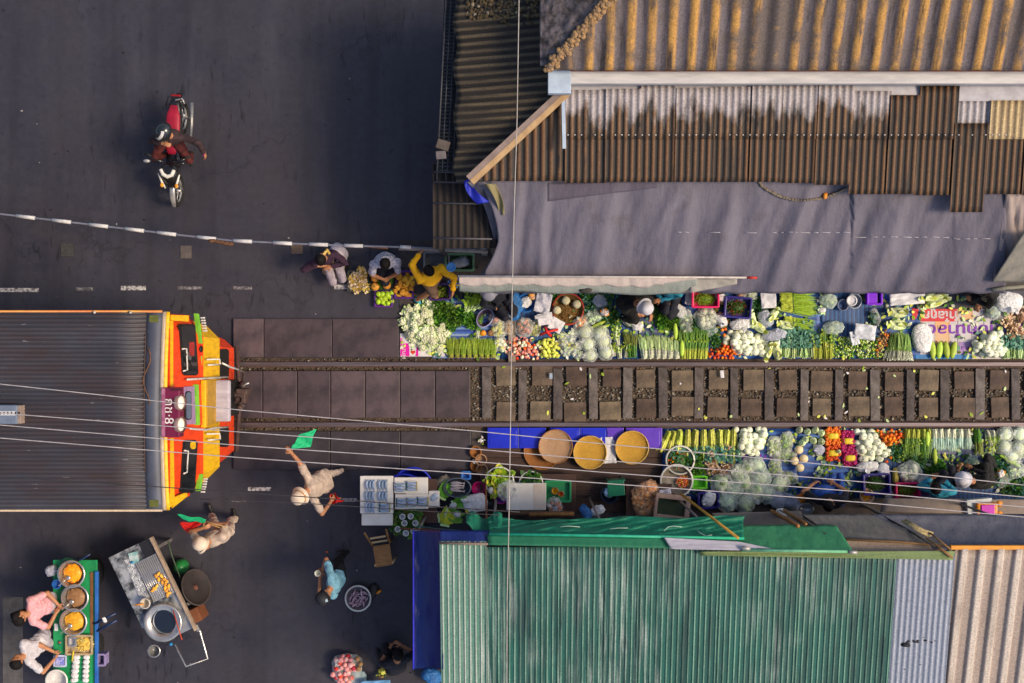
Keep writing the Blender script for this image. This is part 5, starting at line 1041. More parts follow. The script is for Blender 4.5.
for s in (-1, 1):
    mb = MB(); mb.tube([B(.42, s * .175, .84), B(.58, s * .115, .76), B(.64, s * .085, .70)], [.012, .022, .016], CLR, 6); mb.build('fairing_stripe', parent=bk)
    mb = MB(); mb.ball(B(.60, s * .12, .775), .032, AMB, 2, (1, 1.3, .6)); mb.build('indicator', parent=bk)
    mb = MB(); mb.tube([B(.24, s * .05, .95), B(.22, s * .20, .98), B(.14, s * .34, .96)], .014, BKB, 8); mb.tube([B(.165, s * .27, .973), B(.125, s * .37, .957)], .021, TYR, 8); mb.build('handlebar', parent=bk)
    mb = MB(); mb.tube([B(.22, s * .20, .98), B(.26, s * .27, 1.10)], .007, BKB, 6); mb.ball(B(.27, s * .285, 1.13), .055, SILV if s > 0 else BKB, 2, (1.1, .6, .75)); mb.build('mirror', parent=bk)
    mb = MB(); mb.tube([B(.60, s * .075, .30), B(.45, s * .075, .62), B(.32, s * .06, .86)], .022, SILV, 8); mb.build('fork', parent=bk)
    mb = MB(); mb.tube([B(-.62, s * .10, .30), B(-.60, s * .12, .66)], .025, SILV, 8); mb.build('shock', parent=bk)
    mb = MB(); mb.tube([B(-.05, s * .12, .30), B(-.05, s * .26, .30)], .016, TYR, 6); mb.build('footrest', parent=bk)
mb = MB(); mb.tube([B(-.2, -.17, .34), B(-.5, -.19, .40), B(-.85, -.19, .48)], [.022, .032, .036], M('exhaust_steel', (.30, .30, .31), .4, metal=.6), 10); mb.build('exhaust', parent=bk)
mb = MB(); mb.box(B(-.88, 0, .74), (.16, .07, .06), M('tail_red', (.4, .01, .01), .2), bev=.02); mb.build('tail_light', parent=bk)
mb = MB(); mb.tube([B(-.80, -.02, .84), B(-.84, -.13, .82), B(-.76, -.17, .80)], .015, SILV, 7); mb.tube([B(-.70, .13, .82), B(-.86, .10, .83), B(-.86, -.10, .83), B(-.70, -.13, .82)], .014, BKB, 7); mb.build('grab_rail', parent=bk)
mb = MB(); mb.box(B(-.1, 0, .38), (.24, .36, .26), M('engine', (.12, .12, .13), .4, metal=.5), bev=.05); mb.build('engine', parent=bk)
RJ = CL('brown_jacket', (.050, .026, .030), (.032, .018, .022), 9); BLT = CL('dark_red_trousers', (.10, .016, .016))
o, P = person('person in dark brown jacket and helmet riding the motorbike, head turned down to one side', B(-.18, .0, .90), at(172.5, 137, 1.30), at(164.5, 132.5, 1.42), fwd_, at(204, 153.5, 1.02), at(163, 143.5, 1.22), B(.02, -.20, .27), B(.02, .20, .27), RJ, BLT, 'long', look=(-.55, -.65, -.5), hair=None, elbow=((.8, -.2, .3), (-1, .4, -.4)), knee=(tuple(fwd_ - sd_ * .6), tuple(fwd_ + sd_ * .6)), grip=(.7, .8), shirt_fat=1.1)
HB, HW = M('helmet_black', (.02, .024, .03), .18, coat=.6), M('helmet_white_band', (.66, .66, .68), .25)
mb = MB()
def hel(u, v):
    t_ = u * 2 * math.pi; ph = v * 1.9; x, y, z = math.sin(ph) * math.cos(t_), math.sin(ph) * math.sin(t_), math.cos(ph)
    return P['head'] + P['hup'] * .02 + P['Hd'] @ Vector((x * .135, y * .155 - .01, z * .14))
mb.grid(hel, 36, 18, HB, mfn=lambda u, v: HW if (.2 < u < .62 and .40 < v < .58) else HB); mb.build('helmet', parent=o, solid=.012)
mb = MB(); mb.ball(P['head'] + P['look'] * .085 - P['hup'] * .05, .062, M('blue_mask', (.06, .22, .46), .7), 2, (1, .8, .8)); mb.build('face_mask', parent=o)
hv = at(206.5, 155.5, 1.03); mb = MB(); mb.lathe([(.034, -.015), (.042, 0), (.034, .015)], at(204.2, 154, 1.02), M('magenta_band', (.40, .02, .22), .5), 16, (1, -.3, 0)); mb.build('bracelet', parent=o)
# ------------------------------------------------------------------ goods: prototypes copied with their parts
_used = set()
def inst(p):
    if p.name in _used: return copy_thing(p)
    _used.add(p.name); return p
def put(p, px, py, z=.01, rz=None, sc=1.0, label=None, cat=None, group=None, hz=.10):
    o = inst(random.choice(p) if isinstance(p, list) else p); q = at(px, py, z + hz); o.location = (q.x, q.y, z)
    o.rotation_euler = (0, 0, U(0, 6.28) if rz is None else rz); o.scale = (sc, sc, sc) if isinstance(sc, (int, float)) else sc
    tag(o, label, cat, group); return o
def inside(p, poly):
    x, y = p; c = False; n = len(poly)
    for i in range(n):
        (xa, ya), (xb, yb) = poly[i], poly[i - 1]
        if (ya > y) != (yb > y) and x < (xb - xa) * (y - ya) / (yb - ya) + xa: c = not c
    return c
def hexpts(poly, d, jit=.22):
    xs = [p[0] for p in poly]; ys = [p[1] for p in poly]; out = []; y = min(ys) + d * .4; r = 0
    while y < max(ys):
        x = min(xs) + d * (.3 + .5 * (r % 2))
        while x < max(xs):
            q = (x + U(-jit, jit) * d, y + U(-jit, jit) * d)
            if inside(q, poly): out.append(q)
            x += d
        y += d * .87; r += 1
    return out
def shrink(poly, k):
    cx = sum(p[0] for p in poly) / len(poly); cy = sum(p[1] for p in poly) / len(poly); return [(cx + (x - cx) * k, cy + (y - cy) * k) for x, y in poly]
def pile(p, poly, d, label, cat, group, z=.012, step=.055, layers=2, sc=(.85, 1.15), tilt=.5, hz=.06, lim=300):
    n = 0; pl = poly
    for L in range(layers):
        for (x, y) in hexpts(pl, d):
            if n >= lim: return
            o = put(p, x, y, z + L * step, None, U(*sc), label, cat, group, hz); o.rotation_euler = (U(-tilt, tilt), U(-tilt, tilt), U(0, 6.28)); n += 1
        pl = shrink(pl, .72)
def V3(n, fn): return [fn() for _ in range(n)]
def G(n, a, b=None, **k):
    a = tuple(min(.86, x * 1.25) for x in a); b = tuple(min(.86, x * 1.25) for x in b) if b else None
    return M(n, a, k.pop('rough', .55), b or tuple(x * .55 for x in a), k.pop('scale', 22), rnd=k.pop('rnd', .22), **k)
LIME = G('lime_leaf', (.28, .42, .02)); GRASSG = G('grass_green_leaf', (.10, .25, .018)); DKG = G('dark_green_leaf', (.035, .12, .018)); BLG = G('blue_green_leaf', (.06, .17, .10), (.10, .26, .20)); YLG = G('yellow_green_stem', (.52, .58, .07)); PGR = G('pale_green', (.50, .62, .30), (.36, .50, .20)); WGR = G('white_green_stem', (.66, .72, .52)); MOSSG = G('olive_leaf', (.16, .19, .02))
CURD = G('cauliflower_curd', (.70, .72, .52), (.50, .56, .36), scale=30, bmp=.6); WON = G('white_bulb', (.78, .82, .62), (.62, .72, .46), scale=9); CAB = G('pale_cabbage', (.46, .60, .34), (.66, .74, .50), scale=12, bmp=.4)
TOM = G('tomato_red', (.66, .045, .008), (.72, .15, .01), rough=.3, scale=12); TOMO = G('tomato_orange', (.76, .26, .012), (.72, .12, .01), rough=.3, scale=10); PINKR = G('pink_bulb', (.66, .14, .13), (.72, .36, .26), scale=14); BROWNR = G('brown_root', (.34, .18, .075), (.20, .10, .05)); YELV = G('yellow_veg', (.66, .62, .08), (.50, .58, .12)); ORF = G('orange_fruit', (.74, .28, .012), (.66, .20, .01), rough=.4); MAGS = G('magenta_shallot', (.42, .012, .12), (.28, .01, .07), scale=30); ORN = G('orange_net_fruit', (.60, .12, .012), (.48, .07, .01), scale=30); PEACHF = G('peach_fruit', (.74, .50, .30), (.66, .56, .34)); LIMF = G('lime_fruit', (.40, .52, .02), (.28, .42, .02), rough=.35)
def ballv(name, r, m, sub=2, sc=(1, 1, .9), amp=.10, stalk=None):
    mb = MB(); mb.ball((0, 0, r * sc[2] * .95), r, m, sub, sc, amp, 2.2)
    if stalk: mb.tube([(0, 0, r * sc[2] * 1.8), (r * .1, 0, r * sc[2] * 2.2)], r * .12, stalk, 5)
    return mb.build(name, (0, 0, 0))
def cauli(r=.082):
    mb = MB(); mb.ball((0, 0, r * .55), r * .72, CURD, 2, (1, 1, .8), .1)
    for i in range(34):
        a = U(0, 6.28); e = math.acos(U(0, 1)); p = Vector((math.sin(e) * math.cos(a), math.sin(e) * math.sin(a), math.cos(e) * .8)) * r * .72
        mb.ball(p + Vector((0, 0, r * .55)), r * U(.16, .27), CURD, 1, amp=.2)
    for i in range(6): a = i * 1.05 + U(-.2, .2); mb.leaf((math.cos(a) * r * .4, math.sin(a) * r * .4, r * .15), (math.cos(a), math.sin(a), .5), (0, 0, 1), r * U(.75, 1.15), r * .75, PGR, .25)
    return mb.build('cauliflower', (0, 0, 0))
def cabbage(r=.10, name='cabbage', m=CAB, m2=PGR, sc=(1, 1, .85)):
    mb = MB(); mb.ball((0, 0, r * sc[2]), r, m, 2, sc, .10, 2)
    for i in range(9):
        a = i * .7 + U(-.2, .2); e = U(.3, 1.2); d = Vector((math.cos(a) * sc[0], math.sin(a) * sc[1], .2)); p = Vector((math.cos(a) * r * math.sin(e) * sc[0], math.sin(a) * r * math.sin(e) * sc[1], r * sc[2] * (1 + math.cos(e)) - .012))
        mb.leaf(p, (d - Vector((math.cos(a), math.sin(a), 0)) * 1.2 + Vector((0, 0, .15))), (0, 0, 1), r * .9, r * .9, m2 if i % 3 == 0 else m, .2)
    return mb.build(name, (0, 0, 0))
def bunch(name, L, W, Hh, n, stem, tip, lw=.012, frac=.35, fan=1.0, leafy=0, leafm=None, leafsz=.05, tie=None, root=None):
    """bundle lying along +Y: roots at 0, tips at L"""
    mb = MB()
    for i in range(n):
        s = U(-1, 1); zz = .012 + R() * Hh * (1 - s * s * .7); a = Vector((s * W * .30, U(-.02, .02), zz)); b = Vector((s * W * .5 * fan + U(-.012, .012), L * U(.82, 1.02), zz * U(.6, 1.1) + U(-.01, .015))); c = a.lerp(b, frac)
        d = b - c; mb.tube([a, c], [lw * .40, lw * .45], stem, 4, False); mb.leaf(c - d * .05, d, (U(-.5, .5), 0, 1), d.length * 1.05, lw, tip, U(-.05, .12))
    for i in range(leafy):
        y = L * U(frac, 1.0); s = U(-1, 1); p = Vector((s * W * .5 * (frac + (1 - frac) * fan), y, .02 + Hh * (1 - s * s * .6) * U(.5, 1.15))); mb.leaf(p, (s * .8 + U(-.6, .6), U(-.2, 1), U(-.2, .6)), (U(-.4, .4), U(-.4, .4), 1), leafsz * U(.6, 1.2), leafsz * U(.45, .75), leafm or tip, U(-.1, .35))
    if root:
        for i in range(n // 3): s = U(-1, 1); mb.ball((s * W * .30, U(-.02, .015), .015 + R() * Hh * .8), lw * U(.7, 1.1), root, 1, (1, 1.6, 1))
    if tie: mb.tube([(math.cos(a) * W * .42, L * .22, .5 * Hh + math.sin(a) * (Hh * .55 + .012) + .01) for a in [k * math.pi / 6 for k in range(13)]], .006, tie, 5)
    return mb.build(name, (0, 0, 0))
def heap(name, rx, ry, h, n, mats, ls, w=.6, curl=.3):
    mb = MB(); mb.ball((0, 0, 0), 1, mats[0], 2, (rx * .85, ry * .85, h * .75), .12)
    for i in range(n):
        a = U(0, 6.28); e = math.acos(U(.0, 1)); d = Vector((math.sin(e) * math.cos(a), math.sin(e) * math.sin(a), math.cos(e))); p = Vector((d.x * rx, d.y * ry, d.z * h)) * U(.72, 1.0)
        p.z = max(p.z, .004); mb.leaf(p, d + Vector((U(-.9, .9), U(-.9, .9), U(-.2, .5))), (U(-.6, .6), U(-.6, .6), 1), ls * U(.6, 1.3), ls * w * U(.7, 1.2), random.choice(mats), U(-.1, curl))
    return mb.build(name, (0, 0, 0))
def bag_mat(name, col, alpha):
    m, nt, b = new_mat(name); f = noise_fac(nt, coords(nt), 16, 4, .6, .35, .66); nt.links.new(mixc(nt, f, tuple(x * .8 for x in col), col), b.inputs['Base Color']); b.inputs['Roughness'].default_value = .14
    g = noise_fac(nt, coords(nt), 6, 3, .5, .35, .65, max(.02, alpha - .16), min(1, alpha + .12)); lw = nd(nt, 'ShaderNodeLayerWeight', Blend=.35); ma = nd(nt, 'ShaderNodeMath', operation='MULTIPLY_ADD'); ma.use_clamp = True; nt.links.new(lw.outputs['Facing'], ma.inputs[0]); ma.inputs[1].default_value = .45; nt.links.new(g, ma.inputs[2]); nt.links.new(ma.outputs[0], b.inputs['Alpha']); bump(nt, b, f, .8, .02); return m
CLEARB = bag_mat('clear_plastic_bag', (.90, .95, .94), .24); LAVB = bag_mat('lavender_plastic_bag', (.66, .69, .86), .62); WHB = bag_mat('white_plastic_bag', (.92, .92, .95), .88); BLUB = bag_mat('blue_plastic_bag', (.04, .22, .62), .8)
def bag(rx, ry, h, m=CLEARB, fill=None, fillm=None, fr=.035, knot=True, name='plastic_bag', nf=30):
    """a tied plastic bag and what shows through it"""
    t = thing(name, None, 'bag', (0, 0, 0)); mb = MB(); o = Vector((U(-9, 9), U(-9, 9), U(-9, 9)))
    v, f = _ICO[3]; vs = []
    for p in v:
        k = 1 + .13 * noise.noise(p * 2.2 + o) + .10 * abs(noise.noise(p * 5.5 + o)) + .04 * noise.noise(p * 13 + o); sq = lambda w: math.copysign(abs(w) ** .72, w); k *= 1 - .12 * max(0, 1 - 3 * abs(noise.noise(p * 3.3 - o))) ; vs.append((sq(p.x) * rx * k, sq(p.y) * ry * k, max(0, h * .5 + p.z * h * .52 * k)))
    mb.add(vs, f, m, True)
    if knot:
        a = U(0, 6.28); q = Vector((math.cos(a) * rx * .55, math.sin(a) * ry * .55, h * .85)); 
        for i in range(3): mb.leaf(q, (math.cos(a) + U(-.8, .8), math.sin(a) + U(-.8, .8), U(.2, .9)), (0, 0, 1), rx * U(.4, .7), rx * .35, m, .2)
    mb.build('bag_skin', parent=t)
    if fillm:
        mb = MB()
        for i in range(nf):
            a = U(0, 6.28); r = math.sqrt(R()) * .78; z = h * U(.15, .8) * (1 - r * r * .6)
            if fill == 'leaf': mb.leaf((math.cos(a) * r * rx, math.sin(a) * r * ry, z), (U(-1, 1), U(-1, 1), U(-.2, .4)), (0, 0, 1), fr * 2.2, fr * 1.2, random.choice(fillm), .2)
            else: mb.ball((math.cos(a) * r * rx, math.sin(a) * r * ry, z), fr * U(.8, 1.2), random.choice(fillm), 1, amp=.1)
        mb.build('contents', parent=t)
    return t
def crate(w, l, h, m, name='crate', t=.02, slots=True, lip=.012):
    mb = MB(); mb.box((0, 0, t / 2), (w - .004, l - .004, t), m)
    for s in (1, -1): mb.box((s * (w / 2 - t / 2), 0, h / 2 + .002), (t, l, h), m, bev=.004); mb.box((0, s * (l / 2 - t / 2), h / 2 + .001), (w - 2 * t, t, h - .004), m, bev=.004)
    for s in (1, -1): mb.box((s * (w / 2), 0, h), (t + lip, l + lip, .016), m, bev=.005); mb.box((0, s * (l / 2), h + .001), (w - t, t + lip, .016), m, bev=.005)
    return mb.build(name, (0, 0, 0))
def bowl(name, r, h, m, rim=None, wall=.012, base=.6, inner=None):
    mb = MB(); mb.lathe([(.001, 0), (r * base, 0), (r * .93, h * .7), (r, h), (r * 1.04, h), (r * 1.04, h + .008), (r - wall, h + .008)], (0, 0, 0), m, 28); mb.lathe([(r - wall, h + .008), (r * .9 - wall, h * .65), (r * base - wall, .012), (.001, .012)], (0, 0, 0), inner or m, 28)
    if rim: mb.lathe([(r * 1.05, h - .004), (r * 1.07, h + .004), (r * 1.05, h + .014), (r - wall, h + .012)], (0, 0, 0), rim, 28)
    return mb.build(name, (0, 0, 0))
def mat_tex(name, cols, pitch, axis=1):
    m, nt, b = new_mat(name); v = coords(nt); sx = nd(nt, 'ShaderNodeSeparateXYZ'); nt.links.new(v, sx.inputs[0]); mu = nd(nt, 'ShaderNodeMath', operation='MULTIPLY'); nt.links.new(sx.outputs[axis], mu.inputs[0]); mu.inputs[1].default_value = 1 / pitch; fr = nd(nt, 'ShaderNodeMath', operation='FRACT'); nt.links.new(mu.outputs[0], fr.inputs[0])
    cr = nd(nt, 'ShaderNodeValToRGB'); cr.color_ramp.interpolation = 'CONSTANT'; e = cr.color_ramp.elements; e[0].color = c4(cols[0]); e[1].position = 1 / len(cols); e[1].color = c4(cols[1])
    for i, c in enumerate(cols[2:]): q = e.new((i + 2) / len(cols)); q.color = c4(c)
    nt.links.new(fr.outputs[0], cr.inputs[0]); g = noise_fac(nt, v, 30, 4, .6, .3, .7); nt.links.new(mixc(nt, g, mixc(nt, .45, cr.outputs[0], (.02, .03, .06)), cr.outputs[0]), b.inputs['Base Color']); b.inputs['Roughness'].default_value = .5; bump(nt, b, g, .3, .004); return m
STRI = mat_tex('blue_striped_mat', [(.03, .09, .45), (.30, .42, .62), (.05, .14, .55), (.02, .06, .34), (.16, .30, .58)], .19); CHK = mat_tex('dark_blue_mat', [(.035, .07, .20), (.025, .05, .15), (.14, .15, .25), (.03, .06, .18)], .16); DBL = mat_tex('deep_blue_ribbed_mat', [(.012, .07, .24), (.02, .13, .36), (.01, .04, .16)], .075, 0); BRT = mat_tex('bright_blue_mat', [(.02, .10, .42), (.03, .16, .55), (.015, .07, .32)], .12)
def mat_sheet(poly, m, label, z=.012, name='mat', rip=.008, th=.004):
    mb = MB(); pts = [at(x, y, z) for x, y in poly]
    a, b, c, d = pts
    mb.grid(lambda u, v: a.lerp(b, u).lerp(d.lerp(c, u), v) + Vector((0, 0, rip * (1 + noise.noise(Vector((u * 6, v * 4, a.x))))) ), 24, 12, m); o = mb.build(name, solid=th); tag(o, label, 'mat' if name == 'mat' else name.replace('_', ' ')); return o
def paper(px, py, w, h, label, m, rz=0, z=.16, name='paper_sheet', cat='paper', crumple=.03):
    mb = MB(); s = U(-9, 9); mb.grid(lambda u, v: ((u - .5) * w, (v - .5) * h, .01 + crumple * (1 + noise.noise(Vector((u * 2.5 + s, v * 2.5, 1))) + .5 * noise.noise(Vector((u * 6 + s, v * 6, 4))))), 14, 14, m); o = mb.build(name, (0, 0, 0), solid=.003); q = at(px, py, z); o.location = q; o.rotation_euler = (0, 0, rz); tag(o, label, cat); return o
# ------------------------------------------------------------------ upper vegetable row
CAUL = [cauli() for _ in range(4)]; ONI = [ballv('white_onion', .066, WON, 2, (1, 1, .85), .06, WGR) for _ in range(3)]; TMT = [ballv('tomato', .033, m, 1, (1, 1, .85), .05) for m in (TOM, TOM, TOMO, TOMO)]
CABB = [cabbage() for _ in range(3)]; SHAL = [ballv('shallot', .030, m, 1, (1, 1.2, .9), .12) for m in (PINKR, PINKR, TOM, WON)]
MAGB, WHP = M('magenta_print', (.72, .005, .38), .5, (.66, .005, .34), 5), M('white_board', (.72, .70, .72), .5, (.60, .58, .62), 6)
# pink and white printed board
t = thing('printed_board', 'pink and white printed board with a red heart under the cauliflowers', 'sign', at(422, 345, .012))
p, q = at(400, 333.5, .02), at(445, 356.5, .02); mb = MB(); mb.box(((p.x + q.x) / 2, (p.y + q.y) / 2, .02), (q.x - p.x, p.y - q.y, .012), WHP, bev=.003); mb.build('board', parent=t)
mb = MB(); a = lambda x, y: (at(x, y, .03).x, at(x, y, .03).y)
mb.prism([a(400.3, 338), (a(401.5, 338)), a(404.5, 343), a(409, 343.5), a(409.6, 356.2), a(400.3, 356.2)], .024, .029, MAGB); mb.prism([a(416.6, 347), a(418.2, 346), a(418.4, 356.2), a(415.4, 356.2)], .024, .029, MAGB); mb.build('pink_print', parent=t)
mb = MB(); hp = []
for k in range(24): w_ = 2 * math.pi * k / 24; hx, hy = 16 * math.sin(w_) ** 3, 13 * math.cos(w_) - 5 * math.cos(2 * w_) - 2 * math.cos(3 * w_) - math.cos(4 * w_); hp.append(a(413 + hx * .155, 352.3 - hy * .15))
mb.prism(hp, .0245, .0295, M('heart_red', (.80, .05, .01), .5)); mb.build('heart', parent=t)
text_part('lettering', 'ผักสดดี', (at(403.8, 349, .03).x, at(403.8, 349, .03).y, .031), .10, WHP, t, rz=math.pi / 2, ext=.001, sx=1.15)
# ground sheets
mat_sheet([(432, 298), (502, 296), (504, 358.5), (432, 358.5)], STRI, 'blue striped plastic mat under the lime green bunches', .010)
mat_sheet([(500, 294), (640, 292), (640, 359), (500, 359)], DBL, 'dark blue ribbed mat under the papers and bags', .009)
mat_sheet([(638, 316), (684, 316), (684, 358.5), (638, 358.5)], CHK, 'blue checked mat in front of the seller in the pale round hat', .013)
mat_sheet([(682, 292), (822, 292), (822, 358.8), (682, 358.8)], BRT, 'blue mat under the onions and kale', .010)
mat_sheet([(820, 292), (884, 292), (884, 358.8), (820, 358.8)], DBL, 'deep blue ribbed mat in front of the purple tub', .011)
mat_sheet([(880, 293), (920, 293), (920, 359), (880, 359)], BRT, 'bright blue mat under the green onion fan', .008)
GREYP = M('dark_grey_board', (.08, .08, .10), .7, (.05, .05, .065), 5)
mat_sheet([(915, 290), (1040, 290), (1040, 309), (915, 309)], GREYP, 'dark grey board at the back of the printed banner', .012, 'board')
# cauliflowers
pile(CAUL, [(400, 310), (410, 306), (428, 308), (441, 322), (449, 333), (446, 342), (436, 351), (426, 352), (416, 345), (404, 336)], 7.2, 'pale cauliflower in the heap on the pink printed board', 'cauliflower', 'cauliflowers on the pink board', z=.03, step=.09, layers=2, hz=.10)
for x, y in ((429, 302), (433, 307)): put(CAUL, x, y, .02, label='loose cauliflower lying next to the dark green parsley heap', cat='cauliflower', group='loose cauliflowers')
# parsley and chives
PARS = [heap('parsley_bunch', .15, .12, .13, 190, [DKG, GRASSG, G('fresh_green', (.13, .30, .02))], .055, .7) for _ in range(2)]
for x, y, s in ((436, 306, 1.0), (446, 312, 1.1), (441, 318, 1.0), (455, 318, 1.05), (450, 326, .8), (464, 316, 1.1), (472, 322, .9)): put(PARS, x, y, sc=s, label='dark green parsley bunch in the heap above the lime bunches', cat='parsley', group='parsley bunches by the yellow blouse')
CHV = [bunch('chive_bunch', .34, .13, .10, 80, YLG, LIME, .009, .12, 1.5, root=G('tan_root', (.34, .26, .06))) for _ in range(2)]
for x in (451, 457, 463, 469, 475, 481, 487, 493): put(CHV, x, 357 + U(-.5, .5), .02, U(-.06, .06), (1, U(.92, 1.1), 1), 'lime green chive bunch standing in the row beside the upper rail', 'herb bunch', 'lime chive bunches')
LET_ = [bunch('lettuce_bunch', .34, .15, .10, 26, PGR, LIME, .02, .3, 1.5, 34, LIME, .08) for _ in range(2)]
for x, y, rz in ((466, 312, -.35), (472, 310, -.5), (478, 308, -.6)): put(LET_, x, y, .06, rz, 1.0, 'lime green leafy bunch leaning towards the grey hat', 'leafy bunch', 'leafy bunches by the grey hat')
FEN = bunch('spring_onion', .42, .10, .06, 40, WGR, GRASSG, .010, .3, 1.3); put(FEN, 477, 337, .03, -.12, 1, 'thin green onion bunch between the parsley and the lavender tub', 'spring onions')
t = crate(.34, .26, .16, M('crate_violet', (.06, .02, .16), .4)); put(t, 440, 292, rz=.05, label='dark violet crate of green peppers behind the yellow blouse', cat='crate'); put(heap('green_pepper_heap', .13, .10, .16, 90, [MOSSG, DKG, LIME], .06), 440, 292, .02, label='heap of dark green peppers inside the violet crate', cat='peppers')['kind'] = 'stuff'
# blue flower tree trinkets: basket of small things and the blue round hat
put(bowl('blue_cap_lid', .075, .02, M('sky_blue_plastic', (.10, .34, .72), .4, (.08, .28, .62), 9), base=.3), 451, 267, 1.0, label='sky blue round lid hanging beside the yellow blouse', cat='lid', hz=.05)
mb = MB()
for i in range(60): p = at(U(448, 459), U(276, 287), .75); mb.ball(p + Vector((0, 0, U(-.1, .1))), U(.012, .026), random.choice([M('toy_blue', (.05, .16, .55), .4), M('toy_blue2', (.10, .30, .62), .4), M('toy_yellow', (.70, .5, .04), .4)]), 1)
mb.tube([at(461, 300, .05), at(461, 290, .6), at(460, 274, .95)], .012, BLKR, 6); mb.tube([at(453, 282, .05), at(453, 282, .75)], .015, BLKR, 6); tag(mb.build('hanging_trinkets'), 'stand hung with small blue and yellow trinkets at the awning end', 'trinket stand')
CRG = crate(.42, .32, .22, M('mesh_crate', (.20, .21, .24), .6)); put(CRG, 437, 262, rz=.0, label='grey mesh crate behind the yellow blouse', cat='crate')
GBX = crate(.48, .28, .30, M('dull_green_crate', (.12, .24, .13), .5)); put(GBX, 460, 263, rz=.0, label='dull green crate standing under the pipe end of the barrier', cat='crate')
put(bag(.18, .10, .22, LAVB, 'leaf', [PGR, DKG]), 460, 263, .03, label='bagged greens filling the dull green crate', cat='bag')
BPOST = MB().tube([(0, 0, 0), (0, 0, .5)], .01, BLKR, 6).build('post', (0, 0, 0)); tag(BPOST, 'short black rod standing beside the dull green crate', 'rod'); BPOST.location = at(478, 268, 0)
# tub, fruit, bags between the grey hat and the papers
put(bowl('tub', .13, .15, M('lavender_plastic', (.36, .36, .58), .4, (.28, .28, .5), 8), inner=M('dark_inside', (.10, .06, .10), .6)), 485, 318, label='lavender oval tub beside the seller in the grey hat', cat='tub', sc=(1, 1.35, 1))
put(ballv('orange', .055, ORF, 2), 483, 333, label='bright orange fruit beside the lime bunches', cat='orange'); put(ballv('pumpkin', .06, BROWNR, 2, (1, 1, .8)), 491, 333, label='small brown gourd beside the single orange', cat='gourd')
for lab, x, y, rx, ry, h, m, fk, fm, rz in (('clear bag of brown ginger under the grey hat', 495, 318, .12, .10, .14, CLEARB, 'ball', [BROWNR, PINKR], 0), ('bag of pale yellow beans left of the pink bulbs', 499, 329, .13, .15, .12, CLEARB, 'ball', [YELV, YELV, WON], 0), ('brown bagged roots next to the pale cable', 508, 328, .10, .13, .13, CLEARB, 'ball', [BROWNR, BROWNR], 0),
        ('large bag of brown ginger right of the cable', 524, 327, .16, .17, .18, CLEARB, 'ball', [BROWNR, PINKR, BROWNR, ORF], 0), ('bag of yellow squash between the ginger and the papers', 536, 328, .08, .15, .12, CLEARB, 'ball', [YELV, YELV], 0), ('bag with cream garlic beside the pink bulbs', 500, 344, .11, .13, .10, CLEARB, 'ball', [WON, YELV, WON], 0)):
    put(bag(rx, ry, h, m, fk, fm), x, y, .02, rz, label=lab, cat='bag')
put(bag(.24, .17, .20, BLUB), 512, 302, .02, label='bright blue crumpled plastic bag under the valance', cat='bag'); put(bag(.10, .20, .22, BLUB), 511, 310, .04, 0.6, label='slim blue plastic bag beside the seller in the grey hat', cat='bag')
put(bag(.07, .22, .12, CLEARB, 'ball', [TOMO, BROWNR, PINKR]), 506, 306, .16, .45, label='long bag of orange roots lying on the blue bags', cat='bag')
put(bowl('tub', .16, .13, M('blue_plastic', (.03, .16, .48), .4, (.02, .12, .38), 8)), 526, 303, label='blue round tub holding a white bag', cat='tub'); put(bag(.10, .10, .12, WHB), 526, 302, .05, label='small white bag inside the blue round tub', cat='bag')
put(bag(.07, .05, .07, CLEARB, 'ball', [ORF]), 532, 295, .12, label='orange packet beside the blue round tub', cat='packet')
NEWS = M('newsprint', (.60, .60, .68), .8, (.40, .40, .50), 34, lo=.4, hi=.6); PAPR = M('white_paper', (.74, .74, .78), .8, (.62, .62, .68), 5)
paper(543, 303, .27, .34, 'crumpled newspaper sheet beside the blue round tub', NEWS, -.2, .12, crumple=.06); paper(545, 319, .26, .20, 'white printed paper fanned below the newspaper', PAPR, .15, .16); paper(556, 325, .24, .22, 'white paper with dark print next to the red ribbon', M('printed_paper', (.72, .72, .76), .8, (.30, .28, .34), 20, lo=.30, hi=.42), -.5, .15)
paper(541, 317, .22, .06, 'folded pale strip of paper on the white sheets', M('pale_card', (.66, .66, .72), .7), .1, .22, crumple=.01)
mb = MB(); mb.tube([at(540, 335, .22), at(548, 331.5, .25), at(558, 329.5, .22)], .022, M('red_ribbon', (.72, .02, .015), .5), 6); mb.tube([at(545, 327, .22), at(547, 332, .26), at(551, 336, .2)], .026, M('red_ribbon', (.72, .02, .015), .5), 6); tag(mb.build('ribbon'), 'bright red plastic ribbon across the white papers', 'ribbon')
# pink bulbs, yellow vegetables, bagged greens
pile(SHAL, [(501, 340), (512, 336), (527, 336), (536, 342), (541, 347), (538, 359), (508, 359), (502, 350)], 3.9, 'pink and red shallot in the heap beside the cable', 'shallot', 'pink shallots by the rail', z=.03, step=.05, layers=3, lim=230)
mb = MB(); 
YV = [ballv('yellow_squash', .036, YELV, 1, (1, 1.6, .9), .15) for _ in range(2)]
pile(YV, [(539, 342), (553, 338), (561, 344), (561, 358.5), (539, 358.5)], 4.6, 'small yellow squash piled right of the pink shallots', 'squash', 'yellow squashes', z=.02, step=.05, layers=2)
for i, (x, y) in enumerate(((564, 343), (571, 339), (566, 352), (573, 350), (579, 345), (578, 355), (562, 336), (574, 333))): put(bag(.085, .085, .12, CLEARB, 'leaf', [PGR, WON, LAVB if i % 3 else YELV], .035, nf=16), x, y, .02, label='small clear bag of pale sprouts between the yellow squashes and bagged cabbages', cat='bag', group='small bags of sprouts')
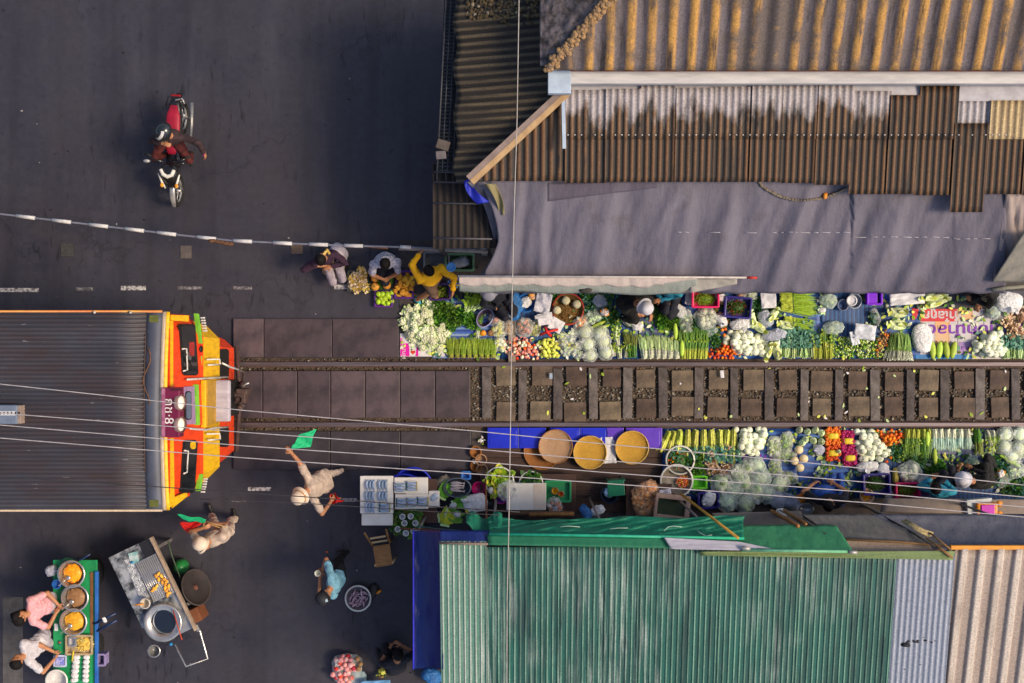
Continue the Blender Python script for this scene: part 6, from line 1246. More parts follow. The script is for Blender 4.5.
# basket of brown seeds with three pale bundles
put(bowl('basket', .27, .10, M('red_basket', (.48, .04, .02), .6), inner=M('brown_seeds', (.22, .12, .03), .9, (.12, .06, .02), 60, bmp=.6), base=.7), 568, 309, label='round red rimmed basket of brown seeds', cat='basket')
put(heap('seed_heap', .22, .22, .09, 160, [M('brown_seeds', (.22, .12, .03), .9), G('tan_seed', (.28, .16, .05))], .03, .8), 568, 310, .02, label='heap of brown seeds filling the red rimmed basket', cat='seeds')['kind'] = 'stuff'
for x, y in ((557, 310), (566, 300.5), (577, 304)): put(ballv('bundle', .075, G('pale_bundle', (.66, .62, .42), (.42, .40, .24), scale=26), 2, (1, 1, .7), .15), x, y, .10, label='pale round bundle set on the brown seeds', cat='bundle', group='pale bundles in the basket')
# greens, cucumbers, bagged cabbages
HER = [heap('herb_bunch', .15, .13, .12, 150, [DKG, BLG, GRASSG], .07, .6) for _ in range(2)]
for x, y in ((553, 294), (588, 295), (597, 296), (605, 297), (604, 314), (612, 318), (592, 312)): put(HER, x, y, sc=U(.8, 1.05), label='dark green herb bunch behind the bagged cabbages', cat='herbs', group='herb bunches under the valance')
put(bag(.17, .12, .14, CLEARB, 'leaf', [BLG, PGR]), 594, 316, .04, .6, label='pale blue bag of leaves below the herb bunches', cat='bag'); put(bag(.12, .11, .15, LAVB, 'leaf', [BLG]), 600, 301, .05, label='pale blue knotted bag by the seller in black', cat='bag'); put(bag(.14, .10, .12, CLEARB, 'ball', [ORF, WON]), 581, 322, .03, label='clear bag with orange peel beside the pale blue leaves', cat='bag')
put(bag(.07, .06, .10, WHB, 'ball', [TOMO]), 605, 312, .15, label='white packet with an orange label among the herbs', cat='packet')
CUC = [ballv('cucumber', .032, G('light_cucumber', (.40, .54, .06), (.30, .44, .05)), 2, (1, 5.6, 1), .05) for _ in range(2)]
for x, y, r in ((599, 324, -1.12), (601, 328, -1.22), (598, 332, -1.3)): put(CUC, x, y, .05, r, label='light green cucumber lying above the bagged cabbages', cat='cucumber', group='three light cucumbers')
for x, y, r in ((676, 331, .05), (682.5, 348, .0)): put(CUC, x, y, .10, r, (1.25, .85, 1), label='thick pale marrow lying beside the tall chive stems', cat='marrow', group='pale marrows')
BCAB = []
for i in range(2):
    b_ = bag(.15, .15, .17, CLEARB, None, None, name='bagged_cabbage'); mb = MB(); mb.ball((0, 0, .085), .115, CAB, 2, (1, 1, .7), .1); mb.ball((.02, .0, .12), .07, G('cabbage_heart', (.58, .66, .62), (.44, .55, .48)), 2, (1, 1, .6), .1); mb.build('cabbage', parent=b_); BCAB.append(b_)
for x, y in ((585, 332), (588, 344), (590, 355), (603, 341), (606, 353), (600, 334)): put(BCAB, x, y, .02, sc=U(.85, 1.02), label='round pale cabbage in clear plastic beside the long beans', cat='bagged cabbage', group='bagged cabbages by the upper rail')
PLET = [bunch('pale_lettuce', .30, .14, .10, 30, WGR, PGR, .022, .4, 1.2, 16, LIME, .06) for _ in range(2)]
for x, y, r in ((614, 356, .3), (620, 358, .15), (618, 345, .2), (616, 338, -.1), (626, 357, -.2)): put(PLET, x, y, .02, r, .8, label='pale lettuce head next to the bagged cabbages', cat='lettuce', group='pale lettuces')
LBN = bunch('long_bean_bundle', .46, .17, .10, 60, GRASSG, MOSSG, .012, .5, .95); put(LBN, 630, 357, .02, .10, 1, 'dark green long bean bundle between lettuce and leeks', 'long beans'); put(LBN, 634, 357, .04, .0, .9, 'second dark bean bundle touching the leeks', 'long beans')
put(bag(.10, .10, .11, CLEARB, 'leaf', [PGR, WON]), 629, 320, .03, label='clear bag with a white ring by the knees in black', cat='bag'); put(bag(.10, .08, .09, WHB), 638, 326, .03, label='small white bag left of the checked mat', cat='bag')
LKT = G('leek_tip', (.26, .44, .34), (.46, .58, .50)); LEEK = [bunch('leek_bunch', .36, .17, .10, 60, WGR, m, .020, .40, 1.0) for m in (LKT, PGR, LKT)]
for i, x in enumerate((645, 651, 658, 664, 670, 677)): put(LEEK, x, 358, .03, U(-.06, .06), (1, U(.9, 1.1), 1), 'white and blue green leek bunch standing below the checked mat', 'leeks', 'leeks below the checked mat')
for x, y, s in ((659, 311, .9), (665, 317, 1.0), (672, 322, .9), (662, 322, .8)): put(PARS, x, y, .03, sc=s, label='mossy green herb heap right of the pale round hat', cat='herbs', group='herb heaps by the pale hat')
CHIV2 = [bunch('tall_chive_bunch', .56, .17, .11, 70, YLG, GRASSG, .013, .3, 1.1, 10, LIME, .05) for _ in range(2)]
for x, r in ((684, .08), (689, .0), (694, -.05), (700, -.1), (705, .0)): put(CHIV2, x, 358, .02, r, 1, 'tall grass green chive bunch left of the tomatoes', 'chives', 'tall chives by the tomatoes')
for x, y in ((691, 325), (697, 323)): put(HER, x, y, .05, sc=.7, label='leafy tops lying over the tall chives', cat='herbs', group='leafy tops on the chives')
MESHB = bag_mat('white_mesh', (.74, .76, .78), .8); put(bag(.21, .11, .16, MESHB), 676, 309, .03, -.55, label='white mesh bag slanting beside the teal blouse', cat='bag')
put(bag(.22, .12, .15, CLEARB, 'leaf', [BLG, PGR]), 686, 321, .02, label='pale bag of blue green leaves under the mesh bag', cat='bag')
PNK = M('hot_pink_plastic', (.80, .01, .14), .35, (.74, .01, .12), 5); NVC = M('navy_plastic', (.03, .02, .24), .35, (.025, .018, .19), 5)
BEAN = [G('green_pea', (.16, .24, .015)), G('olive_bean', (.22, .26, .02)), MOSSG]
CRP = crate(.44, .28, .16, PNK); put(CRP, 705, 299, .12, 0, label='hot pink crate in the upper row filled with green beans', cat='crate'); put(heap('bean_heap', .19, .11, .15, 330, BEAN, .03, .5), 705, 299, .14, 0, label='green beans filling the pink crate of the upper row', cat='beans')['kind'] = 'stuff'
CRN = crate(.44, .34, .15, NVC); put(CRN, 737.5, 307.5, .10, -.08, label='navy crate in the upper row filled with dark green chillies', cat='crate'); put(heap('chilli_heap', .18, .13, .15, 330, [DKG, DKG, MOSSG, G('red_chilli', (.4, .05, .01))], .032, .45), 737, 307, .12, -.08, label='dark green chillies filling the navy crate of the upper row', cat='chillies')['kind'] = 'stuff'
ONB = bag(.19, .20, .2, CLEARB, 'ball', [WON], .05, nf=34); put(ONB, 706, 318, .03, label='white net bag of onions below the upper pink crate', cat='bag')
put(bag(.14, .08, .12, WHB), 690, 297, .05, label='pinkish bag squeezed against the upper pink crate', cat='bag'); put(bag(.08, .10, .15, WHB), 721, 297, .08, label='white bag between the upper pink and navy crates', cat='bag'); put(bag(.16, .08, .12, CLEARB, 'ball', [TOMO, BROWNR]), 743, 293, .04, label='clear bag of orange roots behind the upper navy crate', cat='bag'); put(bag(.11, .10, .12, CLEARB, 'leaf', [PGR, WON]), 752, 295, .04, label='pale bag behind the navy crate corner', cat='bag')
put(bag(.13, .09, .14, WHB), 722, 320, .06, label='white bag below the upper navy crate', cat='bag'); put(bag(.19, .10, .13, WHB, 'ball', [YELV]), 741, 324, .10, .15, label='cream paper bag on top of the upper onions', cat='bag')
for x, y in ((714, 338), (717, 343)): put(HER, x, y, .02, sc=.6, label='green pea heap between the chives and the upper onions', cat='peas', group='pea heaps')
put(bag(.13, .08, .10, CLEARB, 'leaf', [BLG]), 711, 331, .03, label='torn clear bag above the pea heap', cat='bag')
pile(TMT, [(706, 352), (713, 348), (722, 343), (732, 346), (744, 348), (744, 353), (737, 358.5), (708, 358.5)], 3.8, 'small red or orange tomato in the upper heap by the chives', 'tomato', 'tomatoes of the upper row', z=.02, step=.055, layers=3, hz=.05)
for x, y in ((721, 326), (723, 330), (726, 329), (728, 322), (725, 335)): put(TMT, x, y, .09, label='loose red tomato rolled above the upper tomato heap', cat='tomato', group='loose tomatoes')
pile(ONI, [(724, 336), (733, 330), (748, 332), (764, 338), (772, 346), (770, 356), (744, 357), (738, 352), (730, 347), (724, 343)], 5.8, 'white onion in the wide heap right of the upper tomatoes', 'onion', 'white onions of the upper row', z=.02, step=.085, layers=2, hz=.1)
NAPA = [cabbage(.12, 'chinese_cabbage', G('napa', (.66, .72, .42), (.52, .62, .30), scale=16), YLG, (.75, 1.5, .8)) for _ in range(2)]
for x, y, r in ((752, 320, .2), (759, 327, .9), (772, 316, -.6), (786, 325, 1.4), (777, 352, .3), (768, 352, -.3)): put(NAPA, x, y, .05, r, .85, 'pale chinese cabbage lying above the white onions', 'chinese cabbage', 'chinese cabbages of the upper row')
put(bag(.20, .10, .12, LAVB), 775, 335, .10, .15, label='lavender plastic bag on the chinese cabbages', cat='bag'); put(bag(.12, .16, .13, LAVB, 'leaf', [BLG]), 766, 319, .08, .4, label='blue tinted wrapper among the chinese cabbages', cat='bag')
paper(768, 300, .26, .28, 'blank white paper sheet left of the long bean bundles', PAPR, .05, .16); 
for x, y in ((757, 303), (762, 312), (775, 309)): put(HER, x, y, .04, sc=.75, label='dark leaves around the blank white paper', cat='herbs', group='dark leaves by the paper')
put(ballv('white_radish', .045, WON, 2, (1, 3.2, 1), .06), 777, 347, .10, -.4, label='white radish lying beside the kale', cat='radish')
# long bean bundles with ties, kale, choy
LB2 = [bunch('green_bean_bundle', .62, .26, .12, 100, YLG, LIME, .013, .35, 1.1, tie=None) for _ in range(2)]
mb = MB(); put(LB2, 781, 297, .06, -math.pi / 2 + .02, (1, 1, 1), 'big yellow green bean bundle under the tarpaulin edge', 'beans'); put(LB2, 782, 306, .08, -math.pi / 2 - .10, 1, 'second big yellow green bean bundle below the first', 'beans'); put(LB2, 785, 320, .04, -math.pi / 2 - .25, .9, 'lower yellow green bean bundle above the kale', 'beans')
mb = MB(); mb.tube([at(793, 291, .25), at(793, 300, .27), at(794, 312, .24)], .010, DKG, 5); mb.tube([at(793, 318, .22), at(793.5, 326, .2)], .010, DKG, 5); tag(mb.build('binding'), 'dark green tie round the big bean bundles', 'tie')
KALE = [bunch('kale_bunch', .40, .17, .10, 24, PGR, BLG, .022, .4, 1.5, 46, BLG, .085) for _ in range(3)]
for x, y, r in ((779, 358, .1), (786, 357, -.1), (793, 358, .0), (800, 357, -.15), (806, 358, .1), (812, 357, .0), (790, 346, .1), (803, 345, -.1)): put(KALE, x, y, .02, r, 1, 'blue green kale bunch in the row below the beans', 'kale', 'kale bunches of the upper row')
CHOY = [bunch('green_stem_bunch', .46, .12, .10, 34, YLG, GRASSG, .016, .55, 1.2, 12, LIME, .05) for _ in range(2)]
for x, r in ((815, .05), (820, -.1), (826, .1), (831, -.05)): put(CHOY, x, 358, .02, r, (1, U(.9, 1.15), 1), 'tall bright green stem bunch right of the kale', 'greens', 'tall stems right of the kale')
FROST = bag_mat('frosted_bag', (.74, .88, .84), .42)
for lab, x, y, rx, ry, rz in (('frosted bag by the tarpaulin edge right of the beans', 829, 300, .16, .13, -.5), ('flat frosted bag of greens above the sprouts', 834, 328, .19, .11, .1), ('small striped packet beside the deep blue mat', 822, 310, .08, .05, 0)): put(bag(rx, ry, .12, FROST if 'frost' in lab else WHB, 'leaf', [PGR, BLG], knot=False), x, y, .04, rz, label=lab, cat='bag')
put(bowl('tub', .13, .11, M('clear_tub', (.36, .40, .48), .2, (.28, .32, .40), 8)), 854, 301, label='clear round tub holding a white lid', cat='tub'); put(bowl('round_cover', .09, .03, M('white_plastic', (.74, .74, .80), .4), base=.7), 853, 300.5, .12, label='white round lid lying in the clear tub', cat='lid'); put(bowl('tub', .10, .10, M('slate_plastic', (.16, .20, .34), .3)), 843, 305, label='slate blue cup left of the clear tub', cat='tub')
PUR = M('violet_plastic', (.22, .01, .72), .35, (.19, .01, .62), 6); put(crate(.24, .22, .2, PUR), 873, 298, label='bright violet tub under the tarpaulin edge', cat='tub', rz=0); mb = MB(); mb.box((0, 0, .01), (.20, .18, .02), PUR, bev=.006); put(mb.build('violet_lid', (0, 0, 0)), 873, 298, .16, 0, label='violet lid closing the violet tub', cat='lid')
mb = MB(); SPR = [G('sprout_lime', (.36, .50, .04)), G('sprout_pale', (.60, .68, .30)), G('sprout_green', (.12, .28, .02))]
for i in range(620):
    p = at(U(822, 884), U(337, 358), .1); mb.ball((p.x, p.y, .02 + .10 * R() * (1 - abs(p.y - at(0, 348).y) / .25)), U(.012, .024), random.choice(SPR), 1, (1, U(.6, 1.6), .8))
tag(mb.build('sprouts'), 'wide heap of chopped yellow green sprouts beside the upper rail', 'sprouts', kind='stuff')
WSH = M('white_wrap', (.66, .70, .76), .6, (.56, .60, .68), 4)
paper(864, 332, .36, .26, 'white paper wrapper lying on the chopped sprouts', WSH, -.15, .16, crumple=.05); paper(854, 338, .14, .24, 'folded white paper strip by the sprouts', WSH, .25, .15, crumple=.03); paper(906, 299, .60, .20, 'long white plastic sheet above the chinese cabbages', PAPR, .08, .12, crumple=.05)
put(bag(.07, .17, .13, CLEARB, 'leaf', [DKG, BLG]), 876, 317, .04, .3, label='slim clear bag of dark leaves beside the white wrapper', cat='bag')
pile([ballv('brown_shallot', .024, m, 1, (1, 1.3, .9), .1) for m in (BROWNR, TOMO, BROWNR)], [(876, 338), (886, 330), (892, 333), (888, 345), (880, 357), (876, 357)], 3.2, 'tiny orange brown shallot beside the green onion fan', 'shallot', 'brown shallots by the fan', z=.04, step=.04, layers=2)
for x, y in ((898, 312.5), (897, 325)): put(NAPA, x, y, .05, math.pi / 2, (1.05, 1.0, 1), 'long pale green chinese cabbage lying across under the white sheet', 'chinese cabbage', 'two crosswise chinese cabbages')
FANB = [bunch('spring_onion_fan', .48, .85, .12, 190, WGR, G('onion_green', (.20, .36, .06)), .011, .30, .22, root=WON)]; put(FANB, 899, 359, .04, .02, (1, 1, 1), 'fan of spring onions with white bulbs at the upper rail', 'spring onions'); put(FANB, 904, 359, .03, -.08, (.7, .95, 1), 'smaller sheaf of spring onions tucked beside the fan', 'spring onions')
# printed banner, read from the sellers' side
BW_ = M('banner_white', (.58, .55, .58), .45, (.46, .43, .48), 7); BR_ = M('banner_red', (.62, .01, .03), .45, (.52, .01, .025), 5); BO_ = M('banner_orange', (.70, .36, .14), .45, (.60, .42, .28), 4); BB_ = M('banner_blue', (.02, .22, .58), .45); BV_ = M('banner_violet', (.20, .01, .42), .45); BL_ = M('banner_lilac', (.42, .26, .58), .45)
def banner(px0, py0, k, name, label, flip):
    t = thing('printed_banner', label, 'banner', at(px0 + 50 * k, py0 + 25, .01)); s = -1 if flip else 1; ky = .62 if flip else 1
    def r_(x0, y0, x1, y1, m, nm, z):
        y0, y1 = y0 * ky, y1 * ky
        a, b = at(px0 + x0 * k, py0 + y0 * s, .02), at(px0 + x1 * k, py0 + y1 * s, .02); mb = MB(); mb.box(((a.x + b.x) / 2, (a.y + b.y) / 2, z), (abs(b.x - a.x), abs(b.y - a.y), .004), m); return mb.build(nm, parent=t)
    r_(0, 0, 98, 51, BW_, 'sheet', .014); r_(0, 0, 45, 13.5, BR_, 'red_field', .019); r_(45, 0, 61, 12, BO_, 'orange_field', .0192); r_(23, 13, 38, 36, BO_, 'tan_field', .0186); r_(86, 13, 98, 24, BB_, 'blue_field', .0188); r_(4, 46.5, 60, 51, BB_, 'blue_foot', .0187); r_(47, 34, 60, 46, BL_, 'lilac_field', .0189)
    rz = math.pi if not flip else 0
    for txt, x, y, sz, m, sx in (('กำไลถูก', 30, 7, .19, BW_, 1.05), ('กกกูปักนำลด', 62, 21.5, .23, BV_, 1.28), ('กล', 53, 40, .10, BV_, 1.2)): p = at(px0 + x * k, py0 + y * ky * s, .02); text_part('lettering', txt, (p.x, p.y, .0225), sz * (ky + .1), m, t, rz=rz, ext=.001, sx=sx, bold=.006 if sz > .15 else 0)
    mb = MB(); FOLD = M('fold_crease', (.34, .31, .36), .6)
    for x in (37, 46, 60, 72): a, b = at(px0 + x * k, py0, .02), at(px0 + x * k, py0 + 50 * ky * s, .02); mb.tube([(a.x, a.y, .0205), (b.x, b.y, .0205)], .003, FOLD, 4)
    mb.build('fold', parent=t); return t
banner(912, 308, 1.0, 'upper', 'red, white and violet printed banner spread under the last white onions of the upper row', False)
put(bag(.17, .26, .12, WHB, knot=False), 923, 338, .03, .1, label='white plastic bag standing on the printed banner corner', cat='bag')
for x, r in ((934, .05), (941, -.1), (948, .1), (955, -.2)): put(CUC, x, 350, .04, r, (1.7, .9, 1.2), 'pale green gourd in the row on the printed banner', 'gourd', 'gourds on the printed banner')
pile(ONI, [(983, 336), (992, 330), (1003, 333), (1005, 345), (1004, 358), (990, 358.5), (976, 352), (975, 344)], 6.2, 'white onion in the small heap on the printed banner', 'onion', 'onions on the banner', z=.03, step=.085, layers=2, hz=.1)
for x, r in ((1008, .05), (1014, -.08), (1020, .0), (1027, .1)): put(KALE, x, 358, .02, r, .95, 'dark leafy bunch with pale stems at the far end of the upper row', 'greens', 'leafy bunches at the far end')
BRB = [bunch('galangal_bunch', .26, .18, .12, 20, BROWNR, G('brown_leaf', (.30, .15, .06)), .018, .4, 1.6, 40, G('rust_leaf', (.42, .20, .09), (.6, .48, .36)), .05) for _ in range(2)]
for x, y, r in ((1014, 330, .5), (1020, 322, -.4), (1024, 334, 1.1), (1010, 338, -1)): put(BRB, x, y, .04, r, 1, 'brown root bunch beside the printed banner end', 'roots', 'brown root bunches')
put(bag(.26, .18, .2, WHB, 'leaf', [PGR, YELV]), 1008, 302, .04, label='large white plastic bag under the rolled cloth', cat='bag'); put(bag(.15, .12, .14, FROST, 'leaf', [PGR, DKG, YELV]), 994, 310, .03, label='green tinted bag in front of the seller at the banner', cat='bag')
for x, y, r in ((932, 297, -1.4), (936, 303, -1.2)): put(NAPA, x, y, .06, r, (.8, 1.2, .8), 'yellow green leaf roll at the back of the banner', 'leaf roll', 'leaf rolls')
# loose leaves trodden between the goods
for rows_ in ((402, 1030, 297, 357), (664, 1030, 431, 494)):
    mb = MB()
    for i in range(1500):
        p = at(U(rows_[0], rows_[1]), U(rows_[2], rows_[3]), .03); k = noise.noise(Vector((p.x * 1.3, p.y * 1.7, 2)))
        if k > -.12: mb.leaf((p.x, p.y, .02 + R() * .03), (U(-1, 1), U(-1, 1), U(0, .4)), (0, 0, 1), U(.05, .12), U(.03, .06), random.choice([PGR, LIME, GRASSG, DKG, BLG, WGR, YELV]), U(0, .3))
    tag(mb.build('loose_leaves', (0, 0, 0)), kind='stuff')
# leaves fallen on the track bed
mb = MB()
for i in range(46): p = at(U(500, 1020), random.choice((U(367, 376), U(410, 420), U(370, 418))), .03); mb.leaf((p.x, p.y, .085 if R() < .5 else .03), (U(-1, 1), U(-1, 1), 0), (0, 0, 1), U(.04, .10), U(.025, .05), random.choice([PGR, LIME, YELV, WHP]), .1)
tag(mb.build('fallen_leaves', (0, 0, 0)), kind='stuff')
paper(722, 374, .06, .13, 'small white scrap lying on the sleepers', PAPR, .1, .12, 'scrap', 'scrap', .008); paper(551, 376, .05, .10, 'pale blue scrap lying on the sleepers', M('pale_blue_scrap', (.40, .50, .66), .6), 0, .12, 'scrap', 'scrap', .008)
# ------------------------------------------------------------------ lower row: blue crates, winnowing baskets, stall of bowls
BLC = M('royal_blue_plastic', (.012, .030, .60), .35, (.010, .022, .48), 4); VIC = M('violet_blue_plastic', (.13, .05, .55), .35, (.10, .035, .45), 4)
def lidbox(w, l, h, m, name='storage_box'):
    t = thing(name, None, 'box', (0, 0, 0)); MB().box((0, 0, h * .45), (w * .95, l * .95, h * .9), m, bev=.015).build('box_body', parent=t); mb = MB(); mb.box((0, 0, h * .93), (w, l, h * .12), m, bev=.01); mb.box((0, 0, h), (w * .86, l * .74, .012), m, bev=.004); mb.build('lid', parent=t); return t
for x, w, m, lab in ((503, .53, BLC, 'royal blue flat box at the end beside the crossing slab'), (532.5, .46, BLC, 'royal blue flat box behind the pale brown basket'), (565, .52, BLC, 'royal blue flat box between two baskets'), (594, .46, BLC, 'royal blue flat box behind the white paper'), (615, .30, VIC, 'narrow violet blue box behind the white paper'), (644, .62, VIC, 'violet flat box behind the golden basket at the end')):
    put(lidbox(w, .35, .12, m), x, 438, .01, 0, 1, lab, 'box', hz=.12)
PLK = M('dark_brown_planks', (.072, .036, .024), .6, (.038, .020, .016), 3, stretch=(.5, 7, 1), bmp=.2)
mb = MB(); a, b = at(476, 447, .02), at(662, 512, .02)
for k in range(6): y0 = a.y + (b.y - a.y) * k / 6; mb.box(((a.x + b.x) / 2, y0 - .09, .022), (b.x - a.x, .178, .03), PLK, bev=.004)
tag(mb.build('wooden_platform'), 'low dark brown plank platform carrying the round baskets', 'platform')
def wov(name, c, c2): 
    m, nt, b = new_mat(name); v = coords(nt); w = nd(nt, 'ShaderNodeTexChecker'); w.inputs['Scale'].default_value = 62; nt.links.new(v, w.inputs['Vector']); f = noise_fac(nt, v, 9, 5, .7, .3, .7); k = noise_fac(nt, v, 55, 3, .7, .3, .7); cc = mixc(nt, f, c2, c); cc = mixc(nt, .35, cc, mixc(nt, k, tuple(x * .4 for x in c2), tuple(min(1, x * 1.3) for x in c))); nt.links.new(cc, b.inputs['Base Color']); b.inputs['Roughness'].default_value = .8; bump(nt, b, w.outputs['Fac'], .25, .006); return m
WG, WP, WO = wov('golden_weave', (.58, .33, .035), (.40, .20, .02)), wov('pale_weave', (.46, .29, .17), (.34, .19, .10)), wov('orange_weave', (.34, .13, .025), (.22, .075, .015))
def tray(r, m, rim): 
    t = thing('winnowing_basket', None, 'basket', (0, 0, 0)); mb = MB(); mb.lathe([(.001, .02), (r * .5, .016), (r * .85, .024), (r * .96, .05), (r * .99, .052), (r * .97, .03), (r * .85, .008), (.001, .004)], (0, 0, 0), m, 40); mb.build('woven_disc', parent=t); mb = MB(); mb.lathe([(r * .96, .046), (r, .040), (r * 1.02, .052), (r * .985, .064), (r * .955, .058), (r * .96, .046)], (0, 0, 0), rim, 40); mb.build('rim', parent=t); return t
RIMG, RIMD = G('rim_gold', (.60, .38, .10), rnd=0), G('rim_dark', (.32, .14, .04), rnd=0)
for r, m, rm, x, y, z, tl, lab in ((.315, WO, RIMD, 542, 451.5, .04, 0, 'dark orange round basket half under the pale brown one'), (.29, WP, RIMD, 555.5, 446.5, .16, .0, 'pale brown round basket leaning on a dark orange one'), (.27, WO, RIMD, 602, 446, .04, 0, 'dark orange round basket hidden behind the white paper'), (.285, WG, RIMG, 590, 452.5, .17, 0, 'golden round basket in the middle of the baskets'), (.285, WG, RIMG, 632, 447.5, .17, 0, 'golden round basket at the end by the yellow stems')):
    put(tray(r, m, rm), x, y, z, U(0, 6), 1, lab, 'basket', hz=.05)
paper(608, 450, .26, .45, 'white paper sheet between the two golden baskets', PAPR, .05, .10, crumple=.03)
# bowls, foam box and the table behind
WEN = M('white_enamel', (.72, .72, .66), .3, (.62, .62, .56), 5); GLEAF = [G('bright_leaf', (.22, .42, .03), (.40, .48, .06)), LIME, G('yellowing_leaf', (.62, .56, .06))]
put(bowl('bowl', .24, .14, WEN, inner=M('bowl_dark', (.16, .14, .10), .6)), 499.5, 481, .32, label='white rimmed round bowl full of bright green leaves', cat='bowl'); put(heap('leaf_heap', .19, .19, .09, 60, GLEAF, .14, .75), 500, 482, .40, label='bright green leaves heaped in the white rimmed bowl', cat='leaves')['kind'] = 'stuff'
put(bowl('bowl', .20, .12, WEN, inner=M('bowl_dark', (.16, .14, .10), .6)), 531, 483, .30, label='white rimmed bowl half hidden behind the foam box', cat='bowl'); put(heap('leaf_heap', .15, .15, .09, 40, [DKG, GRASSG], .11, .7), 531, 482, .38, label='dark green leaves in the bowl behind the foam box', cat='leaves')['kind'] = 'stuff'
TBL = M('old_table', (.10, .05, .035), .7, (.06, .03, .025), 4)
def table(px0, py0, px1, py1, z, label):
    a, b = at(px0, py0, z), at(px1, py1, z); t = thing('table', label, 'table', ((a.x + b.x) / 2, (a.y + b.y) / 2, 0)); MB().box(((a.x + b.x) / 2, (a.y + b.y) / 2, z - .02), (b.x - a.x, a.y - b.y, .04), TBL, bev=.005).build('top', parent=t)
    for x in (a.x + .05, b.x - .05):
        for y in (a.y - .05, b.y + .05): MB().box((x, y, z / 2 - .02), (.05, .05, z - .04), TBL).build('leg', parent=t)
    return t
table(480, 474, 576, 512, .30, 'low dark table under the bowls and the white foam box')
FOAM = M('foam_white', (.78, .76, .72), .6, (.70, .66, .60), 5, bmp=.05); STAIN = M('stained_foam', (.60, .48, .38), .6, (.70, .62, .54), 5)
t = thing('foam_box', 'white foam box lid with a tan stained strip on the low table', 'box', at(526, 496, .31)); a, b = at(506.5, 483, .60), at(546, 510, .60); MB().box(((a.x + b.x) / 2, (a.y + b.y) / 2, .45), (b.x - a.x - .03, a.y - b.y - .03, .28), FOAM, bev=.02).build('box_body', parent=t); mb = MB(); mb.box(((a.x + b.x) / 2, (a.y + b.y) / 2, .605), (b.x - a.x, a.y - b.y, .05), FOAM, bev=.012); mb.box((b.x - .11, (a.y + b.y) / 2, .633), (.20, a.y - b.y - .03, .006), STAIN); mb.build('lid', parent=t)
put(bag(.17, .17, .08, CLEARB), 508, 491, .57, .3, label='thin clear lavender bag draped on the foam box corner', cat='bag')
PKB = M('pink_bowl', (.72, .05, .36), .35, (.62, .04, .30), 5); put(bowl('bowl', .13, .10, PKB, inner=M('violet_inside', (.20, .06, .42), .4)), 501, 496, .34, label='pink bowl with violet inside beside the foam box', cat='bowl')
GTR = M('green_tray', (.03, .34, .13), .4, (.025, .27, .10), 4); t = crate(.42, .34, .09, GTR); put(t, 558, 491.5, .32, 0, label='green plastic tray right of the white foam box', cat='tray')
put(bowl('jar', .065, .10, M('jar_glass', (.20, .16, .08), .2), inner=M('yellow_paste', (.80, .50, .02), .5)), 555, 491, .35, label='jar of yellow paste in the green tray', cat='jar'); put(bowl('jar', .055, .10, M('jar_glass2', (.26, .20, .12), .2), inner=ORF), 561, 494, .35, label='jar of orange paste in the green tray', cat='jar')
put(bag(.16, .13, .14, CLEARB, 'ball', [PINKR, LAVB, TOMO]), 555, 506, .34, label='patterned clear bag in front of the green tray', cat='bag')
mb = MB()
for i, (a, b) in enumerate((((508, 513.5, .8), (574, 513, .8)), ((529, 514.5, .82), (574, 514, .82)))): mb.tube([at(*a), at(*b)], .035, WOOD if i else M('dark_bench', (.12, .06, .03), .7), 8)
tag(mb.build('bench_rail'), 'brown wooden rail along the awning edge below the foam box', 'rail')
put(bowl('bowl', .115, .09, M('magenta_plastic', (.50, .008, .16), .4, (.42, .008, .13), 5)), 478.5, 488.5, .25, label='magenta bowl left of the leaf bowl', cat='bowl')
GBS = M('grey_basin', (.10, .125, .17), .4, (.07, .09, .13), 6); put(bowl('basin', .20, .13, GBS, base=.75, inner=M('basin_in', (.055, .065, .09), .4)), 457.5, 487.5, .35, 0, (1.15, .82, 1), 'dark grey oval basin with fish beside the white boxes', 'basin')
FISHG = G('grey_pink_fish', (.42, .34, .36), (.16, .17, .22), rough=.35)
def fishm(L, r, m=FISHG, name='fish'):
    mb = MB(); mb.tube([(-L * .5, 0, r), (-L * .38, .0, r), (-L * .1, .004, r), (L * .2, 0, r), (L * .36, -.004, r)], [r * .25, r * .8, r, r * .62, r * .2], m, 8); mb.add([(L * .33, 0, r), (L * .52, r * .9, r * 1.1), (L * .47, 0, r), (L * .52, -r * .9, r * 1.1)], [[0, 1, 2], [0, 2, 3]], m); return mb.build(name, (0, 0, 0))
FIS = fishm(.24, .026)
for k in range(4): put(FIS, 457 + U(-1, 1), 483.5 + k * 2.6, .46, U(-.1, .1), label='pale fish lying in the dark grey basin', cat='fish', group='fish in the grey basin')
put(bag(.11, .17, .2, M('sack_tan', (.34, .28, .20), .85), knot=False), 442, 484, .2, label='tan sack beside the white fish boxes', cat='sack'); put(crate(.14, .12, .1, M('sky_plastic', (.03, .18, .62), .4)), 466, 475.5, .30, 0, label='small sky blue box behind the grey basin', cat='box')
BANL = [bunch('banana_leaf', .40, .24, .05, 3, PGR, m, .14, .1, 1.2) for m in (G('banana_leaf_yellow', (.50, .52, .02)), G('banana_leaf_green', (.10, .28, .02)))]
for i, x, y, r, s in ((1, 440, 499, -.5, 1.0), (1, 445, 512, -1.9, 1), (0, 444, 526, -.3, .85), (0, 438, 518, -1.5, .85), (1, 452, 505, -1.2, .9)): put(BANL[i], x, y, .4, r, s, ('yellow green' if i == 0 else 'dark green') + ' banana leaf lying between the fish boxes and the foam table', 'banana leaf', 'banana leaves ' + ('yellow' if i == 0 else 'green'))
WPK = ballv('wrapped_packet', .055, M('silver_wrap', (.60, .62, .64), .3, (.36, .38, .42), 24, bmp=.5), 2, (1, 1.2, .8), .2)
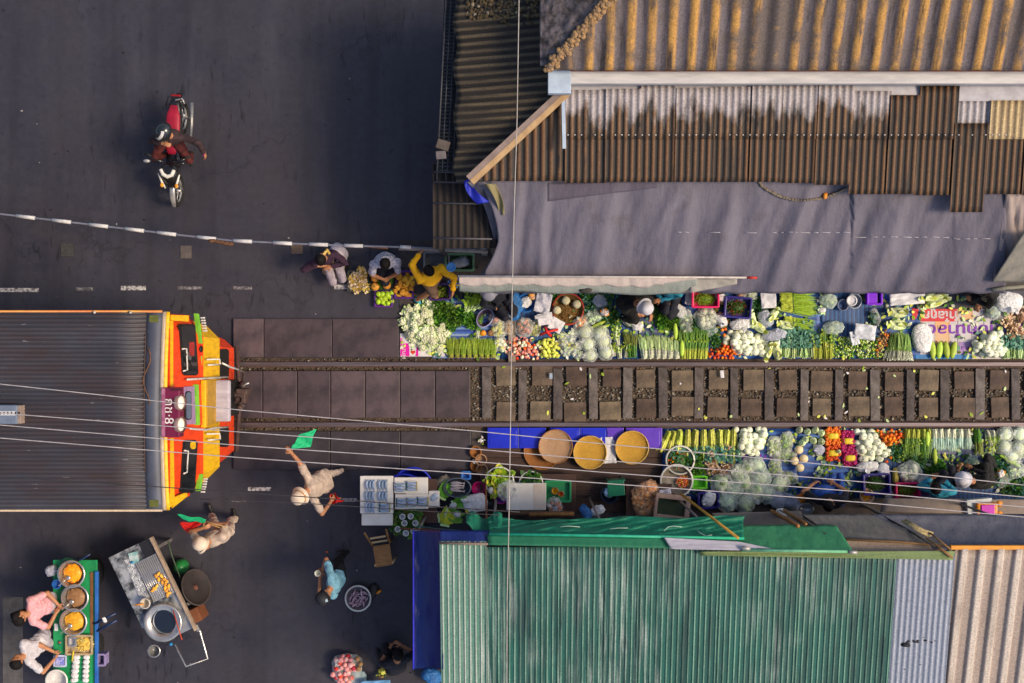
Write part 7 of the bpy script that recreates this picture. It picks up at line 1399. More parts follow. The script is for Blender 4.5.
for x, y in ((453, 506), (457, 515), (491, 491)): put(WPK, x, y, .46, label='white wrapped packet near the banana leaves', cat='packet', group='white wrapped packets')
put(bag(.22, .17, .22, WHB), 475, 503, .28, .2, label='large white plastic bag above the green awning corner', cat='bag'); put(bag(.05, .05, .06, M('yellow_scrap', (.75, .62, .04), .5), knot=False), 468, 511, .40, label='yellow packet beside the large white bag', cat='packet')
mb = MB(); mb.tube([at(485.5, 476, .4), at(486, 495, .8), at(486.5, 518, 1.5)], .014, M('rust_pole', (.26, .09, .04), .7), 6); tag(mb.build('pole'), 'thin rusty pole beside the leaf bowl', 'pole')
put(bowl('pot', .13, .10, M('black_pot', (.02, .02, .022), .4)), 490, 502, .30, label='black pot under the pink bowl', cat='pot'); BASK = [bowl('basket', .10, .09, m, base=.7) for m in (WO, WP)]
for i, (x, y) in enumerate(((475.5, 452), (481, 460), (476, 466), (482, 470))): put(BASK[i % 2], x, y, .05, label='small brown pot at the corner of the plank platform', cat='pot', group='small brown pots')
put(WPK, 474, 462, .08, .4, .7, label='small white lump beside the brown pots', cat='packet'); put(heap('scrap_heap', .05, .05, .04, 10, [WHP, GLEAF[1]], .04), 481, 441, .06, label='small litter beside the rail at the slab end', cat='litter')['kind'] = 'stuff'
# pot, chair, shrimp bag, frame tray
put(bowl('pot', .145, .2, M('navy_pot', (.02, .04, .09), .3, (.015, .03, .07), 6), inner=M('pot_dark', (.015, .03, .06), .4)), 609, 494, .05, label='dark navy round pot with a pale blue lid', cat='pot'); put(ballv('lid_bag', .085, M('pale_blue_wrap', (.22, .42, .70), .4, (.34, .52, .76), 12, bmp=.5), 3, (1, 1, .5), .2), 609, 493, .22, label='pale blue crumpled cover on the navy pot', cat='cover')
DGP = M('green_plastic_chair', (.01, .20, .11), .35, (.01, .15, .08), 5)
def chairp(m, label, px, py, rz, s=1.0):
    t = thing('plastic_chair', label, 'chair', (0, 0, 0)); MB().box((0, 0, .43), (.40, .40, .025), m, bev=.01).build('seat', parent=t); mb = MB(); mb.box((0, .20, .74), (.40, .025, .12), m, bev=.01); mb.box((0, .20, .58), (.36, .02, .06), m, bev=.008)
    for x in (-.185, .185): mb.box((x, .20, .61), (.03, .03, .36), m)
    mb.build('backrest', parent=t)
    for x in (-.17, .17):
        for y in (-.17, .18): MB().tube([(x * .95, y * .95, .42), (x * 1.1, y * 1.1, 0)], .018, m, 8).build('leg', parent=t)
    q = at(px, py, .5); t.location = (q.x, q.y, 0); t.rotation_euler = (0, 0, rz); t.scale = (s, s, s); return t
chairp(DGP, 'dark green plastic chair behind the navy pot', 617, 489, .1, .72)
SHR = [G('orange_shrimp', (.74, .22, .06), (.76, .36, .16), rough=.4), G('pale_shrimp', (.76, .40, .22), rough=.4)]; THIN = bag_mat('thin_clear_bag', (.95, .62, .42), .16)
put(bag(.22, .30, .16, THIN, 'ball', SHR, .05, nf=130), 645, 500, .28, .1, label='large clear bag of orange shrimp by the green awning', cat='bag'); put(bag(.18, .16, .14, THIN, 'ball', SHR, .05, nf=70), 648, 490, .34, .5, label='smaller bag of orange shrimp on top of the large one', cat='bag')
table(626, 484, 672, 516, .27, 'low table carrying the bags of shrimp')
OWF = M('pinkish_wood', (.50, .33, .25), .7, (.38, .25, .19), 8); mb = MB()
t = thing('framed_tray', 'pinkish wooden framed tray with dark green inside by the awning edge', 'tray', at(671, 507, .3)); rzt = -.12; c = at(672, 507, .55); mb = MB(); q = Matrix.Rotation(rzt, 3, 'Z')
for cx, cy, w, l in ((0, .17, .58, .08), (0, -.17, .58, .06), (-.27, 0, .05, .30), (.26, 0, .08, .30)): mb.box(c + q @ Vector((cx, cy, 0)), (w, l, .09), OWF, rot=rzt, bev=.008)
mb.build('frame', parent=t); mb = MB(); mb.box(c + Vector((0, 0, -.035)), (.50, .30, .02), M('dark_green_inside', (.02, .05, .03), .5, (.05, .06, .02), 12), rot=rzt); mb.build('tray_bottom', parent=t); MB().box(c + Vector((0, 0, -.30)), (.5, .3, .5), TBL, rot=rzt).build('stand', parent=t)
paper(665, 493, .2, .13, 'folded blue white paper above the framed tray', NEWS, .1, .45); put(bag(.06, .05, .05, M('dark_packet', (.04, .02, .03), .5), knot=False), 673, 497, .3, 0, label='dark packet beside the folded blue paper', cat='packet')
put(bag(.12, .08, .1, WHB), 598, 511, .5, label='small white bag beside the dark green chair', cat='bag'); put(bag(.14, .08, .1, BLUB), 586, 512.5, .5, label='flat blue bag on the awning edge', cat='bag')
# ground sheets of the lower row
mat_sheet([(662, 428.5), (800, 428.5), (800, 500), (662, 500)], BRT, 'blue mat under the yellow stems and bagged cabbages', .011)
mat_sheet([(797, 428.5), (856, 428.5), (856, 492), (797, 492)], BRT, 'bright blue banded mat in front of the seller in blue', .014); mat_sheet([(854, 428.5), (932, 428.5), (932, 498), (854, 498)], DBL, 'dark blue ribbed mat under the lower onions', .010); mat_sheet([(930, 428.5), (1040, 428.5), (1040, 470), (930, 470)], CHK, 'blue checked mat of the lower row end', .012); mat_sheet([(930, 470), (1040, 470), (1040, 500), (930, 500)], DBL, 'dark ribbed mat behind the pale hat of the lower row', .009)
banner(716, 470, .62, 'lower', 'violet lettered banner half covered by bagged cabbages', True)
# yellow stemmed greens
CHOYB = [bunch('yellow_stem_bunch', .50, .15, .11, 20, G('yellow_stem', (.56, .58, .10)), G('lime_stem', (.42, .52, .10)), .034, .55, 1.25, 34, BLG, .085) for _ in range(3)]
for i, x in enumerate((680, 688, 696, 704, 712, 720, 728, 734)): put(CHOYB, x, 430.5, .02, math.pi + U(-.1, .1), 1, 'yellow stemmed greens bunch laid with its leaves away from the rail', 'greens', 'yellow stemmed greens of the lower row')
YB = [bunch('yellow_bean_bunch', .40, .16, .10, 26, YLG, YELV, .022, .4, 1.0) for _ in range(2)]
for x, r in ((670, 2.7), (675, 2.85), (681, 3.0)): put(YB, x, 432, .05, r, 1, 'bright yellow green bean bunch at the left end of the stems', 'beans', 'yellow bean bunches')
pile(ONI, [(736, 428), (768, 428), (766, 440), (764, 450), (752, 457), (738, 454)], 6.4, 'white onion in the lower heap right of the yellow stems', 'onion', 'white onions at the lower rail', z=.02, step=.085, layers=2, hz=.08)
ALU = M('dull_aluminium', (.34, .31, .26), .4, (.24, .215, .18), 6, metal=.3); put(bowl('basin', .27, .12, ALU, WEN, inner=M('alu_inside', (.26, .22, .17), .45)), 676.5, 480.5, .10, label='dull metal basin holding a few red chillies', cat='basin'); put(heap('red_chilli_heap', .10, .11, .06, 90, [TOM, YELV, PINKR], .04, .6), 684, 482, .13, label='red and cream chillies lying in the dull metal basin', cat='chillies')['kind'] = 'stuff'
put(bowl('basin', .24, .12, ALU, WEN, inner=M('alu_dark', (.09, .10, .085), .5)), 680, 460, .05, label='metal basin of dark herbs above the dull one', cat='basin'); put(heap('herb_heap', .18, .17, .09, 110, [DKG, BLG, DKG, TOM], .05, .6), 679, 461, .10, label='dark herbs with red specks in the upper metal basin', cat='herbs')['kind'] = 'stuff'
for x, y, s in ((695, 460, .9), (701, 456, .7), (690, 465, .7), (698, 470, .8), (708, 470, .6)): put(PARS, x, y, .05, sc=s, label='bright green herb heap right of the metal basins', cat='herbs', group='herb heaps by the metal basins')
t = crate(.24, .20, .14, M('neon_green', (.16, .70, .01), .35)); put(t, 699, 482, .08, 0, label='neon green plastic box below the herbs', cat='box'); put(crate(.34, .26, .16, NVC), 708, 500, .08, .05, label='navy crate holding a crumpled white bag', cat='crate'); put(bag(.15, .11, .14, WHB), 709, 499, .14, label='crumpled white bag in the navy crate below the neon box', cat='bag')
for x, y, r in ((716, 462, .5), (722, 456, -.7), (720, 472, 1.2), (727, 466, 2.4), (714, 474, .2), (731, 475, .3)): put(BRB, x, y, .04, r, .8, 'brown root bunch in the middle of the lower row', 'roots', 'brown roots by the bagged cabbages')
BIGB = []
for i in range(3):
    b_ = bag(.20, .18, .22, (CLEARB, FROST, CLEARB)[i], 'ball', [CAB, PGR, WON, G('bagged_green', (.30, .46, .14))], .055, nf=16, name='bagged_cabbage'); mb = MB(); mb.ball((0, 0, .10), .13, CAB, 2, (1, 1, .7), .12); mb.build('cabbage', parent=b_); BIGB.append(b_)
for x, y, s, r in ((722, 484, 1.0, 0), (734, 490, .9, 1), (727, 501, .95, 2), (744, 483, 1.0, 3), (745, 502, 1, 1), (756, 492, 1, 4), (760, 478, .95, .4), (738, 474, .9, 2), (768, 494, .9, 2), (748, 468, .85, 1), (757, 466, .8, 2), (779, 484, .95, 1)): put(BIGB, x, y, .05, r, s, 'bulging clear bag of pale cabbage in the middle of the lower row', 'bagged cabbage', 'bagged cabbages of the lower row')
put(bag(.13, .17, .2, LAVB), 777, 499, .05, .3, label='pale lavender tied bag left of the seller in blue', cat='bag'); put(bag(.20, .13, .18, LAVB), 791, 502, .04, -.4, label='blue white tied bag beside the grey metal bowl', cat='bag'); put(bag(.09, .07, .12, WHB), 782, 513, 1.34, 0, label='small white cloth bag on the tan shelf', cat='bag'); put(bag(.09, .08, .1, M('orange_bag', (.72, .34, .03), .4, (.6, .1, .02), 9)), 801, 499, .1, label='orange and yellow packet beside the blue white bag', cat='packet'); put(bowl('bowl', .13, .09, M('steel_bowl', (.42, .42, .44), .3, metal=.6)), 806, 509, .35, 0, (1, .75, 1), 'grey metal bowl by the knees of the seller in blue', 'bowl')
PK = [bag(.13, .22, .12, CLEARB, 'leaf', m, .035, nf=60, knot=False, name='bagged_beans') for m in ([LIME, GRASSG, LIME], [PGR, LIME, WON])]
for x, y, r, lab in ((775, 447, .05, 'long clear pack of bright green beans beside the lower onions'), (787, 443, -.05, 'second clear pack of green beans next to the peach fruits'), (776, 470, .1, 'clear pack of beans below the first pack'), (788, 478, 1.4, 'clear pack of pale beans beside the seller in blue'), (787, 456, 1.5, 'short pack of greens above the peach fruits')): put(PK, x, y, .04, r, .9, lab, 'bag')
for x, y in ((800, 430), (808, 432), (816, 430), (822, 433), (806, 440), (814, 441), (822, 442), (803, 443)): put(CABB, x, y, .03, sc=.62, label='small pale cabbage at the rail left of the orange net', cat='cabbage', group='small cabbages of the lower row')
for x, y in ((799.5, 450), (804.5, 459), (795, 461), (800.5, 468)): put(ballv('peach', .075, PEACHF, 2, (1, 1, .85), .04), x, y, .10, label='pale peach coloured fruit on the packs of beans', cat='fruit', group='four peach coloured fruits')
put(bag(.09, .09, .09, LAVB), 820, 450, .04, label='small lavender bag on the banded mat', cat='bag')
def netbag(x, y, w, l, m, lab, strap):
    t = thing('net_bag', lab, 'net bag', at(x, y, .03)); mb = MB()
    for i in range(150): p = at(x, y, .1) + Vector((U(-.5, .5) * w, U(-.5, .5) * l, 0)); mb.ball((p.x, p.y, .05 + .06 * R()), U(.022, .032), m, 1)
    mb.build('net_contents', parent=t); p = at(x, y, .1); mb = MB(); mb.grid(lambda u, v: Vector((p.x + (u - .5) * w * 1.08, p.y + (v - .5) * .10, .135 - .10 * abs(2 * u - 1) ** 4)), 14, 4, strap); mb.build('label_strap', parent=t, solid=.003); return t
STY = M('yellow_strap_band', (.82, .62, .02), .5)
netbag(833, 436, .24, .34, ORN, 'orange net bag of tiny fruit with a yellow band at the rail', STY); netbag(833.5, 453, .24, .26, ORN, 'second orange net bag below the banded one', STY); netbag(848, 441, .22, .34, MAGS, 'magenta net bag of shallots with a yellow band', STY); netbag(850, 458, .22, .26, MAGS, 'second magenta net bag of shallots below the first', STY)
put(CABB, 840, 452, .12, sc=.35, label='tiny pale cabbage between the net bags', cat='cabbage')
pile(ONI, [(856, 430), (872, 430), (878, 440), (888, 445), (892, 456), (874, 462), (858, 458)], 6.0, 'white onion in the heap right of the magenta nets', 'onion', 'white onions by the magenta nets', z=.02, step=.085, layers=2, hz=.08)
pile(TMT, [(876, 430), (906, 430), (906, 437), (892, 449), (886, 444), (878, 438)], 3.8, 'small red or orange tomato in the lower heap by the rail', 'tomato', 'tomatoes of the lower row', z=.02, step=.055, layers=3, hz=.05)
for x, y in ((890, 452), (896, 449), (899, 455)): put(HER, x, y, .03, sc=.7, label='green pea heap below the lower tomatoes', cat='peas', group='lower pea heaps')
for x, y in ((888, 462), (892, 458), (889, 455)): put(TMT, x, y, .06, label='loose tomato rolled below the lower onions', cat='tomato', group='loose lower tomatoes')
put(bag(.20, .09, .13, WHB, 'ball', [YELV]), 868, 467, .06, .15, label='cream paper bag above the lower navy crate', cat='bag'); put(bag(.12, .10, .13, WHB), 884, 470, .06, label='white bag beside the cream paper bag', cat='bag'); put(ONB, 910, 472, .04, label='white net bag of onions above the lower pink crate', cat='bag'); put(bag(.05, .16, .12, M('yellow_bag', (.70, .56, .10), .5)), 896, 477, .03, 0, label='slim yellow bag beside the lower net of onions', cat='bag')
put(CRN, 876, 484, .08, .04, label='navy crate in the lower row filled with dark green chillies', cat='crate'); put(heap('chilli_heap', .18, .13, .14, 300, [DKG, MOSSG, DKG], .032, .45), 876, 484, .10, 0, label='dark green chillies filling the navy crate of the lower row', cat='chillies')['kind'] = 'stuff'
put(CRP, 907, 491, .10, 0, (.9, 1, 1), 'hot pink crate in the lower row filled with green beans', 'crate'); put(heap('bean_heap', .17, .11, .13, 300, BEAN, .03, .5), 907, 491, .12, 0, label='green beans filling the pink crate of the lower row', cat='beans')['kind'] = 'stuff'
put(bowl('bowl', .12, .07, M('peach_bowl', (.66, .44, .34), .4, (.58, .36, .26), 9)), 867.5, 496, .10, label='peach coloured bowl of orange pieces below the navy crate', cat='bowl'); put(heap('orange_pieces', .085, .085, .06, 40, [ORF, YELV], .035), 867.5, 496, .13, label='orange pieces in the peach coloured bowl', cat='food')['kind'] = 'stuff'
put(bag(.08, .07, .1, WHB), 890, 495, .05, label='white scrap bag between the lower crates', cat='bag'); put(bag(.14, .07, .09, M('violet_sheet', (.10, .06, .24), .5)), 924, 492, .05, label='violet wrapped bundle right of the lower pink crate', cat='bundle')
for x, r in ((908, 3.1), (913, 3.2), (918, 3.05), (924, 3.2), (929, 3.1)): put(CHIV2, x, 430, .02, r, (1, .92, 1), 'tall grass green chive bunch at the lower rail right of the tomatoes', 'chives', 'tall chives of the lower row')
for x, y in ((914, 463), (921, 461)): put(HER, x, y, .05, sc=.8, label='blue green leafy tops above the lower net of onions', cat='herbs', group='leafy tops of the lower row')
for i, x in enumerate((935, 941, 948, 954, 961, 968)): put(LEEK, x, 430, .03, math.pi + U(-.06, .06), (1, U(.9, 1.1), 1), 'white and blue green leek bunch above the checked mat of the lower row', 'leeks', 'leeks of the lower row')
for x, y, r in ((929, 440, 0), (936.5, 457, .05)): put(CUC, x, y, .10, r, (1.25, .85, 1), 'thick pale marrow beside the lower leeks', 'marrow', 'pale marrows of the lower row')
for x, y, s in ((940, 468, .95), (946, 475, .8), (934, 474, .9)): put(PARS, x, y, .03, sc=s, label='mossy green herb heap left of the lower pale hat', cat='herbs', group='herb heaps by the lower hat')
put(LBN, 978, 430, .02, math.pi + .1, 1, 'dark green long bean bundle right of the lower leeks', 'long beans')
for x, y, r in ((988, 431, 3.4), (994, 431, 3.2), (990, 440, 3.5), (1001, 430, 3.0)): put(PLET, x, y, .02, r, .85, 'pale lettuce head right of the lower long beans', 'lettuce', 'pale lettuces of the lower row')
for x, y in ((1006, 434), (1020, 434), (1005, 447), (1019, 449), (1030, 441), (1012, 456)): put(BCAB, x, y, .02, sc=U(.9, 1.05), label='round pale cabbage in clear plastic at the far end of the lower row', cat='bagged cabbage', group='bagged cabbages at the lower far end')
for x, y, r in ((1010, 459, 1.2), (1014, 463, 1.1)): put(CUC, x, y, .08, r, 1, 'light green cucumber beside the lower bagged cabbages', 'cucumber', 'two light cucumbers')
put(bag(.10, .10, .11, CLEARB, 'leaf', [PGR, WON]), 974, 461, .03, label='clear bag with a white ring above the lower pale hat', cat='bag')
for x, y in ((994, 463), (1003, 470), (1010, 486), (1020, 490), (1026, 478)): put(HER, x, y, sc=U(.8, 1.05), label='dark green herb bunch at the lower far end', cat='herbs', group='herb bunches at the lower far end')
put(bag(.17, .13, .16, CLEARB, 'leaf', [BLG, PGR]), 1016, 471, .04, .4, label='pale bag of leaves at the lower far end', cat='bag'); put(bag(.12, .1, .1, CLEARB, 'leaf', [BLG]), 1004, 482, .04, .4, label='blue tinted bag beside the seller in black of the lower row', cat='bag'); put(bag(.07, .06, .10, WHB, 'ball', [TOMO]), 1002, 474, .15, label='white packet with an orange label by the lower seller in black', cat='packet'); put(bag(.16, .09, .14, MESHB), 925, 481, .03, .4, label='white mesh bag right of the lower net of onions', cat='bag')
# orange rimmed tub on the ledge
ORT = M('orange_rim_plastic', (.74, .26, .02), .4); t = thing('tub', 'orange rimmed tub with a magenta lid standing on the ledge', 'tub', at(987, 508, .64)); c = at(987, 508, .8)
mb = MB(); mb.box(c + Vector((-.12, .0, -.05)), (.42, .30, .14), M('pale_cardboard', (.62, .66, .68), .7), rot=.1, bev=.01); mb.build('cardboard', parent=t); mb = MB(); mb.box(c + Vector((-.03, -.02, .0)), (.34, .24, .20), ORT, bev=.03); mb.build('tub_body', parent=t); mb = MB(); mb.box(c + Vector((-.03, -.02, .105)), (.22, .17, .03), M('magenta_lid', (.62, .01, .52), .35), bev=.01); mb.build('lid', parent=t); mb = MB()
for dx, dy in ((.17, .08), (.17, -.09)): mb.lathe([(.001, .0), (.05, .0), (.055, .03), (.001, .03)], c + Vector((dx, dy, .06)), ORT, 14)
mb.build('handle', parent=t)
# ------------------------------------------------------------------ fruit trays on the street
TRD = M('dark_tray', (.05, .055, .05), .5)
def traybox(x0, y0, x1, y1, m, label, h=.08, z=.01):
    a, b = at(x0, y0, z + h), at(x1, y1, z + h); t = crate(b.x - a.x, a.y - b.y, h, m); return put(t, (x0 + x1) / 2, (y0 + y1) / 2, z, 0, 1, label, 'tray', hz=h)
traybox(348, 271, 370, 291, TRD, 'dark tray under the white and yellow flowers'); traybox(370, 273, 395, 290, M('dark_green_tray', (.03, .06, .035), .5), 'dark green tray holding four orange melons'); traybox(375, 290.5, 392, 306.5, M('violet_tray', (.10, .02, .22), .5), 'violet tray full of lime green fruit'); traybox(395, 271, 413, 298, M('violet_tray', (.10, .02, .22), .5), 'violet tray heaped with golden bananas')
PETW, PETY = G('cream_petal', (.56, .44, .30), (.62, .54, .46)), G('yellow_petal', (.62, .44, .08))
FLW = [heap('flower_bunch', .085, .085, .10, 70, m, .06, .8) for m in ([PETW, PETW, PETY], [PETY, PETW, PETY])]
for x, y in ((352, 285), (356, 276), (361, 272), (363, 282), (357, 288), (366, 288), (361, 277), (353, 279)): put(FLW, x, y, .05, sc=U(.7, .85), label='cream and yellow flower bunch in the dark tray', cat='flowers', group='flower bunches')
MEL = ballv('melon', .075, G('orange_melon', (.62, .28, .04), (.50, .20, .03), rnd=.1), 2, (1, 1, .9), .05, DKG)
for x, y in ((375, 278), (375, 286.5), (386.5, 285), (384, 277)): put(MEL, x, y, .03, label='orange melon in the dark green tray', cat='melon', group='orange melons')
for x, y in ((380, 282), (391, 279), (380, 288)): put(PARS, x, y, .03, sc=.5, label='dark leaves between the orange melons', cat='leaves', group='leaves between the melons')
pile([ballv('lime', .045, LIMF, 2, (1, 1.1, .9), .06) for _ in range(2)], [(376, 291.5), (391, 291.5), (391, 305.5), (376, 305.5)], 4.4, 'lime green fruit in the violet tray', 'lime', 'lime green fruit', z=.03, step=.06, layers=2)
BANA = G('golden_banana', (.60, .31, .02), (.44, .19, .015)); mb = MB()
def hand():
    mb = MB()
    for k in range(6): a = -.7 + k * .28; d = Vector((math.sin(a), math.cos(a), 0)); s = Vector((0, 0, .03)); mb.tube([s, s + d * .05 + Vector((0, 0, .02)), s + d * .10 + Vector((0, 0, .02)), s + d * .135], [.009, .018, .017, .006], BANA, 6)
    return mb.build('banana_hand', (0, 0, 0))
HND = [hand(), hand()]
for L in range(2):
    for x, y in hexpts([(396.5, 275), (411, 275), (411, 296), (396.5, 296)], 3.8): put(HND, x, y, .04 + L * .05, U(0, 6.28), U(.55, .7), 'golden banana hand in the violet tray', 'bananas', 'banana hands')
# ------------------------------------------------------------------ white fish boxes
MACK = G('blue_mackerel', (.07, .15, .32), (.30, .38, .48), rough=.3, scale=13)
def pack(green=False):
    t = thing('fish_basket', None, 'fish basket', (0, 0, 0)); mb = MB(); mb.box((0, 0, .012), (.165, .20, .02), M('pack_board', (.66, .66, .66), .6), bev=.008); mb.build('tray', parent=t)
    if green:
        mb = MB(); mb.box((.0, .085, .024), (.15, .03, .012), DKG, bev=.004); mb.box((.0, -.09, .024), (.15, .024, .012), M('tan_weave', (.42, .36, .16), .8), bev=.004); mb.build('leaf_strip', parent=t)
    for k in range(3):
        x = -.05 + k * .05; mb = MB(); mb.tube([(x + .022, .088, .04), (x - .004, .06, .042), (x - .012, .0, .045), (x - .004, -.05, .042), (x + .014, -.085, .04)], [.007, .017, .021, .015, .005], MACK, 8); mb.build('fish', parent=t)
    return t
PK1, PK2 = pack(), pack(True)
def foam(x0, y0, x1, y1, z, label, h=.26):
    a, b = at(x0, y0, z), at(x1, y1, z); t = thing('foam_box', label, 'box', ((a.x + b.x) / 2, (a.y + b.y) / 2, z - h)); mb = MB(); mb.box(((a.x + b.x) / 2, (a.y + b.y) / 2, z - h / 2 - .02), (b.x - a.x - .04, a.y - b.y - .04, h - .04), FOAM, bev=.02); mb.build('box_body', parent=t); mb = MB(); mb.box(((a.x + b.x) / 2, (a.y + b.y) / 2, z - .02), (b.x - a.x, a.y - b.y, .04), FOAM, bev=.012); mb.build('lid', parent=t); return t
BTB = M('blue_tub', (.015, .03, .55), .4)
for x, y, r, lab in ((404, 500, .62, 'large blue round tub under the white fish boxes'), (413, 487, .44, 'blue round tub showing behind the second fish box')): put(bowl('tub', r * (.7 if r > .5 else .75), .48, BTB, base=.85), x, y, .0 if r > .5 else .005, 0, 1, lab, 'tub', hz=.45)
zf = .78
foam(360, 476, 393.2, 513.5, zf, 'big white foam box with six baskets of mackerel'); foam(361.5, 513.8, 392.8, 525.5, zf - .03, 'empty white foam box lid below the six baskets of mackerel'); foam(394.2, 477.5, 405.5, 493.5, zf, 'small white foam board with one basket of pale fish'); foam(405.6, 477.5, 428, 494, zf - .012, 'white foam box with one green edged basket and an empty half'); foam(395, 494.2, 428.4, 509, zf + .006, 'white foam box with three baskets of mackerel in a row'); foam(428.6, 491, 439.5, 507.5, zf - .02, 'small plain white foam box at the end of the fish boxes')
table(362, 479, 437, 523, zf - .27, 'dark table under the white fish boxes')
for i, (x, y) in enumerate(((370.5, 485), (383, 485), (370, 496), (383, 496), (370, 507.5))): put(PK1, x, y, zf + .001, 0, (1.05, .95, 1), 'basket of three blue mackerel on the big white box', 'fish basket', 'baskets on the big white box', hz=.03)
for x, y, lab in ((384.5, 507.5, 'green edged basket of mackerel on the big white box'), (411.5, 486, 'green edged basket of mackerel beside the empty white half'), (401.5, 502.5, 'green edged basket of mackerel nearest to the leaf board'), (422.5, 501.5, 'basket of dark mackerel at the right of its row of three')): put(PK2, x, y, zf + .008, math.pi / 2, (1.0, .95, 1), lab, 'fish basket', hz=.03)
put(PK1, 400, 487, zf + .002, math.pi / 2, 1, 'basket of pale fish alone on a small white board', 'fish basket', hz=.03); put(PK1, 412, 502, zf + .009, math.pi / 2, 1, 'middle basket of mackerel in the row of three', 'fish basket', hz=.03)
put(bag(.05, .07, .03, M('blue_tint', (.46, .56, .72), .3), knot=False), 434, 498, zf - .018, label='small blue tinted packet on the plain foam box', cat='packet')
mb = MB(); a, b = at(393.5, 511, .6), at(420.5, 534.5, .6); t = MB().box(((a.x + b.x) / 2, (a.y + b.y) / 2, .58), (b.x - a.x, a.y - b.y, .03), M('leaf_board', (.10, .16, .03), .7, (.20, .24, .05), 9), bev=.004).build('leaf_board'); tag(t, 'board covered with green leaves below the fish boxes', 'board'); table(394, 512, 424, 534, .56, 'dark table under the leaf covered board')
for i, (x, y) in enumerate(((398, 516), (415, 515), (398, 529), (407, 522), (416, 530), (411, 531))): put(heap('leaf_scatter', .12, .10, .03, 30, [DKG, GRASSG, MOSSG], .08, .6), x, y, .595, label='flat green leaves spread on the leaf board', cat='leaves', group='leaves on the leaf board')
CUPW = thing('cup', None, 'cup', (0, 0, 0)); bowl('cup_body', .05, .07, M('cup_white', (.74, .74, .76), .4)).parent = CUPW; ballv('cup_food', .03, M('cup_food', (.70, .70, .74), .5, (.30, .32, .34), 24), 2, (1, 1.2, .8), .2).parent = CUPW
for x, y in ((402.5, 516.5), (410.8, 516.2), (404.5, 523), (415.5, 523), (397.8, 529), (406, 533), (413.8, 531)): put(CUPW, x, y, .63, U(0, 6), 1, 'white cup standing on the leaf board', 'cup', 'white cups on the leaf board', hz=.05)
put(crate(.16, .44, .55, BTB), 417, 522, .0, 0, (1, 1, 1), 'blue plastic crate standing behind the leaf board', 'crate', hz=.5)
# wooden chair lying by the boxes
CHW = M('warm_chair_wood', (.42, .21, .07), .5, (.28, .12, .035), 7, stretch=(1, 5, 1)); CHP = M('pale_chair_wood', (.66, .48, .24), .5)
t = thing('wooden_chair', 'worn brown wooden chair standing below the white fish boxes', 'chair', at(381, 547, 0)); c = at(382, 551, .45); q = Matrix.Rotation(.16, 3, 'Z')
L = lambda x, y, z: Vector((c.x, c.y, 0)) + q @ Vector((x, y, z))
MB().box(L(0, -.08, .43), (.29, .36, .03), CHW, rot=.16, bev=.01).build('seat', parent=t)
for sx in (-.15, .15):
    MB().tube([L(sx, .12, 0), L(sx, .12, .43), L(sx * 1.2, .40, .86)], .018, CHW, 8).build('rear_leg', parent=t); MB().tube([L(sx, -.22, 0), L(sx, -.22, .47)], .020, CHP, 8).build('leg', parent=t)
mb = MB(); mb.box(L(0, .27, .66), (.27, .03, .05), CHP, rot=.16, bev=.006); mb.box(L(0, .18, .54), (.27, .03, .04), CHP, rot=.16, bev=.006); mb.build('backrest', parent=t)
# basin of fish on the street, orange thing, bag of red fruit
put(bowl('basin', .215, .13, WEN, WEN, inner=M('basin_inside', (.18, .16, .18), .4)), 358, 598.5, .01, label='white rimmed round basin of pink fish on the street', cat='basin', hz=.14); FSM = [fishm(.13, .02, G('pink_fish', (.52, .26, .26), (.30, .26, .36), rough=.35)) for _ in range(2)]
for L_ in range(2):
    for x, y in hexpts([(351, 592), (365, 592), (368, 600), (362, 608), (352, 608), (348, 600)], 4.2): put(FSM, x, y, .05 + .035 * L_, U(0, 6.28), U(.8, 1.1), 'small pink fish in the white rimmed basin', 'fish', 'pink fish in the basin', hz=.05)
put(ballv('sweet_potato', .035, ORF, 2, (1.7, .8, .8), .15), 378, 593, .01, .6, label='small orange root lying beside the fish basin', cat='root'); put(bag(.14, .09, .08, M('black_bag', (.012, .012, .014), .4)), 372, 592, .0, label='black plastic bag beside the fish basin', cat='bag'); mb = MB(); mb.ball(at(327, 552, .01), .018, TOM, 1, (1.3, 1, .5)); tag(mb.build('petal'), 'tiny red petal on the asphalt above the person in blue', 'petal')
APL = [ballv('red_fruit', .045, m, 2, (1, 1, .9), .05) for m in (G('rose_fruit', (.60, .12, .13), (.72, .36, .34)), G('red_fruit', (.66, .03, .03)), G('rose_fruit2', (.66, .24, .24), (.76, .44, .42)))]
t = bag(.27, .27, .24, CLEARB, None, None, name='fruit_sack'); put(t, 347, 669, .01, 0, label='big open clear sack of red fruit at the bottom of the street', cat='sack'); pile(APL, [(333, 658), (345, 654), (355, 657), (357, 668), (350, 684), (336, 684), (331, 672)], 5.2, 'red rose coloured fruit in the open clear sack', 'fruit', 'red fruit in the sack', z=.16, step=.06, layers=2)
for x, y in ((357, 660), (360, 665), (358, 670)): put(ballv('onion', .045, BROWNR, 2), x, y, .2, label='brown onion at the edge of the clear fruit sack', cat='onion', group='brown onions')
put(bag(.16, .14, .14, M('pale_teal_cloth', (.34, .48, .54), .7), knot=False), 358, 680, .05, label='pale teal bag beside the fruit sack', cat='bag'); paper(376, 686, .5, .2, 'light blue cloth at the bottom edge of the picture', M('light_blue_cloth', (.14, .36, .66), .7), .05, .3); put(heap('veg_pile', .10, .08, .08, 50, [YELV, BROWNR, DKG], .04), 382, 673, .05, label='small pile of mixed vegetables beside the person in navy', cat='vegetables')['kind'] = 'stuff'
put(bag(.14, .18, .2, BLUB), 432, 676, .05, label='blue bag under the end of the blue sheet', cat='bag')
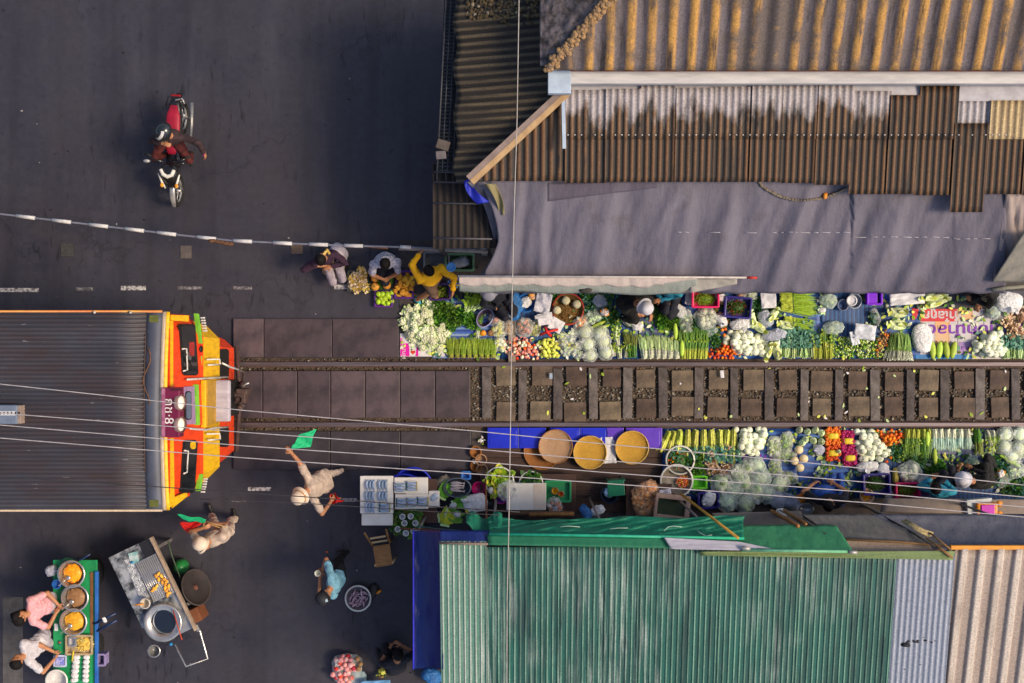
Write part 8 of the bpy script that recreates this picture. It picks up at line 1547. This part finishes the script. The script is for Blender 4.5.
# ------------------------------------------------------------------ green food cart
GTP = M('green_cart_top', (.02, .34, .12), .35, (.012, .20, .07), 3); BLE = M('blue_cart_edge', (.03, .16, .52), .4, (.02, .10, .38), 5)
zc = .86; a, b = at(53, 560, zc), at(97, 700, zc)
t = thing('food_cart', 'long food cart with a green top, blue edge and dark wheels', 'cart', ((a.x + b.x) / 2, (a.y + b.y) / 2, 0))
MB().box(((a.x + b.x) / 2, (a.y + b.y) / 2, zc - .02), (b.x - a.x, a.y - b.y, .04), GTP, bev=.008).build('top', parent=t)
MB().box((b.x + .005, (a.y + b.y) / 2 - .08, zc + .02), (.05, a.y - b.y - .2, .07), BLE, bev=.008).build('edge', parent=t); MB().box((b.x - .085, a.y - .75, zc + .008), (.045, 1.1, .02), M('brown_strip', (.22, .09, .04), .7), bev=.004).build('wood_strip', parent=t)
MB().box((a.x + .26, (a.y + b.y) / 2, .52), (.42, a.y - b.y - .3, .58), BLE, bev=.01).build('cabinet', parent=t)
for y in (a.y - .35, a.y - 1.6):
    for x in (a.x + .04, b.x - .20): MB().lathe([(.001, -.02), (.2, -.025), (.22, 0), (.2, .025), (.001, .02)], (x, y, .22), TYR, 22, (1, 0, 0)).build('wheel', parent=t)
mb = MB(); mb.tube([at(74, 562, .95), at(82, 559, 1.0), at(90, 554, 1.05)], .018, M('dark_blue_bar', (.012, .03, .10), .4), 8); mb.build('handle', parent=t)
mb = MB(); mb.tube([at(94, 624, .9), at(116, 613, .95)], .022, M('dark_blue_bar', (.012, .03, .10), .4), 8); mb.tube([at(97, 631, .9), at(117, 620, .95)], .022, M('dark_blue_bar', (.012, .03, .10), .4), 8); mb.build('side_bar', parent=t)
put(bag(.05, .03, .05, WHB), 103, 621, .93, label='white rag tied on the dark side bars of the green cart', cat='rag'); put(crate(.13, .18, .2, M('lilac_box', (.30, .24, .46), .5)), 101, 660, .70, 0, label='lilac box hanging at the blue edge of the green cart', cat='box', hz=.2)
CURR = [G('orange_curry', (.72, .28, .01), (.54, .12, .005), rough=.35), G('brown_noodle', (.30, .17, .07), (.20, .10, .04), rough=.4), G('golden_noodle', (.62, .30, .02), (.44, .18, .01), rough=.4)]
SSTL = M('stainless_steel', (.60, .58, .56), .25, (.46, .44, .43), 5, metal=.75)
for (x, y), m, lab, xf in (((70.5, 574.5), CURR[0], 'orange curry', 0), ((74, 598.5), CURR[1], 'brown noodles', 1), ((72.5, 622.5), CURR[2], 'golden noodles', 1)):
    put(bowl('pan', .215, .16, SSTL, SSTL, inner=SSTL), x + .8, y - .5, zc + .002, 0, 1, 'round steel pan of %s on the green cart' % lab, 'pan', hz=.16)
    mb = MB(); mb.ball((0, 0, 0), .155, m, 3, (1, 1, .35), .12)
    for i in range(80): r_, w_ = math.sqrt(R()) * .15, U(0, 6.28); mb.ball((r_ * math.cos(w_), r_ * math.sin(w_), .04 * (1 - r_ / .17) + .008), U(.012, .024), random.choice((m, m, TOM if m is CURR[0] else m, BROWNR)), 1, (U(.7, 1.6), 1, .6), .2)
    o = mb.build(lab.replace(' ', '_'), (0, 0, 0)); put(o, x, y, zc + .10, 0, 1, lab + ' heaped in a steel pan of the green cart', 'food', hz=.1)
    mb = MB(); p = at(x, y, zc + .15); mb.tube([p + Vector((-.03, -.05, .03)), p + Vector((-.17, -.17, .08))], .009, SSTL, 6); mb.ball(p + Vector((-.03, -.05, .025)), .04, SSTL, 2, (1, 1, .4)); tag(mb.build('ladle'), 'steel ladle resting in the pan of ' + lab, 'ladle')
a2, b2 = at(66, 635.5, zc), at(91.5, 654, zc); t = crate(b2.x - a2.x, a2.y - b2.y, .07, M('tan_metal_tray', (.48, .36, .22), .4)); put(t, 79, 645, zc + .002, 0, 1, 'square tray of yellow noodles on the green cart', 'tray', hz=.07)
put(heap('yellow_noodles', .15, .13, .07, 160, [G('noodle', (.70, .50, .10), (.58, .34, .05)), G('noodle_pale', (.76, .60, .22))], .04, .3), 84, 645, zc + .02, 0, 1, 'yellow noodles filling the square tray', 'noodles', hz=.06)['kind'] = 'stuff'; put(crate(.11, .14, .05, SSTL), 72, 642, zc + .04, 0, 1, 'small steel pan inside the noodle tray', 'pan', hz=.06)
mb = MB(); mb.tube([at(73.5, 651, .98), at(72, 661, .93)], .012, M('yellow_tongs', (.80, .62, .02), .4), 6); tag(mb.build('tongs'), 'yellow tongs lying across the noodle tray edge', 'tongs')
SPK_ = [bag(.055, .035, .06, WHB, knot=False, name='food_packet'), bag(.05, .035, .06, WHB, 'ball', [ORF], .02, nf=6, knot=False, name='food_packet')]
for r in range(6): put(SPK_[0], 76.5 - r * .4, 657 + r * 4.6, zc, U(-.2, .2), 1.15, 'small white packet in the row beside the steel pot', 'packet', 'white food packets', hz=.03)
for r in range(6): put(SPK_[1], 86.5 - r * .2, 657 + r * 4.6, zc, U(-.2, .2), 1.15, 'small white and orange packet in the row at the blue edge', 'packet', 'orange food packets', hz=.03)
put(crate(.19, .17, .05, M('pale_blue_box', (.50, .54, .78), .5)), 60, 661, zc, 0, 1, 'pale blue box of printed cards in front of the cook in white', 'box', hz=.05); paper(60, 661, .14, .12, 'blue printed card in the pale blue box', M('blue_card', (.12, .14, .58), .6, (.5, .5, .72), 26), 0, zc + .04, 'card', 'card', .004)
paper(56.5, 627, .06, .12, 'white printed card beside the pan of golden noodles', PAPR, 0, zc + .01, 'card', 'card', .004)
put(bowl('pot', .175, .14, M('white_pot', (.70, .68, .66), .3, (.58, .56, .55), 5), WEN, inner=M('pot_white', (.66, .64, .64), .4)), 57.5, 680, zc + .002, 0, 1, 'white round pot at the bottom of the green cart', 'pot', hz=.1); put(bowl('cup', .075, .12, BLE), 57, 584, zc + .01, 0, 1, 'blue plastic cup beside the pan of orange curry', 'cup', hz=.1); put(bag(.12, .10, .14, LAVB), 51, 571, .80, .3, .9, 'clear crinkled bag hanging by the pan of orange curry', 'bag'); put(bag(.10, .05, .08, M('teal_bag', (.03, .20, .14), .5)), 66, 561.5, zc, 0, 1, 'dark teal bag at the top end of the green cart', 'bag')
put(ballv('chilli_dish', .04, G('dish_teal', (.02, .16, .12)), 2, (1, 1, .3)), 58, 644, zc, 0, 1, 'small teal dish with a red centre on the green top', 'dish'); put(ballv('chilli', .015, TOM, 1), 57.5, 644, zc + .02, 0, 1, 'dab of red chilli on the small teal dish', 'chilli')
# ------------------------------------------------------------------ steel frying cart
zk = .84; P0, P1, P2, P3 = at(108, 558, zk), at(152.5, 536.5, zk), at(198, 629, zk), at(153.5, 650.5, zk)
ux = (P1 - P0); W_ = ux.length; ux.normalize(); uy = (P2 - P1); Ln = uy.length; uy.normalize(); an = math.atan2(ux.y, ux.x)
def K(s, q, z=0): return P0 + ux * (s * W_) + uy * (q * Ln) + Vector((0, 0, z))
STM = M('stained_steel_sheet', (.52, .54, .56), .3, (.06, .065, .075), 5, lo=.38, hi=.60, metal=.45, stretch=(1, 1, 1)); STC = M('clean_steel_sheet', (.40, .42, .46), .32, (.29, .31, .36), 4, metal=.5)
kt = thing('frying_cart', 'steel frying cart with a big oil wok, tray and pipe handle', 'cart', K(.5, .5, -zk))
MB().box(K(.5, .38, -.02), (W_, Ln * .76, .04), STM, rot=an, bev=.006).build('top', parent=kt); MB().box(K(.62, .86, -.025), (W_ * .72, Ln * .22, .035), STC, rot=an, bev=.006).build('wok_shelf', parent=kt)
MB().box(K(.38, .45, -.36), (W_ * .6, Ln * .80, .50), M('cart_side', (.20, .21, .23), .4, (.10, .11, .12), 5, metal=.4), rot=an, bev=.01).build('cabinet', parent=kt)
mb = MB(); mb.box(K(.985, .5, .05), (.045, Ln * 1.0, .09), M('tan_side_board', (.40, .30, .22), .7), rot=an, bev=.006); mb.build('side_board', parent=kt)
mb = MB(); mb.box(K(.80, .08, .012), (W_ * .22, Ln * .16, .02), M('black_corner', (.02, .02, .025), .4), rot=an, bev=.004); mb.build('burner', parent=kt)
mb = MB(); mb.box(K(.48, .11, .02), (.15, .20, .03), M('teal_box', (.12, .34, .36), .5, (.55, .60, .62), 9), rot=an - .2, bev=.006); mb.ball(K(.42, .14, .045), .025, M('blue_knob', (.02, .25, .55), .3), 2); tag(mb.build('gas_box'), 'teal and white box at the corner of the frying cart', 'box')
mb = MB(); mb.box(K(.34, .30, .008), (.16, .72, .012), M('crumpled_foil', (.62, .64, .66), .3, (.24, .25, .28), 16, bmp=.8, metal=.5), rot=an - .06, bev=.004); mb.build('foil_strip', parent=kt)
c = K(.70, .37, .03); t = thing('frying_tray', 'pale steel drying tray with golden fried dough on the frying cart', 'tray', c - Vector((0, 0, .03))); MB().box(c, (W_ * .50, Ln * .42, .03), STC, rot=an, bev=.006).build('tray', parent=t); mb = MB()
for k in range(12): mb.tube([c + ux * (W_ * (-.23 + .46 * k / 11)) + uy * (-Ln * .20) + Vector((0, 0, .022)), c + ux * (W_ * (-.23 + .46 * k / 11)) + uy * (Ln * .20) + Vector((0, 0, .022))], .005, SSTL, 5)
mb.build('rack', parent=t); t['category'] = 'tray'
DGH = [ballv('fried_dough', .032, G('golden_dough', (.72, .38, .05), (.56, .24, .03), rough=.5), 2, (1.3, .8, .7), .3) for _ in range(2)]
for s, q in ((.74, .36), (.80, .35), (.84, .38), (.86, .42), (.80, .44), (.84, .47), (.80, .50), (.85, .52), (.79, .53), (.83, .56), (.78, .57), (.88, .50), (.55, .47), (.60, .46), (.66, .45), (.76, .40), (.88, .45)): p = K(s, q, .05); o = inst(random.choice(DGH)); o.location = p; o.rotation_euler = (0, 0, U(0, 6)); tag(o, 'golden fried dough piece on the steel drying tray', 'fried dough', 'fried dough pieces')
c = at(165, 621, zk); mb = MB(); mb.lathe([(.10, 0), (.20, .02), (.31, .11), (.315, .125), (.285, .125), (.21, .10), (.2, .085)], c, SSTL, 40); o = mb.build('wok'); tag(o, 'big round steel wok rim on the end of the frying cart', 'wok'); mb = MB(); mb.lathe([(.001, .088), (.10, .088), (.205, .088)], c + Vector((.055, .03, 0)), M('dark_oil', (.012, .018, .034), .06, (.010, .014, .028), 2, spec=.8), 36); mb.lathe([(.20, .075), (.215, .10), (.225, .105), (.225, .08)], c + Vector((.055, .03, 0)), M('wok_inner_rim', (.30, .31, .33), .3, metal=.6), 36); tag(mb.build('frying_oil'), 'dark frying oil filling the big steel wok', 'oil')
mb = MB(); mb.tube([at(173, 610, 1.0), at(182, 640, 1.05)], .010, M('red_chopstick', (.50, .06, .02), .5), 6); tag(mb.build('chopstick'), 'long red chopsticks lying across the wok', 'chopsticks')
c = at(145, 603.5, zk); put(bowl('can', .085, .16, M('pale_can', (.66, .62, .58), .4), inner=M('cream', (.72, .66, .56), .5)), 145, 603.5, zk + .002, 0, 1, 'pale round can beside the steel wok', 'can', hz=.16); mb = MB(); mb.tube([at(144, 604, 1.02), at(135, 605, 1.06)], .014, M('orange_handle', (.75, .28, .03), .4), 6); tag(mb.build('brush'), 'orange handled brush lying on the pale can', 'brush')
mb = MB(); mb.tube([K(.42, 1.04, -.05), K(.44, 1.28, -.02), K(.90, 1.30, -.02), K(1.0, 1.02, -.05), K(.97, .96, 0)], .018, SSTL, 10); mb.build('handle', parent=kt)
mb = MB(); mb.ball(K(.36, 1.02, -.03), .03, M('blue_knob', (.02, .25, .55), .3), 2); mb.box(K(1.0, .99, .0), (.05, .12, .05), SSTL, rot=an, bev=.01); mb.build('gas_valve', parent=kt)
put(bowl('saucepan', .105, .12, SSTL, inner=M('pan_dark', (.20, .20, .20), .3)), 154, 651, .55, 0, 1, 'small steel saucepan hanging below the frying cart handle', 'saucepan', hz=.12)
for s, q in ((.06, .12), (.06, .75)): mb = MB(); p = K(s, q, 0); mb.lathe([(.001, -.02), (.2, -.025), (.22, 0), (.2, .025), (.001, .02)], (p.x, p.y, .22), TYR, 22, ux); mb.build('wheel', parent=kt)
for s, q in ((.95, .12), (.95, .75)): p = K(s, q, 0); MB().box((p.x, p.y, .3), (.05, .05, .6), SSTL, rot=an).build('leg', parent=kt)
put(ballv('gas_bottle', .13, M('green_gas_bottle', (.02, .24, .06), .35), 3, (1, 1, 1.3), 0), 179, 568, .0, 0, 1, 'green round gas bottle beside the frying cart', 'gas bottle', hz=.3)
mb = MB(); q = Vector((.80, .34, .52)).normalized(); c = at(194, 588, .42); mb.lathe([(.001, .02), (.05, .025), (.08, .012), (.22, .02), (.275, .05), (.295, .075), (.305, .06), (.29, .0), (.2, -.02), (.001, -.02)], c, M('dark_lacquer', (.030, .020, .020), .75, (.016, .013, .014), 5), 40, q); mb.lathe([(.285, .066), (.302, .08), (.312, .062)], c, M('lacquer_rim', (.055, .045, .045), .8), 40, q); o = mb.build('round_tray'); tag(o, 'large dark round tray leaning against the frying cart', 'tray'); mb = MB(); mb.ball(c + q * .03, .05, M('rust_centre', (.16, .06, .04), .7), 2, (1, 1, .5)); g = mb.build('hub'); g.parent = o; g.location = Vector(g['_o']) - Vector(o['_o'])
o = MB().box(at(196, 614, .22), (.26, .24, .42), M('rust_brown_box', (.22, .075, .03), .7, (.15, .05, .02), 5), rot=an, bev=.012).build('wooden_box'); tag(o, 'rust brown box standing beside the steel frying cart', 'box')
mb = MB(); mb.tube([at(168, 541, .8), at(172, 556, .75), at(181, 580, .5)], .012, M('dark_green_hose', (.06, .10, .06), .6), 6); tag(mb.build('hose'), 'dark gas hose along the tan side of the frying cart', 'hose')
# cracks, drips and bits on the road
mb = MB()
for i in range(45): p = at(U(0, 440), U(0, 683), 0); mb.ball((p.x, p.y, .006), U(.008, .02), random.choice([M('road_bit_pale', (.30, .28, .28), .9), M('road_bit_dark', (.02, .018, .02), .9)]), 1, (U(.7, 1.8), 1, .4))
tag(mb.build('road_litter', (0, 0, 0)), kind='stuff')
# ------------------------------------------------------------------ light, sky, camera
SUN_EL, SUN_AZ = 47.0, -8.0            # elevation; direction the light comes from, counter-clockwise from +X
w = bpy.data.worlds.new('World'); SC.world = w; w.use_nodes = True; nt = w.node_tree
sky = nt.nodes.new('ShaderNodeTexSky'); sky.sky_type = 'NISHITA'; sky.sun_disc = False
sky.sun_elevation = rad(SUN_EL); sky.sun_rotation = rad(90 - SUN_AZ); sky.dust_density = 3.0; sky.air_density = 1.0
bg = nt.nodes['Background']; nt.links.new(sky.outputs[0], bg.inputs[0]); bg.inputs[1].default_value = .09
sl = bpy.data.lights.new('sun', 'SUN'); sl.energy = 2.0; sl.angle = rad(16); sl.color = (1.0, .80, .55)
so = bpy.data.objects.new('sun', sl); COL.objects.link(so); so.location = (0, 0, 30)
dv = Vector((math.cos(rad(SUN_EL)) * math.cos(rad(SUN_AZ)), math.cos(rad(SUN_EL)) * math.sin(rad(SUN_AZ)), math.sin(rad(SUN_EL))))
so.rotation_mode = 'QUATERNION'; so.rotation_quaternion = dv.to_track_quat('Z', 'Y')
cam = bpy.data.cameras.new('camera'); cam.sensor_width = 36; cam.lens = F * 36 / 1024; cam.clip_end = 500
co = bpy.data.objects.new('camera', cam); COL.objects.link(co); co.location = (0, 0, H); SC.camera = co
SC.view_settings.view_transform = 'Standard'; SC.view_settings.look = 'None'; SC.view_settings.exposure = 0.78; SC.view_settings.gamma = 1.0; SC.view_settings.use_curve_mapping = False
SC.cycles.use_denoising = True; SC.cycles.max_bounces = 6; SC.cycles.sample_clamp_indirect = 6
for o in [o for o in bpy.data.objects if o.parent is None and o.type in ('MESH', 'EMPTY') and not o.get('label') and not o.get('kind')]:
    for c in list(o.children_recursive) + [o]: bpy.data.objects.remove(c)
for o in bpy.data.objects:
    if '_o' in o: del o['_o']
